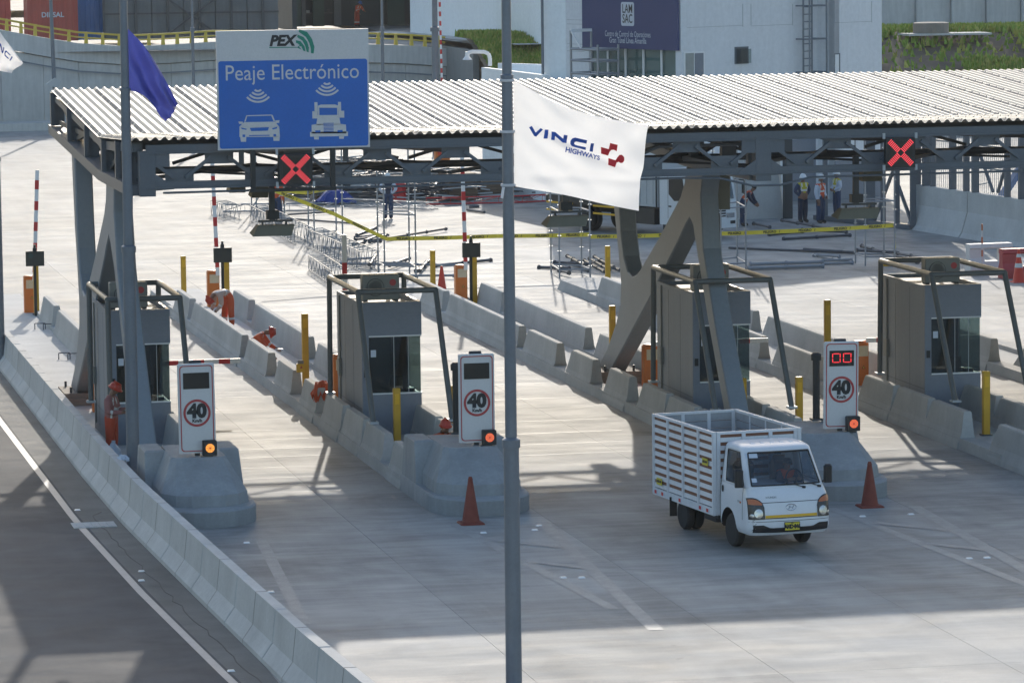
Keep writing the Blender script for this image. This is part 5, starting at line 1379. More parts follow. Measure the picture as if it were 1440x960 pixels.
for v_, ddx in ((113, 0), (185, 0), (260, 0)):                 # white ties round the pole
    z = atY(720, v_, 60).z; MB().lathe([(.112, -.02), (.118, 0), (.112, .02)], (PX, 60, z), 16).build("tie", "flag_white", root)
z = atY(720, 262, 60).z; MB().bar((PX - .1, 59.87, z), (PX - .13, 59.86, z - .17), .05, .02).build("tie_end", "flag_white", root)

TLb, BLb, Cb, Db = atY(178, 39, 82.8), atY(180, 127.5, 82.8), atY(251, 147, 82.8), atY(236, 171, 82.8)
def bfn(u, v):
    # top edge hangs steeply down to the corner, cloth gathers in long folds
    topp = TLb.lerp(Cb, u) + Vector((0.0, 0, .12 * math.sin(math.pi * u) * 1.4)); botp = BLb.lerp(Db, u) + Vector((-.02, 0, .16 * math.sin(math.pi * min(1, u * 1.15)) if u < .87 else .0))
    p = topp.lerp(botp, v)
    p.y += .16 * math.sin(v * 7 - u * 5.5) * min(1, 3 * u) * (1 - .3 * u) + .06 * math.sin(15 * v + 6 * u) * u
    return p
rb_, _ = flag("blue_flag", bfn, 44, 34, "flag_blue", "plain navy blue flag hanging in folds from the left flag pole")
Y3 = 107.3
T3 = [atY(-26, 8, Y3), atY(28, 84, Y3), atY(-28, 95, Y3), atY(22, 103, Y3)]
def wfn(u, v):
    p = T3[0] * (1 - u) * (1 - v) + T3[1] * u * (1 - v) + T3[2] * (1 - u) * v + T3[3] * u * v
    p = Vector(p); p.y += .18 * math.sin(v * 6 + u * 4) * u + .08 * math.sin(13 * u); p.x += .1 * math.sin(v * 5) * u; return p
rw3, _ = flag("white_flag", wfn, 36, 26, "flag_white", "white flag with blue lettering cut off by the left edge of the picture")
o3 = org(rw3)
def F3(u, v):
    e = .01; p = wfn(u, v); n = (wfn(u + e, v) - p).cross(wfn(u, v + e) - p).normalized()
    if n.y > 0: n = -n
    return p + n * .01 - o3
for ch, ua, ub, vt in (("V", .22, .34, .30), ("I", .37, .41, .32), ("N", .44, .56, .33), ("C", .59, .72, .36), ("I", .74, .78, .38)):
    stroke(VIN[ch], ua, ub, vt, vt + .16, .02, "logo_blue", "lettering", rw3, F3)

# ================================================================== PEOPLE
STAND = dict(pel=(0, 0, .96), spi=(0, .0, 1.14), che=(0, .0, 1.36), nck=(0, 0, 1.49), hd0=(0, -.01, 1.55), hd1=(0, -.02, 1.64), hd2=(0, -.01, 1.71),
             sh=(.19, .0, 1.42), el=(.24, .03, 1.14), wr=(.25, -.05, .90), ha=(.25, -.08, .82), hp=(.095, 0, .92), kn=(.11, -.01, .50), an=(.11, .02, .09), to=(.125, -.17, .045))
RAD = dict(pel=.175, spi=.165, che=.185, nck=.07, hd0=.08, hd1=.098, hd2=.06, sh=.098, el=.078, wr=.05, ha=.038, hp=.128, kn=.102, an=.085, to=.05)
def person(loc, rz, label, pose, top_m, leg_m, helmet=None, stripes=True, bands=True, scale=1.0, sleeve=None, group=None, look=(0, 0)):
    J = {}
    for k, v in STAND.items():
        if k in ("sh", "el", "wr", "ha", "hp", "kn", "an", "to"):
            J[k + "L"] = Vector(v); J[k + "R"] = Vector((-v[0], v[1], v[2]))
        else: J[k] = Vector(v)
    for k, v in pose.items(): J[k] = Vector(v)
    root = empty("person", loc, label, "person", group, rz)
    names = list(J); idx = {n: i for i, n in enumerate(names)}; vs = [J[n].copy() for n in names]; rad = [RAD[n] if n in RAD else RAD[n[:-1]] for n in names]
    ed = [("pel", "spi"), ("spi", "che"), ("che", "nck"), ("nck", "hd0"), ("hd0", "hd1"), ("hd1", "hd2")]
    for s in "LR": ed += [("che", "sh" + s), ("sh" + s, "el" + s), ("el" + s, "wr" + s), ("wr" + s, "ha" + s), ("pel", "hp" + s), ("hp" + s, "kn" + s), ("kn" + s, "an" + s), ("an" + s, "to" + s)]
    zone = {("pel", "spi"): "torso", ("spi", "che"): "torso", ("che", "nck"): "torso", ("nck", "hd0"): "skin", ("hd0", "hd1"): "skin", ("hd1", "hd2"): "skin"}
    for s in "LR":
        zone[("che", "sh" + s)] = "torso"; zone[("sh" + s, "el" + s)] = "sleeve"; zone[("el" + s, "wr" + s)] = "sleeve"; zone[("wr" + s, "ha" + s)] = "skin"
        zone[("pel", "hp" + s)] = "leg"; zone[("hp" + s, "kn" + s)] = "leg"; zone[("kn" + s, "an" + s)] = "leg"; zone[("an" + s, "to" + s)] = "boot"
    segs = [(J[a], J[c_], zone[(a, c_)], a, c_) for a, c_ in ed]; E_ = [(idx[a], idx[c_]) for a, c_ in ed]
    # five fingers on each hand
    for s in "LR":
        d_ = (J["ha" + s] - J["wr" + s]).normalized(); side = d_.cross(Vector((1 if s == "L" else -1, .2, .1))).normalized(); inn = d_.cross(side).normalized(); base = idx["ha" + s]
        for k, ln in enumerate((.062, .072, .068, .052)):
            q = J["ha" + s] + side * (.03 - .02 * k) + d_ * .03; vs.append(q); rad.append(.012); E_.append((base, len(vs) - 1))
            q2 = q + d_ * ln * .6 + inn * .012; vs.append(q2); rad.append(.0095); E_.append((len(vs) - 2, len(vs) - 1)); segs.append((J["ha" + s], q2, "skin", "", ""))
            q3 = q2 + d_ * ln * .35 + inn * .03; vs.append(q3); rad.append(.008); E_.append((len(vs) - 2, len(vs) - 1))
        q = J["wr" + s] + (J["ha" + s] - J["wr" + s]) * .5 + side * .04; vs.append(q); rad.append(.013); E_.append((idx["wr" + s], len(vs) - 1)); vs.append(q + side * .02 + d_ * .045); rad.append(.009); E_.append((len(vs) - 2, len(vs) - 1)); segs.append((J["wr" + s], q + d_ * .03, "skin", "", ""))
    # nose
    f = Vector((look[0], -1, look[1])).normalized(); vs.append(J["hd1"] + f * .105 + Vector((0, 0, -.015))); rad.append(.016); E_.append((idx["hd1"], len(vs) - 1)); segs.append((J["hd1"], vs[-1], "skin", "", ""))
    me = bpy.data.meshes.new("tmp"); me.from_pydata([tuple(v) for v in vs], E_, []); ob = bpy.data.objects.new("tmp", me); COL.objects.link(ob)
    sk = ob.modifiers.new("s", 'SKIN'); sk.use_smooth_shade = True; sk.branch_smoothing = .4
    for i, dt in enumerate(me.skin_vertices[0].data):
        r = rad[i]; dt.radius = (r, r); dt.use_root = (i == idx["pel"])
    fl = {"pel": (1.0, .78), "spi": (1.05, .8), "che": (1.1, .75)}
    for n_, (a_, c_) in fl.items(): dt = me.skin_vertices[0].data[idx[n_]]; r = rad[idx[n_]]; dt.radius = (r * a_, r * c_ * 1.05)
    ob.modifiers.new("d", 'SUBSURF').levels = 2
    dg = bpy.context.evaluated_depsgraph_get(); out = bpy.data.meshes.new_from_object(ob.evaluated_get(dg)); bpy.data.objects.remove(ob)
    out.materials.clear(); order = [top_m, leg_m, "skin", "boots", "reflect", sleeve or top_m]
    for mm in order: out.materials.append(MATS[mm])
    zi = {"torso": 0, "leg": 1, "skin": 2, "boot": 3, "sleeve": 5}
    for p in out.polygons:
        c_ = p.center; best = None
        for a, b2, z, na, nb in segs:
            ab = b2 - a; t = max(0, min(1, (c_ - a).dot(ab) / max(1e-9, ab.length_squared))); dd = (c_ - (a + ab * t)).length
            if best is None or dd < best[0]: best = (dd, z, t, na, nb)
        dd, z, t, na, nb = best; k = zi[z]
        if stripes:
            if na == "spi" and .15 < t < .42: k = 4
            if na.startswith("el") and .12 < t < .3 and (sleeve is None): k = 4
            if na == "che" and nb.startswith("sh") and .35 < t < .6: k = 4
        if bands and na.startswith("kn") and .42 < t < .58: k = 4
        p.material_index = k; p.use_smooth = True
    body = bpy.data.objects.new("body", out); COL.objects.link(body); body.parent = root; out.name = "body"
    hd = (J["hd2"] - J["hd0"]).normalized(); fw = (f - hd * f.dot(hd)).normalized(); rt = fw.cross(hd)
    if helmet:
        bb = MB(); pr_ = [(.158, -.005), (.162, .012), (.135, .03), (.13, .07), (.105, .115), (.06, .145), (0, .155)]; n = 18; c0 = J["hd1"] + hd * .02; rs = []
        for r_, z in pr_:
            rs.append([c0 + (fw * math.cos(2 * math.pi * i / n) * r_ * (1.12 if r_ > .13 and math.cos(2 * math.pi * i / n) > 0 else 1.0) + rt * math.sin(2 * math.pi * i / n) * r_ * .86) + hd * z for i in range(n)])
        bb.rings(rs, caps=False); hm = bb.build("helmet", helmet, root, world=False, smooth=True)
        MB().bar(c0 + hd * .15 - fw * .08, c0 + hd * .13 + fw * .1, .03, .025, tuple(hd)).build("helmet_ridge", helmet, hm, world=False)
    else:
        bb = MB(); n = 14; c0 = J["hd1"] + hd * .02
        bb.rings([[c0 - fw * .015 + (fw * math.cos(2 * math.pi * i / n) + rt * math.sin(2 * math.pi * i / n)) * r_ + hd * z for i in range(n)] for r_, z in ((.1, .0), (.108, .04), (.09, .085), (.05, .11), (0, .118))], caps=False); bb.build("hair", "letter_black", root, world=False, smooth=True)
    for s in (-1, 1):
        c0 = J["hd1"] + rt * s * .092; MB().bar(c0 - hd * .03, c0 + hd * .025, .02, .035, tuple(rt)).build("ear", "skin", root, world=False)
        e0 = J["hd1"] + fw * .088 + rt * s * .034 + hd * .01; MB().bar(e0 - rt * .013, e0 + rt * .013, .01, .012, tuple(hd)).build("eye", "letter_black", root, world=False)
    m0 = J["hd1"] + fw * .085 - hd * .045; MB().bar(m0 - rt * .022, m0 + rt * .022, .012, .008, tuple(hd)).build("mouth", "sign_red", root, world=False)
    # belt
    root.scale = (scale,) * 3
    return root
# worker standing beside the leftmost booth, reading a slate in both hands
P1 = gp(156, 641)
person((9.36, 87.2, 0.0), R(62), "worker in red overalls and red helmet standing beside the leftmost booth, looking down",
       dict(hd0=(0, -.05, 1.54), hd1=(0, -.09, 1.62), hd2=(0, -.12, 1.69), elL=(.26, -.06, 1.14), wrL=(.12, -.30, 1.17), haL=(.08, -.38, 1.18), elR=(-.25, -.04, 1.13), wrR=(-.1, -.28, 1.14), haR=(-.05, -.36, 1.16), anL=(.14, .05, .09), toL=(.17, -.13, .045), knL=(.13, .0, .5)),
       "cloth_pink", "cloth_red", "helmet_red", look=(0, -.6))
o = empty("paper_slate", (9.7, 87.0, 1.2), "small pale slate held by the worker beside the leftmost booth", "slate"); MB().bar((9.64, 87.02, 1.17), (9.88, 86.9, 1.24), .2, .02).build("board", "steel_dark", o); MB().bar((9.66, 87.01, 1.187), (9.86, 86.91, 1.25), .16, .006).build("sheet", "bag_white", o)
bb = MB(); bb.lathe([(0, 0), (.17, .02), (.2, .15), (.14, .36), (.05, .5), (.02, .56), (0, .56)], (9.34, 86.75, 0), 11)
rnd = random.Random(3); bb.v = [(x + rnd.uniform(-.03, .03), y + rnd.uniform(-.03, .03), z) for x, y, z in bb.v]
tag(bb.build("plastic_bag", "bag_white", smooth=False), "white plastic bag hanging by the legs of the worker at the leftmost booth", "plastic bag")
# bending worker
p = gp(323, 461, .13)
person((p.x, p.y, .13), R(-68), "worker with pale shirt and red helmet bending forward over the island barrier",
       dict(pel=(0, .05, .93), spi=(0, -.13, 1.05), che=(0, -.36, 1.07), nck=(0, -.49, 1.0), hd0=(0, -.54, .95), hd1=(0, -.60, .88), hd2=(0, -.65, .83), shL=(.18, -.4, 1.0), shR=(-.18, -.4, 1.0),
            elL=(.2, -.36, .72), wrL=(.12, -.5, .52), haL=(.1, -.56, .46), elR=(-.2, -.38, .73), wrR=(-.1, -.52, .54), haR=(-.08, -.58, .47), knL=(.12, -.02, .5), knR=(-.12, -.08, .49), anR=(-.13, -.1, .09), toR=(-.14, -.28, .05)),
       "cloth_pale", "cloth_orange", "helmet_red", look=(0, -.9))
o = empty("chisel_bar", (p.x - .52, p.y, .3), "pale bar held down to the deck by the bending worker", "bar"); MB().tube((p.x - .60, p.y - .25, .16), (p.x - .52, p.y - .22, .62), .022).build("shaft", "plastic_white", o)
# kneeling worker
p = gp(358, 507, .13)
person((p.x, p.y, .13), R(72), "worker in orange overalls and red helmet kneeling low between the island barriers",
       dict(pel=(0, .12, .36), spi=(0, .0, .52), che=(0, -.16, .68), nck=(0, -.27, .74), hd0=(0, -.33, .76), hd1=(0, -.41, .76), hd2=(0, -.47, .78), shL=(.19, -.18, .66), shR=(-.19, -.18, .66), elL=(.24, -.34, .42), wrL=(.2, -.52, .3), haL=(.2, -.6, .27),
            elR=(-.24, -.30, .40), wrR=(-.16, -.46, .16), haR=(-.15, -.54, .1), hpL=(.1, .1, .33), hpR=(-.1, .1, .33), knL=(.17, -.22, .16), knR=(-.17, -.16, .1), anL=(.13, .12, .1), anR=(-.13, .16, .1), toL=(.13, .2, .03), toR=(-.13, .24, .03)),
       "cloth_orange", "cloth_red", "helmet_red", look=(0, -.6))
o = empty("hand_trowel", (p.x + .6, p.y - .2, .4), "small tool held in the hand of the kneeling worker", "tool"); MB().bar((p.x + .55, p.y - .02, .42), (p.x + .75, p.y - .1, .42), .08, .03).build("blade", "bag_white", o)
# crouching worker behind the middle plinth
SQ = dict(pel=(0, .12, .40), spi=(0, .08, .62), che=(0, -.0, .86), nck=(0, -.05, .99), hd0=(0, -.08, 1.05), hd1=(0, -.11, 1.13), hd2=(0, -.11, 1.20), shL=(.2, -.02, .92), shR=(-.2, -.02, .92), elL=(.3, -.14, .68), wrL=(.16, -.34, .62), haL=(.1, -.4, .6),
          elR=(-.32, -.12, .70), wrR=(-.2, -.33, .64), haR=(-.13, -.4, .62), hpL=(.1, .1, .38), hpR=(-.1, .1, .38), knL=(.2, -.3, .5), knR=(-.2, -.3, .5), anL=(.16, -.05, .09), anR=(-.16, -.05, .09), toL=(.17, -.24, .045), toR=(-.17, -.24, .045))
person((atY(624, 600, 82.6).x, 82.6, .0), R(8), "worker in orange with red helmet crouching behind the middle sign plinth", SQ, "cloth_orange", "cloth_red", "helmet_red", look=(0, -.7))
# standing figures in the yard
def away(px, py, label, tm, lm, hel, rz, pose={}, st=True, sl=None, sc_=1.0):
    p = gp(px, py); return person((p.x, p.y, 0), rz, label, pose, tm, lm, hel, st, False, sc_, sl)
ARMS = dict(elL=(.26, .0, 1.14), wrL=(.14, -.2, 1.05), haL=(.06, -.24, 1.04), elR=(-.26, .0, 1.14), wrR=(-.14, -.2, 1.07), haR=(-.06, -.24, 1.07))
HIPS = dict(elL=(.33, .05, 1.17), wrL=(.17, -.02, 1.0), haL=(.12, -.05, .98), elR=(-.33, .05, 1.17), wrR=(-.17, -.02, 1.0), haR=(-.12, -.05, .98))
away(390, 314, "person in orange vest and jeans walking behind the left hanging floodlight", "vest_orange", "cloth_jean", None, R(150), dict(knL=(.11, -.12, .5), anL=(.11, -.2, .09), toL=(.12, -.38, .05)), True)
away(546, 308, "person in navy vest and jeans standing between scaffold uprights", "cloth_navy", "cloth_jean", "helmet_white", R(175), HIPS, False, "cloth_white")
away(1129, 313, "person in yellow vest and white helmet, leftmost of the three before the grey building", "vest_yellow", "cloth_navy", "helmet_white", R(20), HIPS, True, "cloth_jean", 1.03)
away(1154, 314, "person in orange vest and white helmet, between the two in yellow vests", "vest_orange", "cloth_jean", "helmet_white", R(35), dict(elL=(.25, .04, 1.14), wrL=(.2, -.12, .95), haL=(.16, -.18, .93)), True, "cloth_white", 1.03)
away(1177, 305, "person in yellow vest seen side-on, rightmost of the three before the grey building", "vest_yellow", "cloth_jean", "helmet_white", R(-75), ARMS, True, "cloth_white", 1.0)
away(1045, 318, "person in red vest stooping beside the front of the big white lorry", "vest_orange", "cloth_jean", None, R(60), dict(spi=(0, -.1, 1.1), che=(0, -.25, 1.25), nck=(0, -.33, 1.33), hd0=(0, -.37, 1.37), hd1=(0, -.42, 1.43), hd2=(0, -.44, 1.5), shL=(.19, -.25, 1.28), shR=(-.19, -.25, 1.28), elL=(.22, -.35, 1.02), wrL=(.15, -.5, .85), haL=(.12, -.55, .8), elR=(-.22, -.35, 1.02), wrR=(-.15, -.5, .85), haR=(-.12, -.55, .8)), True, "cloth_navy")
p = gp(502, 37.5, ZT); person((p.x, p.y, ZT), R(30), "worker in orange with blue helmet stooping before the dark workshop", dict(spi=(0, -.08, 1.12), che=(0, -.2, 1.3), nck=(0, -.27, 1.4), hd0=(0, -.3, 1.45), hd1=(0, -.34, 1.52), hd2=(0, -.36, 1.6), shL=(.19, -.2, 1.33), shR=(-.19, -.2, 1.33), elL=(.3, -.3, 1.1), wrL=(.25, -.5, 1.0), haL=(.25, -.58, .98), elR=(-.3, -.3, 1.1), wrR=(-.2, -.5, .9), haR=(-.2, -.55, .85)), "cloth_orange", "cloth_red", "helmet_blue")

# ================================================================== STAKE TRUCK
trk_ = empty("stake_truck", (0, 0, 0), "small white stake-bed truck with brown slats driving out of the toll lane", "truck")
ST = [(.36, -1.0, .60, .82), (.42, -1.06, .62, .855), (.50, -1.09, .62, .868), (.66, -1.085, .62, .87), (.82, -1.06, .62, .87), (.95, -1.03, .62, .868), (1.06, -.985, .62, .862), (1.14, -.92, .62, .852), (1.20, -.86, .62, .842),
      (1.24, -.82, .62, .835), (1.40, -.68, .62, .81), (1.56, -.545, .62, .782), (1.70, -.43, .62, .755), (1.75, -.385, .615, .745), (1.82, -.30, .60, .72), (1.88, -.17, .57, .68), (1.92, .0, .5, .6), (1.935, .1, .42, .5)]
def prof(z):
    z = max(ST[0][0], min(ST[-1][0], z))
    for a_, c_ in zip(ST, ST[1:]):
        if z <= c_[0]:
            t = (z - a_[0]) / (c_[0] - a_[0]); return [a_[k] + (c_[k] - a_[k]) * t for k in range(4)]
NF, NC, NS, NB = 14, 4, 10, 6
def ring(z, inset=0.0):
    _, yf, yr, w = prof(z); w -= inset; yf += inset; yr -= inset; r = .17; pts = []
    def fb(x): return .05 * (x / w) ** 2
    for i in range(NF): x = -(w - r) + 2 * (w - r) * i / NF; pts.append((x, yf + fb(x), z))
    x0 = w - r; y0 = yf + fb(x0)
    for i in range(NC): t = R(-90 + 90 * i / NC); pts.append((x0 + r * math.cos(t), y0 + r + r * math.sin(t), z))
    for i in range(NS): pts.append((w, y0 + r + (yr - .08 - y0 - r) * i / NS, z))
    pts.append((w, yr - .08, z))
    for i in range(NB + 1): pts.append((w - .04 - 2 * (w - .04) * i / NB, yr, z))
    for i in range(NS + 1): pts.append((-w, yr - .08 - (yr - .08 - y0 - r) * i / NS, z))
    for i in range(1, NC): t = R(180 + 90 * i / NC); pts.append((-x0 + r * math.cos(t), y0 + r + r * math.sin(t), z))
    return [Vector(p) for p in pts]
NR = len(ring(1.0))
def front(x, z, k=.006):
    _, yf, yr, w = prof(z); r = .17; x0 = w - r; ax = min(abs(x), w - .001)
    if ax <= x0: y = yf + .05 * (ax / w) ** 2
    else:
        y0 = yf + .05 * (x0 / w) ** 2; y = y0 + r - math.sqrt(max(0, r * r - (ax - x0) ** 2))
    nx = 0 if ax <= x0 else (ax - x0) / r; ny = math.sqrt(max(0.05, 1 - nx * nx))
    return Vector((x + math.copysign(nx * k, x), y - ny * k, z))
FA = .12
# lower body: closed solid with the wheel arches cut out
bb = MB(); zs = [.36, .42, .50, .58, .66, .74, .82, .9, .95, 1.06, 1.14, 1.20]; bb.rings([ring(z) for z in zs]); low = bb.build("cab_body", "truck_white", trk_, world=False, smooth=True)
cut = MB(); cut.tube((-1.2, FA, .35), (1.2, FA, .35), .415, n=40); co = cut.build("tmp_cut", "truck_white", None)
md = low.modifiers.new("b", 'BOOLEAN'); md.operation = 'DIFFERENCE'; md.object = co; md.solver = 'EXACT'
dg = bpy.context.evaluated_depsgraph_get(); nm_ = bpy.data.meshes.new_from_object(low.evaluated_get(dg)); low.modifiers.clear(); low.data = nm_; bpy.data.objects.remove(co)
nm_.name = "cab_body"; nm_.materials.append(MATS["plastic_black"])
for p in nm_.polygons:
    if math.hypot(p.center.y - FA, p.center.z - .35) < .418 and abs(p.center.x) < .865 and abs(p.normal.x) < .3: p.material_index = 1
for p in nm_.polygons: p.use_smooth = True
try: nm_.set_sharp_from_angle(angle=R(35))
except Exception: pass
# greenhouse
zs = [1.20, 1.24, 1.40, 1.56, 1.70, 1.75, 1.82, 1.88, 1.92, 1.935]; rs = [ring(z) for z in zs]
fi, wn_, sw, rwn = [], [], [[], []], []
def in_win(k, i):
    if not (1 <= k <= 3): return None
    if i < NF or i == NF or i == NR - 1: return "w"
    if NF + NC + 0 <= i < NF + NC + NS - 2 and i >= NF + NC: return "r"
    s0 = NF + NC + NS + 1 + NB + 1
    if s0 + 2 <= i < s0 + NS: return "l"
    if NF + NC + NS + 2 <= i < NF + NC + NS + 1 + NB - 1: return "b"
    return None
vs_ = [p for r_ in rs for p in r_]; bodyf, glassf = [], {"w": [], "r": [], "l": [], "b": []}
for k in range(len(zs) - 1):
    for i in range(NR):
        j = (i + 1) % NR; f_ = (k * NR + i, k * NR + j, (k + 1) * NR + j, (k + 1) * NR + i); w_ = in_win(k, i)
        (glassf[w_] if w_ else bodyf).append(f_)
bodyf.append(tuple((len(zs) - 1) * NR + i for i in range(NR)))
bb = MB(); bb.add(vs_, bodyf); gh = bb.build("cab_roof", "truck_white", trk_, fix=False, world=False, smooth=True)
md = gh.modifiers.new("t", 'SOLIDIFY'); md.thickness = .03; md.offset = -1
for key, nm in (("w", "windscreen"), ("r", "side_window"), ("l", "side_window"), ("b", "rear_window")):
    bb = MB(); used = sorted({i for f_ in glassf[key] for i in f_}); mp_ = {i: n for n, i in enumerate(used)}
    cen = Vector((0, .1, 1.5)); bb.add([vs_[i] + (cen - vs_[i]).normalized() * .012 for i in used], [tuple(mp_[i] for i in f_) for f_ in glassf[key]])
    bb.build(nm, "cab_glass", trk_, fix=False, world=False, smooth=True)
def loop(pts, r, nm, mt_="plastic_black", par=trk_, closed=True):
    bb = MB(); bb.path(list(pts) + ([pts[0]] if closed else []), r, 5); return bb.build(nm, mt_, par, world=False)
iw = [NR - 1] + list(range(NF + 2))
g1_ = [rs[1][i % NR] for i in iw]; g2_ = [rs[k][(NF + 1) % NR] for k in (2, 3)]; g3_ = [rs[4][i % NR] for i in reversed(iw)]; g4_ = [rs[k][NR - 1] for k in (3, 2)]
loop(g1_ + g2_ + g3_ + g4_, .016, "window_seal")
for lst in ([NF + NC + i for i in range(NS - 1)], [NF + NC + NS + 1 + NB + 1 + 2 + i for i in range(NS - 1)]):
    loop([rs[1][i] for i in lst] + [rs[k][lst[-1]] for k in (2, 3)] + [rs[4][i] for i in reversed(lst)] + [rs[k][lst[0]] for k in (3, 2)], .013, "window_seal")
for x in (-.42, -.21, 0, .21, .42):
    MB().rings([[(x - .05, -.12, 1.885), (x + .05, -.12, 1.885), (x + .05, .5, 1.925), (x - .05, .5, 1.925)], [(x - .03, -.05, 1.935), (x + .03, -.05, 1.935), (x + .03, .44, 1.945), (x - .03, .44, 1.945)]]).build("roof_rib", "truck_white", trk_, world=False)
# fittings on the nose, laid on the curved front
def patch(x0, x1, zb, zt, mt_, nm, k=.008, n=10, m_=5, par=trk_):
    bb = MB(); vs = []
    for j in range(m_ + 1):
        for i in range(n + 1):
            x = x0 + (x1 - x0) * i / n; a_ = zb(x) if callable(zb) else zb; c_ = zt(x) if callable(zt) else zt; vs.append(front(x, a_ + (c_ - a_) * j / m_, k))
    bb.add(vs, [(j * (n + 1) + i, j * (n + 1) + i + 1, (j + 1) * (n + 1) + i + 1, (j + 1) * (n + 1) + i) for j in range(m_) for i in range(n)])
    return bb.build(nm, mt_, par, fix=False, world=False, smooth=True)
patch(-.555, .555, .685, .735, "stripe_yellow", "yellow_stripe", .007, 16, 1)
patch(-.56, .56, .668, .682, "plastic_black", "panel_gap", .004, 16, 1); patch(-.60, .60, .955, .966, "plastic_black", "panel_gap", .004, 16, 1)
patch(-.80, .80, lambda x: .405 + .02 * (abs(x) / .8) ** 2, lambda x: .50 if abs(x) < .45 else .50 + min(.06, (abs(x) - .45) * .4), "plastic_black", "bumper_intake", .008, 24, 3)
patch(-.86, .86, .615, .625, "steel_dark", "panel_gap", .003, 24, 1)
for s in (-1, 1):
    hl = patch(s * .565, s * .862, lambda x: .665, lambda x: 1.06 - 2.6 * (abs(x) - .79) ** 2 - (.05 if abs(x) < .6 else 0), "headlamp_dark", "headlight", .012, 8, 6)
    patch(s * .61, s * .85, lambda x: .925 + .05 * (abs(x) - .6), lambda x: 1.035 - 2.6 * (abs(x) - .79) ** 2, "amber", "indicator_lens", .017, 6, 3, hl)
    for cx_, cz_, r_ in ((.69, .775, .085), (.81, .735, .035)):
        bb = MB(); pts = [front(s * cx_ + r_ * math.cos(t * math.pi / 9), cz_ + r_ * math.sin(t * math.pi / 9), .02) for t in range(18)]; c_ = front(s * cx_, cz_, .03)
        bb.add(pts + [c_], [(i, (i + 1) % 18, 18) for i in range(18)]); bb.build("headlamp_lens", "lamp_glass", hl, fix=False, world=False, smooth=True)
    # mirrors, handles
    mr = MB().bbox(s * .96 - .085, s * .96 + .085, -.72, -.62, 1.22, 1.50, .03).build("mirror", "plastic_black", trk_, world=False)
    MB().path([(s * .84, -.60, 1.22), (s * .93, -.64, 1.26), (s * .93, -.66, 1.4)], .018, 6).build("mirror_arm", "plastic_black", mr, world=False)
    MB().lathe([(0, 0), (.05, 0), (.05, .01), (0, .012)], (0, 0, 0), 14)
    bb = MB(); bb.lathe([(0, 0), (.052, 0), (.045, .014), (0, .016)], (0, 0, 0), 14); bb.v = [(s * (.868 + z), .42 + x * .8, 1.08 + y * 1.25) for x, y, z in bb.v]; bb.build("door_handle", "plastic_black", trk_, world=False)
    bb = MB(); bb.lathe([(0, 0), (.03, 0), (.02, .014), (0, .016)], (0, 0, 0), 12); bb.v = [(s * (.87 + z), -.52 + x * 1.2, .93 + y * .7) for x, y, z in bb.v]; bb.build("side_repeater", "amber", trk_, world=False)
    for seg in (((-.62, .62), (-.62, 1.2)), ((.56, .45), (.56, 1.7)), ((.45, .44), (.56, .44))):
        pts = []
        for t in range(7):
            y = seg[0][0] + (seg[1][0] - seg[0][0]) * t / 6; z = seg[0][1] + (seg[1][1] - seg[0][1]) * t / 6; pts.append((s * (prof(z)[3] + .0015), y, z))
        MB().path(pts, .005, 4).build("door_gap", "steel_dark", trk_, world=False)
bb = MB(); rnd = random.Random(2)
for k in range(9):
    x = -.80 + rnd.uniform(-.02, .02); z = .44 + k * .025; bb.tube(front(x, z, .008), front(x + rnd.uniform(-.02, .04), z + rnd.uniform(.01, .04), .008), .004, n=4)
bb.build("bumper_scuff", "steel_dark", trk_, world=False, kind="stuff")
# emblem, plate, wipers
bb = MB()
for k in range(20):
    a0, a1 = 2 * math.pi * k / 20, 2 * math.pi * (k + 1) / 20; bb.tube(front(.11 * math.cos(a0), .865 + .055 * math.sin(a0), .012), front(.11 * math.cos(a1), .865 + .055 * math.sin(a1), .012), .007, n=5, caps=False)
for x in (-.038, .038): bb.tube(front(x - .018, .835, .012), front(x + .018, .895, .012), .007, n=5)
bb.tube(front(-.045, .862, .012), front(.045, .868, .012), .006, n=5); bb.build("badge", "chrome", trk_, world=False)
lp = MB().box(-.165, .165, -1.115, -1.098, .44, .60).build("number_plate", "plastic_black", trk_, world=False)
MB().box(-.155, .155, -1.12, -1.116, .45, .59).build("plate_face", "plate_yellow", lp, world=False)
text("AMD·846", .10, "letter_black", lp, lambda x, y: Vector((x, -1.1225, .513 + y)), .008, xs=.85)
text("PERU", .025, "letter_black", lp, lambda x, y: Vector((x, -1.1225, .577 + y)), .001)
for x0, x1 in ((-.1, .38), (.30, .72)):
    bb = MB(); bb.tube(front(x1, 1.19, .02), front(x1 - .06, 1.2, .035), .022); bb.path([front(x1, 1.19, .03), front((x0 + x1) / 2, 1.245, .03), front(x0, 1.25, .03)], .009, 5); bb.build("wiper", "plastic_black", trk_, world=False)
patch(-.71, -.47, 1.63, 1.70, "bag_white", "sticker", .004, 3, 1); patch(-.70, -.60, 1.29, 1.35, "bag_white", "sticker", .004, 2, 1)
text("HYUNDAI", .05, "steel_dark", trk_, lambda x, y: front(-.4 + x, 1.05 + y, .004), .0)
text("H100", .06, "steel_dark", trk_, lambda x, y: Vector((-.8725, -.70 - x * -1 * -1, .94 + y)) if False else Vector((-.8725, -.44 + x * -1 * -1, .94 + y)), .0)
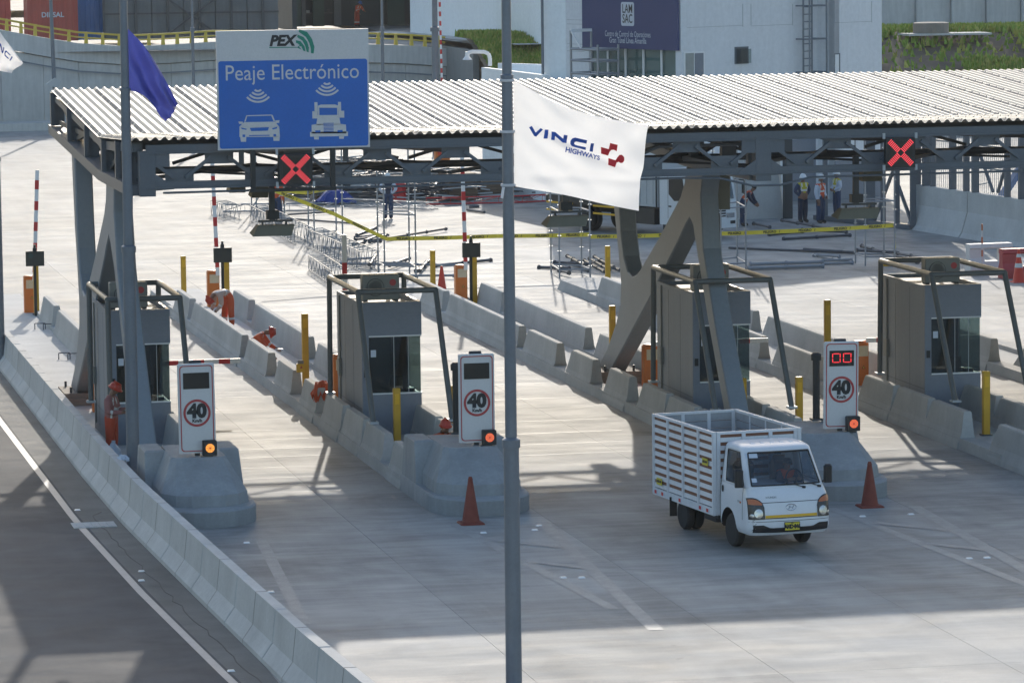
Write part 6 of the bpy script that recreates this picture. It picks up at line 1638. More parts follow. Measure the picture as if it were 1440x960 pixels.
# cab interior
MB().box(-.78, .78, -.78, -.38, .95, 1.17).build("dashboard", "plastic_black", trk_, world=False)
for x in (-.42, .38):
    MB().bbox(x - .24, x + .24, -.1, .4, .85, 1.0, .04).build("seat", "steel_dark", trk_, world=False); MB().bbox(x - .22, x + .22, .36, .5, .98, 1.5, .05).build("seat_back", "steel_dark", trk_, world=False)
bb = MB(); n = 20; c_ = Vector((.38, -.34, 1.24)); ax1 = Vector((1, 0, 0)); ax2 = Vector((0, .45, .89)); pts = [c_ + (ax1 * math.cos(2 * math.pi * i / n) + ax2 * math.sin(2 * math.pi * i / n)) * .19 for i in range(n + 1)]
bb.path(pts, .014, 6); bb.tube(c_ - ax1 * .18, c_ + ax1 * .18, .014); bb.tube(c_, c_ + Vector((0, -.2, -.2)), .03); bb.build("steering_wheel", "plastic_black", trk_, world=False)
MB().box(-.12, .12, -.46, -.44, 1.58, 1.66).build("inner_mirror", "plastic_black", trk_, world=False)
# chassis, wheels
MB().box(-.42, .42, -.7, 3.9, .42, .56).build("chassis", "steel_dark", trk_, world=False)
MB().bbox(-.78, -.45, 1.0, 1.7, .36, .62, .04).build("fuel_tank", "plastic_black", trk_, world=False)
MB().box(-.86, .86, .7, .95, .48, .56).build("side_step", "plastic_black", trk_, world=False)
def wheel(x, y, r=.335, w=.19, s=1):
    bb = MB(); pr_ = [(r * .62, -w / 2), (r * .9, -w / 2), (r, -w * .32), (r, w * .32), (r * .9, w / 2), (r * .62, w / 2)]
    n = 28; bb.rings([[(x + a_, y + q * math.cos(2 * math.pi * i / n), r + q * math.sin(2 * math.pi * i / n)) for i in range(n)] for q, a_ in pr_]); t_ = bb.build("tyre", "rubber", trk_, world=False, smooth=True)
    bb = MB(); ss = s; pr2 = [(r * .62, w * .46), (r * .58, w * .36), (r * .30, w * .2), (r * .24, w * .34), (r * .10, w * .38), (0, w * .38)]
    bb.rings([[(x + ss * a_, y + q * math.cos(2 * math.pi * i / n), r + q * math.sin(2 * math.pi * i / n)) for i in range(n)] for q, a_ in pr2], caps=False); bb.build("rim", "steel_dark", t_, world=False, smooth=True)
WB = 2.64
for s in (-1, 1):
    wheel(s * .72, FA, s=s); wheel(s * .80, WB, .31, .17, s); wheel(s * .59, WB, .31, .17, s)
    MB().box(s * .86 - .14, s * .86 + .02, WB + .42, WB + .44, .22, .62).build("mud_flap", "plastic_black", trk_, world=False)
MB().tube((-.7, WB, .31), (.7, WB, .31), .06).build("axle", "steel_dark", trk_, world=False)
# stake bed
LIN = -.03
Y0, Y1, XW, Z0, Z1 = .70, 4.15, .93, .56, 2.20
MB().box(-XW + .04, XW - .04, Y0 + .02, Y1 - .02, .70, .76).build("bed_floor", "truck_wood", trk_, world=False)
def stake_panel(p, q, nb, inner=None):
    """p, q: bottom corners; nb bays of white slats with brown boards between"""
    p, q = Vector(p), Vector(q); L_ = (q - p).length; d_ = (q - p) / L_; nrm_ = Vector((d_.y, -d_.x, 0)); up = (nrm_.x, nrm_.y, 0)
    for i in range(nb + 1):
        c_ = p + d_ * (L_ * i / nb); c_ = c_ + d_ * (.035 if i == 0 else (-.035 if i == nb else 0))
        MB().bar(c_ + Vector((0, 0, Z0)), c_ + Vector((0, 0, Z1)), .075, .075, tuple(nrm_)).build("stake_post", "truck_stake", trk_, world=False)
    MB().bar(p + Vector((0, 0, Z1 + .02)), q + Vector((0, 0, Z1 + .02)), .085, .05).build("top_rail", "truck_stake", trk_, world=False)
    MB().bar(p + Vector((0, 0, Z0 + .06)) , q + Vector((0, 0, Z0 + .06)), .06, .15).build("bottom_rail", "truck_stake", trk_, world=False)
    rows = 9; z0 = Z0 + .155; step = (Z1 - z0) / rows
    for i in range(nb):
        a_ = p + d_ * (L_ * i / nb + .04); c_ = p + d_ * (L_ * (i + 1) / nb - .04)
        for k in range(rows):
            z = z0 + k * step
            bb = MB(); n2 = nrm_ * .018
            bb.add([a_ + Vector((0, 0, z)) + n2, c_ + Vector((0, 0, z)) + n2, c_ + Vector((0, 0, z + step * .55)) + n2 * .2, a_ + Vector((0, 0, z + step * .55)) + n2 * .2, a_ + Vector((0, 0, z)) - n2, c_ + Vector((0, 0, z)) - n2, c_ + Vector((0, 0, z + step * .55)) - n2, a_ + Vector((0, 0, z + step * .55)) - n2],
                   [(0, 1, 2, 3), (5, 4, 7, 6), (3, 2, 6, 7), (1, 0, 4, 5), (0, 3, 7, 4), (1, 5, 6, 2)]); bb.build("slat", "truck_stake", trk_, world=False)
            MB().bar(a_ + Vector((0, 0, z + step * .52)) + nrm_ * LIN, c_ + Vector((0, 0, z + step * .52)) + nrm_ * LIN, .012, step * .86).build("inner_slat", "truck_lining", trk_, world=False)
            MB().bar(a_ + Vector((0, 0, z + step * .775)) - nrm_ * .008, c_ + Vector((0, 0, z + step * .775)) - nrm_ * .008, .016, step * .435).build("board", "truck_wood" , trk_, world=False)
stake_panel((-XW, Y1, 0), (-XW, Y0, 0), 4); stake_panel((XW, Y0, 0), (XW, Y1, 0), 4)
stake_panel((-XW + .05, Y0 + .03, 0), (XW - .05, Y0 + .03, 0), 3); stake_panel((XW - .05, Y1 - .03, 0), (-XW + .05, Y1 - .03, 0), 3)
for y_, c_ in ((Y1 - .16, "red_paint"), (Y1 - .55, "red_paint"), (2.6, "red_paint"), (Y0 + .75, "red_paint"), (Y0 + .35, "red_paint")):
    MB().box(-XW - .036, -XW - .030, y_ - .07, y_ + .05, .58, .65).build("reflector", c_, trk_, world=False); MB().box(-XW - .036, -XW - .030, y_ - .14, y_ - .072, .58, .65).build("reflector", "bag_white", trk_, world=False)
for y_, z_ in ((Y1 - .42, .86), (Y0 + .42, 1.60)):
    s_ = MB().box(-XW - .05, -XW - .044, y_ - .15, y_ + .15, z_ - .07, z_ + .07).build("side_number_plate", "plate_yellow", trk_, world=False)
    text("AMD-846", .068, "letter_black", s_, lambda x, y: Vector((-XW - .052, y_ - x, z_ + y)), .006, xs=.95)
# the driver
person((0, 0, 0), 0, "driver in a red vest seen through the windscreen of the white truck", {}, "vest_orange", "cloth_jean", None) if False else None
dr_ = person((.38, .1, .62), 0, "driver in red and blue workwear seated behind the truck windscreen",
             dict(pel=(0, .1, .34), spi=(0, .12, .52), che=(0, .08, .72), nck=(0, .06, .84), hd0=(0, .05, .88), hd1=(0, .03, .96), hd2=(0, .04, 1.02), shL=(.19, .08, .78), shR=(-.19, .08, .78), elL=(.25, -.1, .58), wrL=(.14, -.34, .66), haL=(.1, -.4, .68),
                  elR=(-.25, -.1, .58), wrR=(-.14, -.34, .66), haR=(-.1, -.4, .68), hpL=(.1, .02, .32), hpR=(-.1, .02, .32), knL=(.13, -.36, .34), knR=(-.13, -.36, .34), anL=(.12, -.5, .0), anR=(-.12, -.5, .0), toL=(.12, -.62, -.03), toR=(-.12, -.62, -.03)),
             "vest_orange", "cloth_navy", None, False, False, 1.0, "cloth_navy")
def remap_z(z): return .36 + (z - .36) * 1.09 if z < 1.2 else (1.2756 + (z - 1.2) * 1.33 if z < 1.75 else 2.007 + (z - 1.75) * .5)
def walk(o):
    for ch in o.children:
        if ch.type == 'MESH' and ch.data.vertices and ch.name.split('.')[0] not in ("tyre", "rim", "chassis", "fuel_tank", "axle", "side_step") and max(v.co.y for v in ch.data.vertices) < .665:
            for v in ch.data.vertices:
                if v.co.z > .36: v.co.z = remap_z(v.co.z)
        walk(ch)
walk(trk_)
TS = .925; TA = R(7.0); TL_ = Vector((20.02, 72.25, 0))
trk_.scale = (TS,) * 3; trk_.rotation_euler = (0, 0, TA); trk_.location = TL_
pl = Vector((.38, .0, .74)) * TS; dr_.location = TL_ + Vector((pl.x * math.cos(TA) - pl.y * math.sin(TA), pl.x * math.sin(TA) + pl.y * math.cos(TA), pl.z)); dr_.rotation_euler = (0, 0, TA); dr_.scale = (TS * .92,) * 3

# ================================================================== THE YARD BEHIND THE CANOPY
# big white lorry
lo = empty("lorry", (0, 0, 0), "big white cab-over lorry with yellow side guard rails parked behind the canopy", "lorry")
bx = lambda nm, mt_, *a, p=lo, s=False: MB().box(*a).build(nm, mt_, p, world=False, smooth=s)
prof_c = [(-1.25, .55), (-1.32, .75), (-1.32, 1.35), (-1.25, 1.5), (-1.0, 2.55), (-.8, 2.72), (.55, 2.72), (.65, 2.6), (.65, .55)]
MB().prism(prof_c, -1.15, 1.15).build("cab_body", "heavy_white", lo, world=False)
MB().prism([(-1.262, 1.55), (-1.03, 2.5), (-1.045, 2.51), (-1.285, 1.55)], -1.02, 1.02).build("windscreen", "cab_glass", lo, world=False)
MB().prism([(-1.259, 1.56), (-1.03, 2.48), (-1.025, 2.48), (-1.255, 1.56)], -1.02, 1.02).build("windscreen_dark", "screen_black", lo, world=False)
for s in (-1, 1):
    MB().prism([(-1.02, 1.55), (-.83, 2.4), (.05, 2.4), (.05, 1.75), (-.3, 1.5)], s * 1.151, s * 1.162).build("side_window", "screen_black", lo, world=False)
    bx("door_gap", "steel_dark", *(sorted((s * 1.151, s * 1.156)) + [.1, .115, .8, 2.5])); bx("door_handle", "black_metal", *(sorted((s * 1.151, s * 1.175)) + [-.1, .05, 1.25, 1.31]))
    MB().path([(s * 1.12, -1.2, 2.3), (s * 1.4, -1.45, 2.25), (s * 1.4, -1.45, 1.7)], .025, 6).build("mirror_arm", "black_metal", lo, world=False); bx("mirror", "black_metal", s * 1.4 - .1, s * 1.4 + .1, -1.48, -1.42, 1.75, 2.15)
    bx("headlight", "lamp_glass", *(sorted((s * .62, s * 1.0)) + [-1.345, -1.325, .82, 1.0])); bx("fog_lamp", "headlamp_dark", *(sorted((s * .78, s * 1.02)) + [-1.375, -1.36, .58, .7]))
bx("bumper", "heavy_white", -1.18, 1.18, -1.36, -1.2, .42, .78)
for k in range(4): bx("grille_slat", "headlamp_dark", -.58, .58, -1.332, -1.322, .86 + k * .1, .92 + k * .1)
bx("badge", "chrome", -.12, .12, -1.34, -1.333, 1.28, 1.4)
bx("chassis", "black_metal", -.45, .45, .2, 8.2, .75, 1.0)
bx("tool_locker", "black_metal", -1.15, -.45, 1.0, 2.6, .5, 1.15); bx("tool_locker", "black_metal", .45, 1.15, 1.0, 2.6, .5, 1.15)
MB().bbox(-1.12, 1.12, .85, 3.2, 1.2, 3.0, .06).build("silver_cabinet", "heavy_silver", lo, world=False)
for k in range(5): bx("cabinet_rib", "heavy_silver", -1.14, -1.121, 1.1 + k * .42, 1.16 + k * .42, 1.3, 2.9)
MB().path([(-1.2, .8, 1.2), (-1.2, .8, 3.1)], .03, 6).build("exhaust_stack", "black_metal", lo, world=False)
bx("flatbed_frame", "black_metal", -1.15, 1.15, 3.25, 8.3, 1.05, 1.35); MB().bbox(-1.13, 1.13, 3.3, 8.2, 1.36, 2.7, .05).build("load_body", "heavy_silver", lo, world=False)
for s in (-1, 1):
    for z in (.72, 1.02): bx("side_guard_rail", "stripe_yellow", *(sorted((s * 1.17, s * 1.2)) + [2.7, 5.0, z, z + .075])); bx("side_guard_rail", "stripe_yellow", *(sorted((s * 1.17, s * 1.2)) + [6.4, 8.2, z, z + .075]))
    for (y, xx) in ((0, 1.0), (5.7, 1.0), (5.7, .68)):
        bb = MB(); n = 26; r_ = .5; w_ = .28; x = s * xx
        bb.rings([[(x + a_, y + q * math.cos(2 * math.pi * i / n), .5 + q * math.sin(2 * math.pi * i / n)) for i in range(n)] for q, a_ in ((.27, -w_ / 2), (.46, -w_ / 2), (.5, -w_ * .3), (.5, w_ * .3), (.46, w_ / 2), (.27, w_ / 2))]); t_ = bb.build("tyre", "rubber", lo, world=False, smooth=True)
        bb = MB(); bb.rings([[(x + s * a_, y + q * math.cos(2 * math.pi * i / n), .5 + q * math.sin(2 * math.pi * i / n)) for i in range(n)] for q, a_ in ((.28, .13), (.26, .02), (.16, .0), (.14, .1), (0, .11))], caps=False); bb.build("rim", "heavy_silver", t_, world=False, smooth=True)
LF = gp(975, 334); LR_ = gp(848, 322); hd_ = (LF - LR_); ang = math.atan2(hd_.x, -hd_.y)
lo.location = (LF.x, LF.y, 0); lo.rotation_euler = (0, 0, ang); lo.scale = (.93,) * 3
# orange signboard / cabinet far behind
p = gp(623, 233); o = empty("orange_cabinet", (p.x, p.y, 0), "orange cabinet on the far pavement seen through the canopy truss", "cabinet"); MB().bbox(p.x - .35, p.x + .35, p.y, p.y + .5, 0, 1.3, .03).build("case", "orange_paint", o); MB().box(p.x - .25, p.x + .25, p.y - .01, p.y - .002, .5, 1.1).build("door", "cone_orange", o)

# lighting masts far behind
def mast(px, pybase, lab, r=.09, top=14, joint=None):
    p = gp(px, pybase); o = empty("lighting_mast", (p.x, p.y, 0), lab, "mast", "tall steel masts behind the canopy")
    MB().tube((p.x, p.y, 0), (p.x, p.y, 6.2), r, r * .85, n=12).build("lower_shaft", "pole_steel", o, smooth=True); MB().lathe([(r * .8, 0), (r * 1.2, 0), (r * 1.2, .2), (r * .6, .25)], (p.x, p.y, 6.1), 12).build("joint_collar", "pole_steel", o); MB().tube((p.x, p.y, 6.2), (p.x, p.y, top), r * .7, r * .5, n=12).build("upper_shaft", "pole_steel", o, smooth=True)
    return o
mast(274, 215, "thin steel mast right of the blue flag, before the retaining wall"); mast(540, 216, "thin steel mast right of the big blue toll sign", .1)
m_ = mast(614, 218, "thick pale steel mast left of the white hall", .2)
p = gp(622, 219)
o = empty("striped_cable_guard", (p.x, p.y, 0), "slanted thin red and white striped guard beside the thick mast", "guard")
a_, c_ = atY(624, 215, p.y), atY(618, -10, p.y)
for k in range(34):
    q0 = a_.lerp(c_, k / 34); q1 = a_.lerp(c_, (k + 1) / 34); MB().tube(q0, q1, .055, n=6).build("band", "red_paint" if k % 2 else "white_paint", o)
# old lamp pole leaning against the far wall at left
p = gp(72, 186); o = empty("street_lamp", (p.x, p.y, 0), "thin street lamp pole in front of the retaining wall at far left", "street lamp")
MB().tube(atY(70, -30, p.y), atY(76, 112, p.y), .09, .12, n=8).build("pole", "pole_steel", o); MB().tube(atY(76, 112, p.y), (p.x + .4, p.y, 0), .12, .13, n=8).build("lower_pole", "pole_steel", o)
q = atY(77, 118, p.y); MB().prism([(q.x - .5, q.z), (q.x, q.z + .35), (q.x + .35, q.z + .1), (q.x + .1, q.z - .25)], q.y - .3, q.y + .1, 'y').build("lamp_head", "heavy_silver", o)

# scaffold towers
def tower(feet, top, label, levels, extra=()):
    pts = [gp(*f) for f in feet]; c_ = sum(pts, Vector((0, 0, 0))) / len(pts)
    o = empty("scaffold_tower", (c_.x, c_.y, 0), label, "scaffold", "scaffold towers in the yard behind the canopy")
    for i, q in enumerate(pts):
        u = MB().tube(q, (q.x, q.y, top), .028, n=6).build("upright", "scaffold_steel", o)
        bb = MB()
        z = .35
        while z < top: bb.lathe([(.028, 0), (.065, 0), (.065, .015), (.028, .015)], (q.x, q.y, z), 8); z += .5
        bb.build("rosettes", "scaffold_steel", u, kind="stuff")
    order = [0, 1, 3, 2, 0] if len(pts) == 4 else [0, 1]
    for z in levels:
        for a_, c2 in zip(order, order[1:]):
            MB().tube((pts[a_].x, pts[a_].y, z), (pts[c2].x, pts[c2].y, z), .026, n=6).build("ledger", "scaffold_steel", o)
    for a_, c2, z0, z1 in extra: MB().tube((pts[a_].x, pts[a_].y, z0), (pts[c2].x, pts[c2].y, z1), .024, n=6).build("brace", "scaffold_steel", o)
    return o
tower([(434, 331), (442, 334), (473, 331), (482, 343)], 4.4, "scaffold tower behind the left red cross signal", [.15, 4.2])
tower([(532, 384), (541, 388), (576, 384), (585, 390)], 4.5, "scaffold tower where the yellow tape bends", [.35, 2.05])
tower([(775, 382), (787, 390), (818, 384), (830, 389)], 4.3, "scaffold tower under the white flag", [.25, 2.15])
tower([(1037, 372), (1049, 380), (1003, 376), (1014, 383)], 4.1, "scaffold tower behind the right slanted column", [.25, 2.1])
tower([(1203, 370), (1217, 374), (1243, 369), (1258, 373)], 4.6, "scaffold tower where the yellow tape ends", [.3, 2.15])
tower([(354, 300), (361, 304), (400, 300), (400, 305)], 3.0, "small scaffold frame left of the person in orange vest", [.2], [(0, 2, .2, 2.2)])

# danger tape strung between the scaffolds
def tape(pts, label, wz=.13, n=14, txt=True):
    o = empty("danger_tape", tuple(pts[0]), label, "tape")
    o0 = org(o)
    for a_, c_ in zip(pts, pts[1:]):
        L_ = (c_ - a_).length; b = MB(); vs = []; sag = .02 * L_ * .4
        def at(t, dz): 
            q = a_.lerp(c_, t); return Vector((q.x, q.y + .02 * math.sin(t * 9), q.z - sag * 4 * t * (1 - t) * .35 + dz))
        for i in range(n + 1): vs += [at(i / n, -wz / 2), at(i / n, wz / 2)]
        b.add(vs, [(2 * i, 2 * i + 2, 2 * i + 3, 2 * i + 1) for i in range(n)]); b.build("tape_strip", "tape_yellow", o, fix=False)
        if txt:
            me0 = text_mesh("PELIGRO   /", .115, .004); k = int(L_ / 1.0); 
            for i in range(k):
                me = me0.copy(); t0 = (i + .5) / k
                for v in me.vertices:
                    t = t0 + v.co.x / L_; v.co = at(t, v.co.y) + Vector((0, -.008, 0)) - o0
                me.materials.append(MATS["letter_black"]); ob = bpy.data.objects.new("lettering", me); COL.objects.link(ob); ob.parent = o
    return o
YT = 129.2
t1 = atY(544, 336, YT); tape([t1, atY(700, 332, YT), atY(830, 330, YT)], "yellow danger tape lettered PELIGRO running level behind the white flag's pole")
tape([atY(830, 333, YT), atY(960, 330, YT), atY(1110, 325, YT), atY(1258, 317, YT)], "yellow danger tape lettered PELIGRO passing behind the slanted column to the right scaffold")
tape([atY(386, 268, 131), atY(470, 301, 130), t1], "yellow danger tape slanting down from the left to the bend")
tape([atY(398, 268, 150), atY(430, 271, 150), atY(458, 266, 152)], "short yellow danger tape hanging far behind the left hanging floodlight", .14)
q = atY(1258, 317, YT); tape([q, atY(1260, 345, YT), atY(1256, 372, YT)], "yellow danger tape end dangling down the right scaffold upright", .1, 8, False)
p = gp(1247, 374); o = empty("yellow_weight", (p.x, p.y, 0), "small yellow block at the foot of the right scaffold tower", "block"); MB().bbox(p.x - .13, p.x + .13, p.y - .1, p.y + .1, 0, .25, .02).build("case", "yellow_paint", o)

# lattice girders lying in the yard
def girder(p, q, s, label, mt_="scaffold_steel", pitch=.42, wz=None):
    p, q = Vector(p), Vector(q); L_ = (q - p).length; d_ = (q - p) / L_; sd = Vector((-d_.y, d_.x, 0)) * s; wz = wz or s
    o = empty("lattice_girder", tuple(p), label, "girder")
    c4 = [Vector((0, 0, .04)), sd + Vector((0, 0, .04)), sd + Vector((0, 0, wz)), Vector((0, 0, wz))]
    for c_ in c4: MB().tube(p + c_, q + c_, .02, n=5).build("chord", mt_, o)
    bb = MB(); n = int(L_ / pitch)
    for i in range(n):
        a_, c_ = p + d_ * (L_ * i / n), p + d_ * (L_ * (i + 1) / n)
        for u, v in ((0, 3), (1, 2), (3, 2), (0, 1)):
            if i % 2: u, v = v, u
            bb.tube(a_ + c4[u], c_ + c4[v], .011, n=4, caps=False)
        bb.tube(a_ + c4[0], a_ + c4[3], .011, n=4, caps=False)
    bb.build("lacing_bars", mt_, o, kind="stuff"); return o
g_ = lambda x, y: tuple(gp(x, y))
girder(g_(352, 311), g_(416, 345), .62, "long lattice girder lying behind the left hanging floodlight", wz=.62)
girder(g_(429, 347), g_(508, 383), .62, "lattice girder lying left of the scaffold at the tape bend", wz=.68)
girder(g_(434, 380), g_(466, 402), .55, "short lattice girder left of the second booth's roof", wz=.5)
girder(g_(297, 303), g_(318, 311), .6, "short lattice girder beside the raised left gate arm", wz=.6)
girder(g_(313, 299), g_(470, 297), .3, "flat lattice beam lying across the yard behind the orange-vested person", wz=.32, pitch=.8)
girder(g_(600, 289), g_(735, 286), .3, "red chord lattice beam lying before the board stack", "red_paint", .8, .3)
girder(g_(480, 290), g_(610, 296), .3, "flat lattice beam lying before the steel heap", pitch=.8, wz=.3)
girder(g_(735, 286), g_(845, 280), .3, "red lattice beam lying behind the white flag", "red_paint", .8, .3)

# loose tubes
def tubes(name, lst, label, cat, r=.035, mt_="scaffold_steel", couplers=True):
    a0 = gp(lst[0][0], lst[0][1]); o = empty(name, tuple(a0), label, cat)
    for k, (x0, y0, x1, y1) in enumerate(lst):
        p, q = gp(x0, y0), gp(x1, y1); z = r + .004 + (k % 3) * r * 1.4; t_ = MB().tube((p.x, p.y, z), (q.x, q.y, z + .01), r, n=6).build("tube", mt_, o)
        if couplers:
            L_ = (q - p).length; n = max(1, int(L_ / 1.2))
            bb = MB()
            for i in range(n + 1):
                c_ = p.lerp(q, i / n); d_ = (q - p).normalized() * .035; bb.tube((c_.x - d_.x, c_.y - d_.y, z), (c_.x + d_.x, c_.y + d_.y, z), r * 1.6, n=6)
            bb.build("couplers", mt_, t_, kind="stuff")
tubes("scaffold_tubes", [(1025, 350, 1203, 358), (1130, 354, 1200, 359), (1097, 358, 1185, 360)], "long scaffold tubes lying left of the right scaffold tower", "tubes", .04, "scaffold_dark", False)
tubes("scaffold_tubes", [(1053, 380, 1157, 377), (1055, 378, 1156, 375)], "pair of thick scaffold tubes lying close together in the bright strip", "tubes", .06)
tubes("scaffold_tubes", [(1145, 361, 1198, 371), (1158, 371, 1197, 370), (1150, 366, 1180, 368), (1160, 373, 1198, 372)], "short heap of scaffold tubes beside the right scaffold tower", "tubes", .045)
tubes("scaffold_tubes", [(1102, 338, 1195, 333), (1128, 328, 1190, 331), (1100, 317, 1166, 329), (1082, 332, 1128, 328), (1060, 319, 1082, 324)], "scaffold tubes lying in the shade before the three standing people", "tubes", .05, "scaffold_dark")
tubes("scaffold_tubes", [(1212, 348, 1290, 371), (1205, 357, 1258, 360), (1262, 364, 1300, 372)], "scaffold tubes lying through the right scaffold tower", "tubes", .05, "scaffold_dark")
tubes("scaffold_tubes", [(758, 378, 800, 380), (787, 386, 800, 389), (798, 368, 822, 381), (805, 370, 828, 383), (780, 374, 830, 377)], "scattered scaffold tubes round the foot of the scaffold under the flag", "tubes", .05, "scaffold_dark")
tubes("scaffold_tubes", [(822, 368, 850, 384), (829, 368, 857, 384), (836, 368, 863, 383), (843, 369, 872, 382)], "row of short coupled tubes left of the slanted column arm", "tubes", .045, "scaffold_dark")
tubes("scaffold_tubes", [(396, 308, 500, 316), (404, 305, 470, 301)], "thin dark tubes behind the person in orange vest", "tubes", .035, "scaffold_dark", False)
tubes("scaffold_tubes", [(500, 336, 540, 332), (500, 341, 545, 335), (514, 345, 530, 339), (522, 340, 555, 336), (497, 348, 512, 345), (520, 347, 535, 346), (502, 332, 528, 322), (545, 339, 627, 326)], "scattered tubes on the ground by the bend of the tape", "tubes", .045, "scaffold_dark")
tubes("scaffold_tubes", [(612, 376, 690, 368), (548, 378, 570, 370), (555, 378, 575, 371), (585, 383, 605, 368), (590, 386, 600, 374), (520, 380, 530, 365)], "coupled tubes lying in front of the scaffold at the tape bend", "tubes", .05, "scaffold_dark")
tubes("scaffold_tubes", [(456, 350, 480, 351), (485, 369, 525, 367), (480, 377, 640, 380), (560, 388, 585, 392), (570, 392, 638, 392)], "long pale tubes lying right behind the second booth", "tubes", .04)
tubes("scaffold_tubes", [(657, 297, 681, 301), (660, 296, 674, 296)], "short bent bar lying alone on the bright pavement", "tubes", .06, "scaffold_dark", False)
# the steel heap in the back
heap = MB(); rnd = random.Random(11)
for k in range(650):
    x = 402 + rnd.random() * 235; y = 262 + rnd.random() * 22; p = gp(x, y); h = rnd.uniform(.05, 1.5) * (1 - abs(x - 500) / 260); L_ = rnd.uniform(.5, 2.6); a = rnd.gauss(0, .5) if rnd.random() < .7 else rnd.uniform(0, 3.14)
    heap.tube((p.x - L_ / 2 * math.cos(a), p.y - L_ / 2 * math.sin(a), max(.03, h + rnd.uniform(-.15, .15))), (p.x + L_ / 2 * math.cos(a), p.y + L_ / 2 * math.sin(a), max(.03, h + rnd.uniform(-.15, .15))), rnd.uniform(.02, .05), n=4)
tag(heap.build("steel_heap", "scaffold_dark", kind="stuff"), "tangled heap of dark and bright steel tubes behind the truss", "heap")
heap = MB()
for k in range(260):
    x = 402 + rnd.random() * 300; y = 262 + rnd.random() * 24; p = gp(x, y); h = rnd.uniform(.2, 1.6) * (1 - abs(x - 500) / 330); L_ = rnd.uniform(.4, 1.8); a = rnd.gauss(0, .4)
    heap.tube((p.x - L_ / 2 * math.cos(a), p.y - L_ / 2 * math.sin(a), max(.04, h)), (p.x + L_ / 2 * math.cos(a), p.y + L_ / 2 * math.sin(a), max(.04, h + rnd.uniform(-.1, .1))), rnd.uniform(.02, .045), n=4)
tag(heap.build("steel_heap", "heavy_silver", kind="stuff"), "pale galvanised tubes lying on top of the dark steel heap", "heap")
heap = MB()
for k in range(420):
    x = 690 + rnd.random() * 160; y = 258 + rnd.random() * 22; p = gp(x, y); h = rnd.uniform(.05, 1.0); L_ = rnd.uniform(.5, 2.2); a = rnd.gauss(0, .35)
    heap.tube((p.x - L_ / 2 * math.cos(a), p.y - L_ / 2 * math.sin(a), max(.03, h)), (p.x + L_ / 2 * math.cos(a), p.y + L_ / 2 * math.sin(a), max(.03, h + rnd.uniform(-.1, .1))), rnd.uniform(.02, .045), n=4)
tag(heap.build("steel_heap", "scaffold_dark", kind="stuff"), "low tangle of steel tubes to the right of the board stack", "heap")
p = gp(472, 287); cloth_heap("blue_tarpaulin", (p.x, p.y, .25), .8, .5, .35, "tarp_blue", 5, "blue tarpaulin lying over the left end of the steel heap", "tarpaulin", .3)
p = gp(487, 282); cloth_heap("black_sheet", (p.x + .5, p.y + .8, .6), 1.0, .9, .5, "black_metal", 8, "black plastic sheet heaped behind the blue tarpaulin", "plastic sheet", .4)
p = gp(456, 279); o = empty("timber_crate", (p.x, p.y, 0), "small grey timber crate at the left end of the steel heap", "crate"); MB().bbox(p.x - .4, p.x + .4, p.y - .4, p.y + .4, 0, .8, .02).build("crate_body", "wood_board", o)
def boards(px0, px1, py, nlay, label, seed):
    a_, c_ = gp(px0, py), gp(px1, py); rnd = random.Random(seed); o = empty("board_stack", ((a_.x + c_.x) / 2, a_.y, 0), label, "boards")
    for k in range(nlay):
        x0 = a_.x + rnd.uniform(-.05, .05); MB().box(x0, c_.x + rnd.uniform(-.05, .05), a_.y + rnd.uniform(-.04, .04), a_.y + 2.2, .02 + k * .125, .02 + k * .125 + .112).build("board", "wood_board", o)
boards(631, 674, 283, 9, "tall stack of brown boards behind the truss right of the scaffold", 1); boards(676, 712, 281, 6, "lower stack of brown boards, partly behind the flag pole", 2)
p = gp(562, 284); MBx = MB(); MBx.lathe([(0, 0), (.28, 0), (.28, .75), (.2, .8), (0, .8)], (p.x, p.y, 0), 14); tag(MBx.build("red_drum", "red_paint"), "small red drum in the steel heap beside the navy-vested person", "drum")

# ------------------------------------------------------------------ right side: concrete wall with fence, steel frame, concrete block
wA, wB = gp(1284, 321), gp(1447, 348); dv = wB - wA; wC = wB + dv * 2.2
zA = atY(1290, 259, wA.y).z
rw = empty("yard_wall", (wA.x, wA.y, 0), "grey concrete wall at the right with dark fence posts rising from it", "wall")
segs = [(wA, wA + dv * .48), (wA + dv * .487, wA + dv * 1.25), (wA + dv * 1.257, wC)]
for a_, c_ in segs:
    d_ = (c_ - a_).normalized(); nv = Vector((d_.y, -d_.x, 0)); nv = -nv if nv.dot(FW) > 0 else nv; bb = MB(); rs_ = []
    for q in (a_, c_):
        f = (q - wA).dot(dv) / dv.length_squared; zt = zA + (1.62 - 0) * 0 
        rs_.append([q + nv * .35, q + nv * .22 + Vector((0, 0, .18)), q + nv * .0 + Vector((0, 0, .9)), q + nv * 0 + Vector((0, 0, zA)), q - nv * .22 + Vector((0, 0, zA)), q - nv * .22])
    bb.rings(rs_); bb.build("wall_segment", "wall_concrete", rw)
fn_ = empty("post_fence", (wA.x, wA.y, zA), "dark steel fence posts and rails standing on the right concrete wall", "fence")
nvw = Vector((dv.y, -dv.x, 0)).normalized(); nvw = -nvw if nvw.dot(FW) > 0 else nvw
for f, w_ in ((.02, .1), (.10, .16), (.155, .09), (.33, .12), (.45, .1), (.53, .12), (.80, .1), (.92, .13), (1.15, .12), (1.4, .12)):
    q = wA + dv * f - nvw * .11; MB().box(q.x - w_, q.x + w_, q.y - .08, q.y + .08, zA, zA + 2.6).build("fence_post", "steel_paint", fn_)
for z in (.9, 1.7, 2.5):
    MB().bar(wA - nvw * .3 + Vector((0, 0, zA + z)), wC - nvw * .3 + Vector((0, 0, zA + z)), .05, .06).build("rail", "scaffold_steel", fn_)
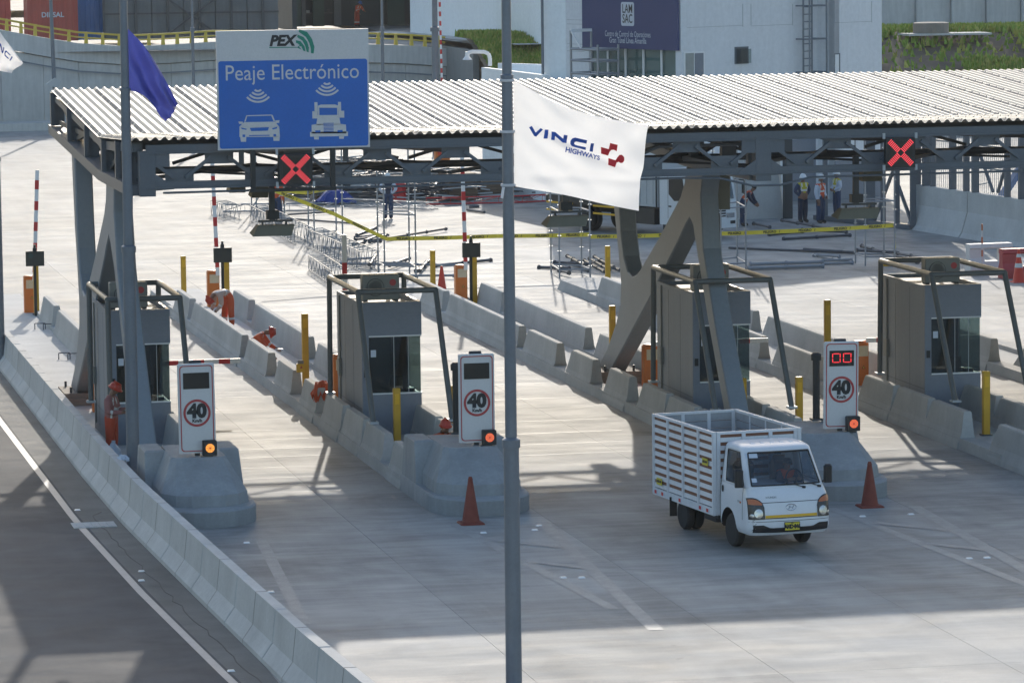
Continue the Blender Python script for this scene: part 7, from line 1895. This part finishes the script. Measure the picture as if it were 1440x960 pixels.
for f0, f1 in ((.53, .66), (.80, .7), (.92, 1.02)):
    MB().bar(wA + dv * f0 - nvw * .2 + Vector((0, 0, zA + 1.6)), wA + dv * f1 - nvw * .2 + Vector((0, 0, zA + .1)), .09, .09).build("brace", "steel_paint", fn_)
bb = MB(); k = 0
L_ = (wC - wA).length; n = int(L_ / .16)
for i in range(n): q = wA + (wC - wA) * (i / n) - nvw * .5; bb.tube((q.x, q.y, zA - .3), (q.x, q.y, zA + 2.3), .012, n=4, caps=False)
bb.build("mesh_wires", "heavy_silver", fn_, kind="stuff")
heap = MB(); rnd = random.Random(21)
for k in range(420):
    q = wA + (wC - wA) * rnd.random() - nvw * rnd.uniform(2, 9); h = rnd.uniform(.2, 3.2); a = rnd.choice((0, 1.57)) + rnd.gauss(0, .2); l2 = rnd.uniform(.5, 2); e = rnd.uniform(-.2, .2) if rnd.random() < .6 else rnd.uniform(-1, 1)
    heap.tube((q.x, q.y, h), (q.x + l2 * math.cos(a), q.y + l2 * math.sin(a), h + e), rnd.uniform(.02, .06), n=4)
tag(heap.build("stored_scaffolding", "heavy_silver", kind="stuff"), "stored pale scaffolding parts behind the fence on the right wall", "scaffolding")
for px, py, lab in ((1318, 285, "blue tilted skip lid behind the fence posts"), (1408, 290, "blue machine frame behind the fence at the right edge")):
    q = wA + dv * ((px - 1284) / 163) - nvw * 3.5; bb = MB(); bb.bar((q.x - .8, q.y, 1.2), (q.x + .6, q.y, 3.2), .5, .18); bb.bar((q.x + .6, q.y, 3.2), (q.x + .8, q.y, 1.0), .4, .15); tag(bb.build("blue_machine", "container_blue"), lab, "machine")
# steel frame (gate) left of the wall
fa, fb = gp(1148, 309), gp(1284, 323)
gf = empty("gate_frame", (fb.x, fb.y, 0), "dark braced steel frame standing between the people and the concrete wall", "steel frame")
MB().bar(fa + Vector((0, 0, .1)), fb + Vector((0, 0, .1)), .3, .18).build("base_beam", "steel_paint", gf)
for px, w_ in ((1161, .08), (1224, .2), (1243, .08), (1262, .09), (1284, .1)):
    f = (px - 1148) / 136; q = fa.lerp(fb, f); MB().box(q.x - w_, q.x + w_, q.y - .08, q.y + .08, .1, 4.6).build("post", "steel_paint", gf)
q0, q1 = fa.lerp(fb, .6), fa.lerp(fb, 1.0)
MB().bar(q0 + Vector((0, -.1, .2)), q1 + Vector((0, -.1, 4.2)), .1, .1).build("brace", "steel_paint", gf); MB().bar(q1 + Vector((0, .1, .2)), q0 + Vector((0, .1, 4.2)), .1, .1).build("brace", "steel_paint", gf); MB().bar(fa + Vector((0, 0, 2.6)), fb + Vector((0, 0, 2.6)), .06, .06).build("rail", "scaffold_steel", gf)
# concrete block behind the lorry, wall of the ramp
ca, cb2 = gp(1022, 306), gp(1100, 307)
o = empty("concrete_pier", (cb2.x, cb2.y, 0), "broad grey concrete pier behind the lorry and the column", "pier")
bb = MB(); y0 = cb2.y; bb.rings([[(ca.x, y0, 0), (cb2.x + .1, y0 + .1, 0), (cb2.x + .25, y0 + 1.2, 0), (ca.x, y0 + 1.2, 0)], [(ca.x, y0, 2.4), (cb2.x - .2, y0 + .1, 2.4), (cb2.x + .25, y0 + 1.2, 2.4), (ca.x, y0 + 1.2, 2.4)]]); bb.build("pier_body", "wall_concrete", o)
q = gp(1103, 307); MB().box(q.x - .06, q.x + .25, q.y - .3, q.y, 0, 3.4).build("edge_post", "steel_dark", o)
# dark sheets painting shade onto the control building's lower storey, seen under the canopy
dent(Cn, dr, 1100, 1146, 196, 330, "base_shade", "booth_front", .03, .03)
dent(P2 + bo, dr, 1152, 1238, 225, 330, "base_shade", "booth_front", .03, .03)
# inclined concrete ramp block at the right edge island
o = empty("ramp_block", (33.3, 98, 0), "inclined concrete block on the island at the right edge", "block")
MB().prism([(98.2, .1), (94.0, .1), (94.0, 2.3), (94.6, 2.3)], 33.6, 35.0).build("block_body", "barrier_concrete", o)

# ================================================================== HAZE
vm_ = bpy.data.materials.new("haze_air"); vm_.use_nodes = True; nt = vm_.node_tree
nt.nodes.remove(nt.nodes["Principled BSDF"]); pv = nt.nodes.new("ShaderNodeVolumePrincipled")
pv.inputs["Color"].default_value = (0.86, 0.92, 1.0, 1); pv.inputs["Density"].default_value = 0.0001; pv.inputs["Anisotropy"].default_value = 0.3
nt.links.new(pv.outputs[0], nt.nodes["Material Output"].inputs["Volume"]); MATS["haze_air"] = vm_
hz = MB().box(-160, 300, -60, 420, -1.1, 14.6).build("haze", "haze_air"); hz["kind"] = "stuff"
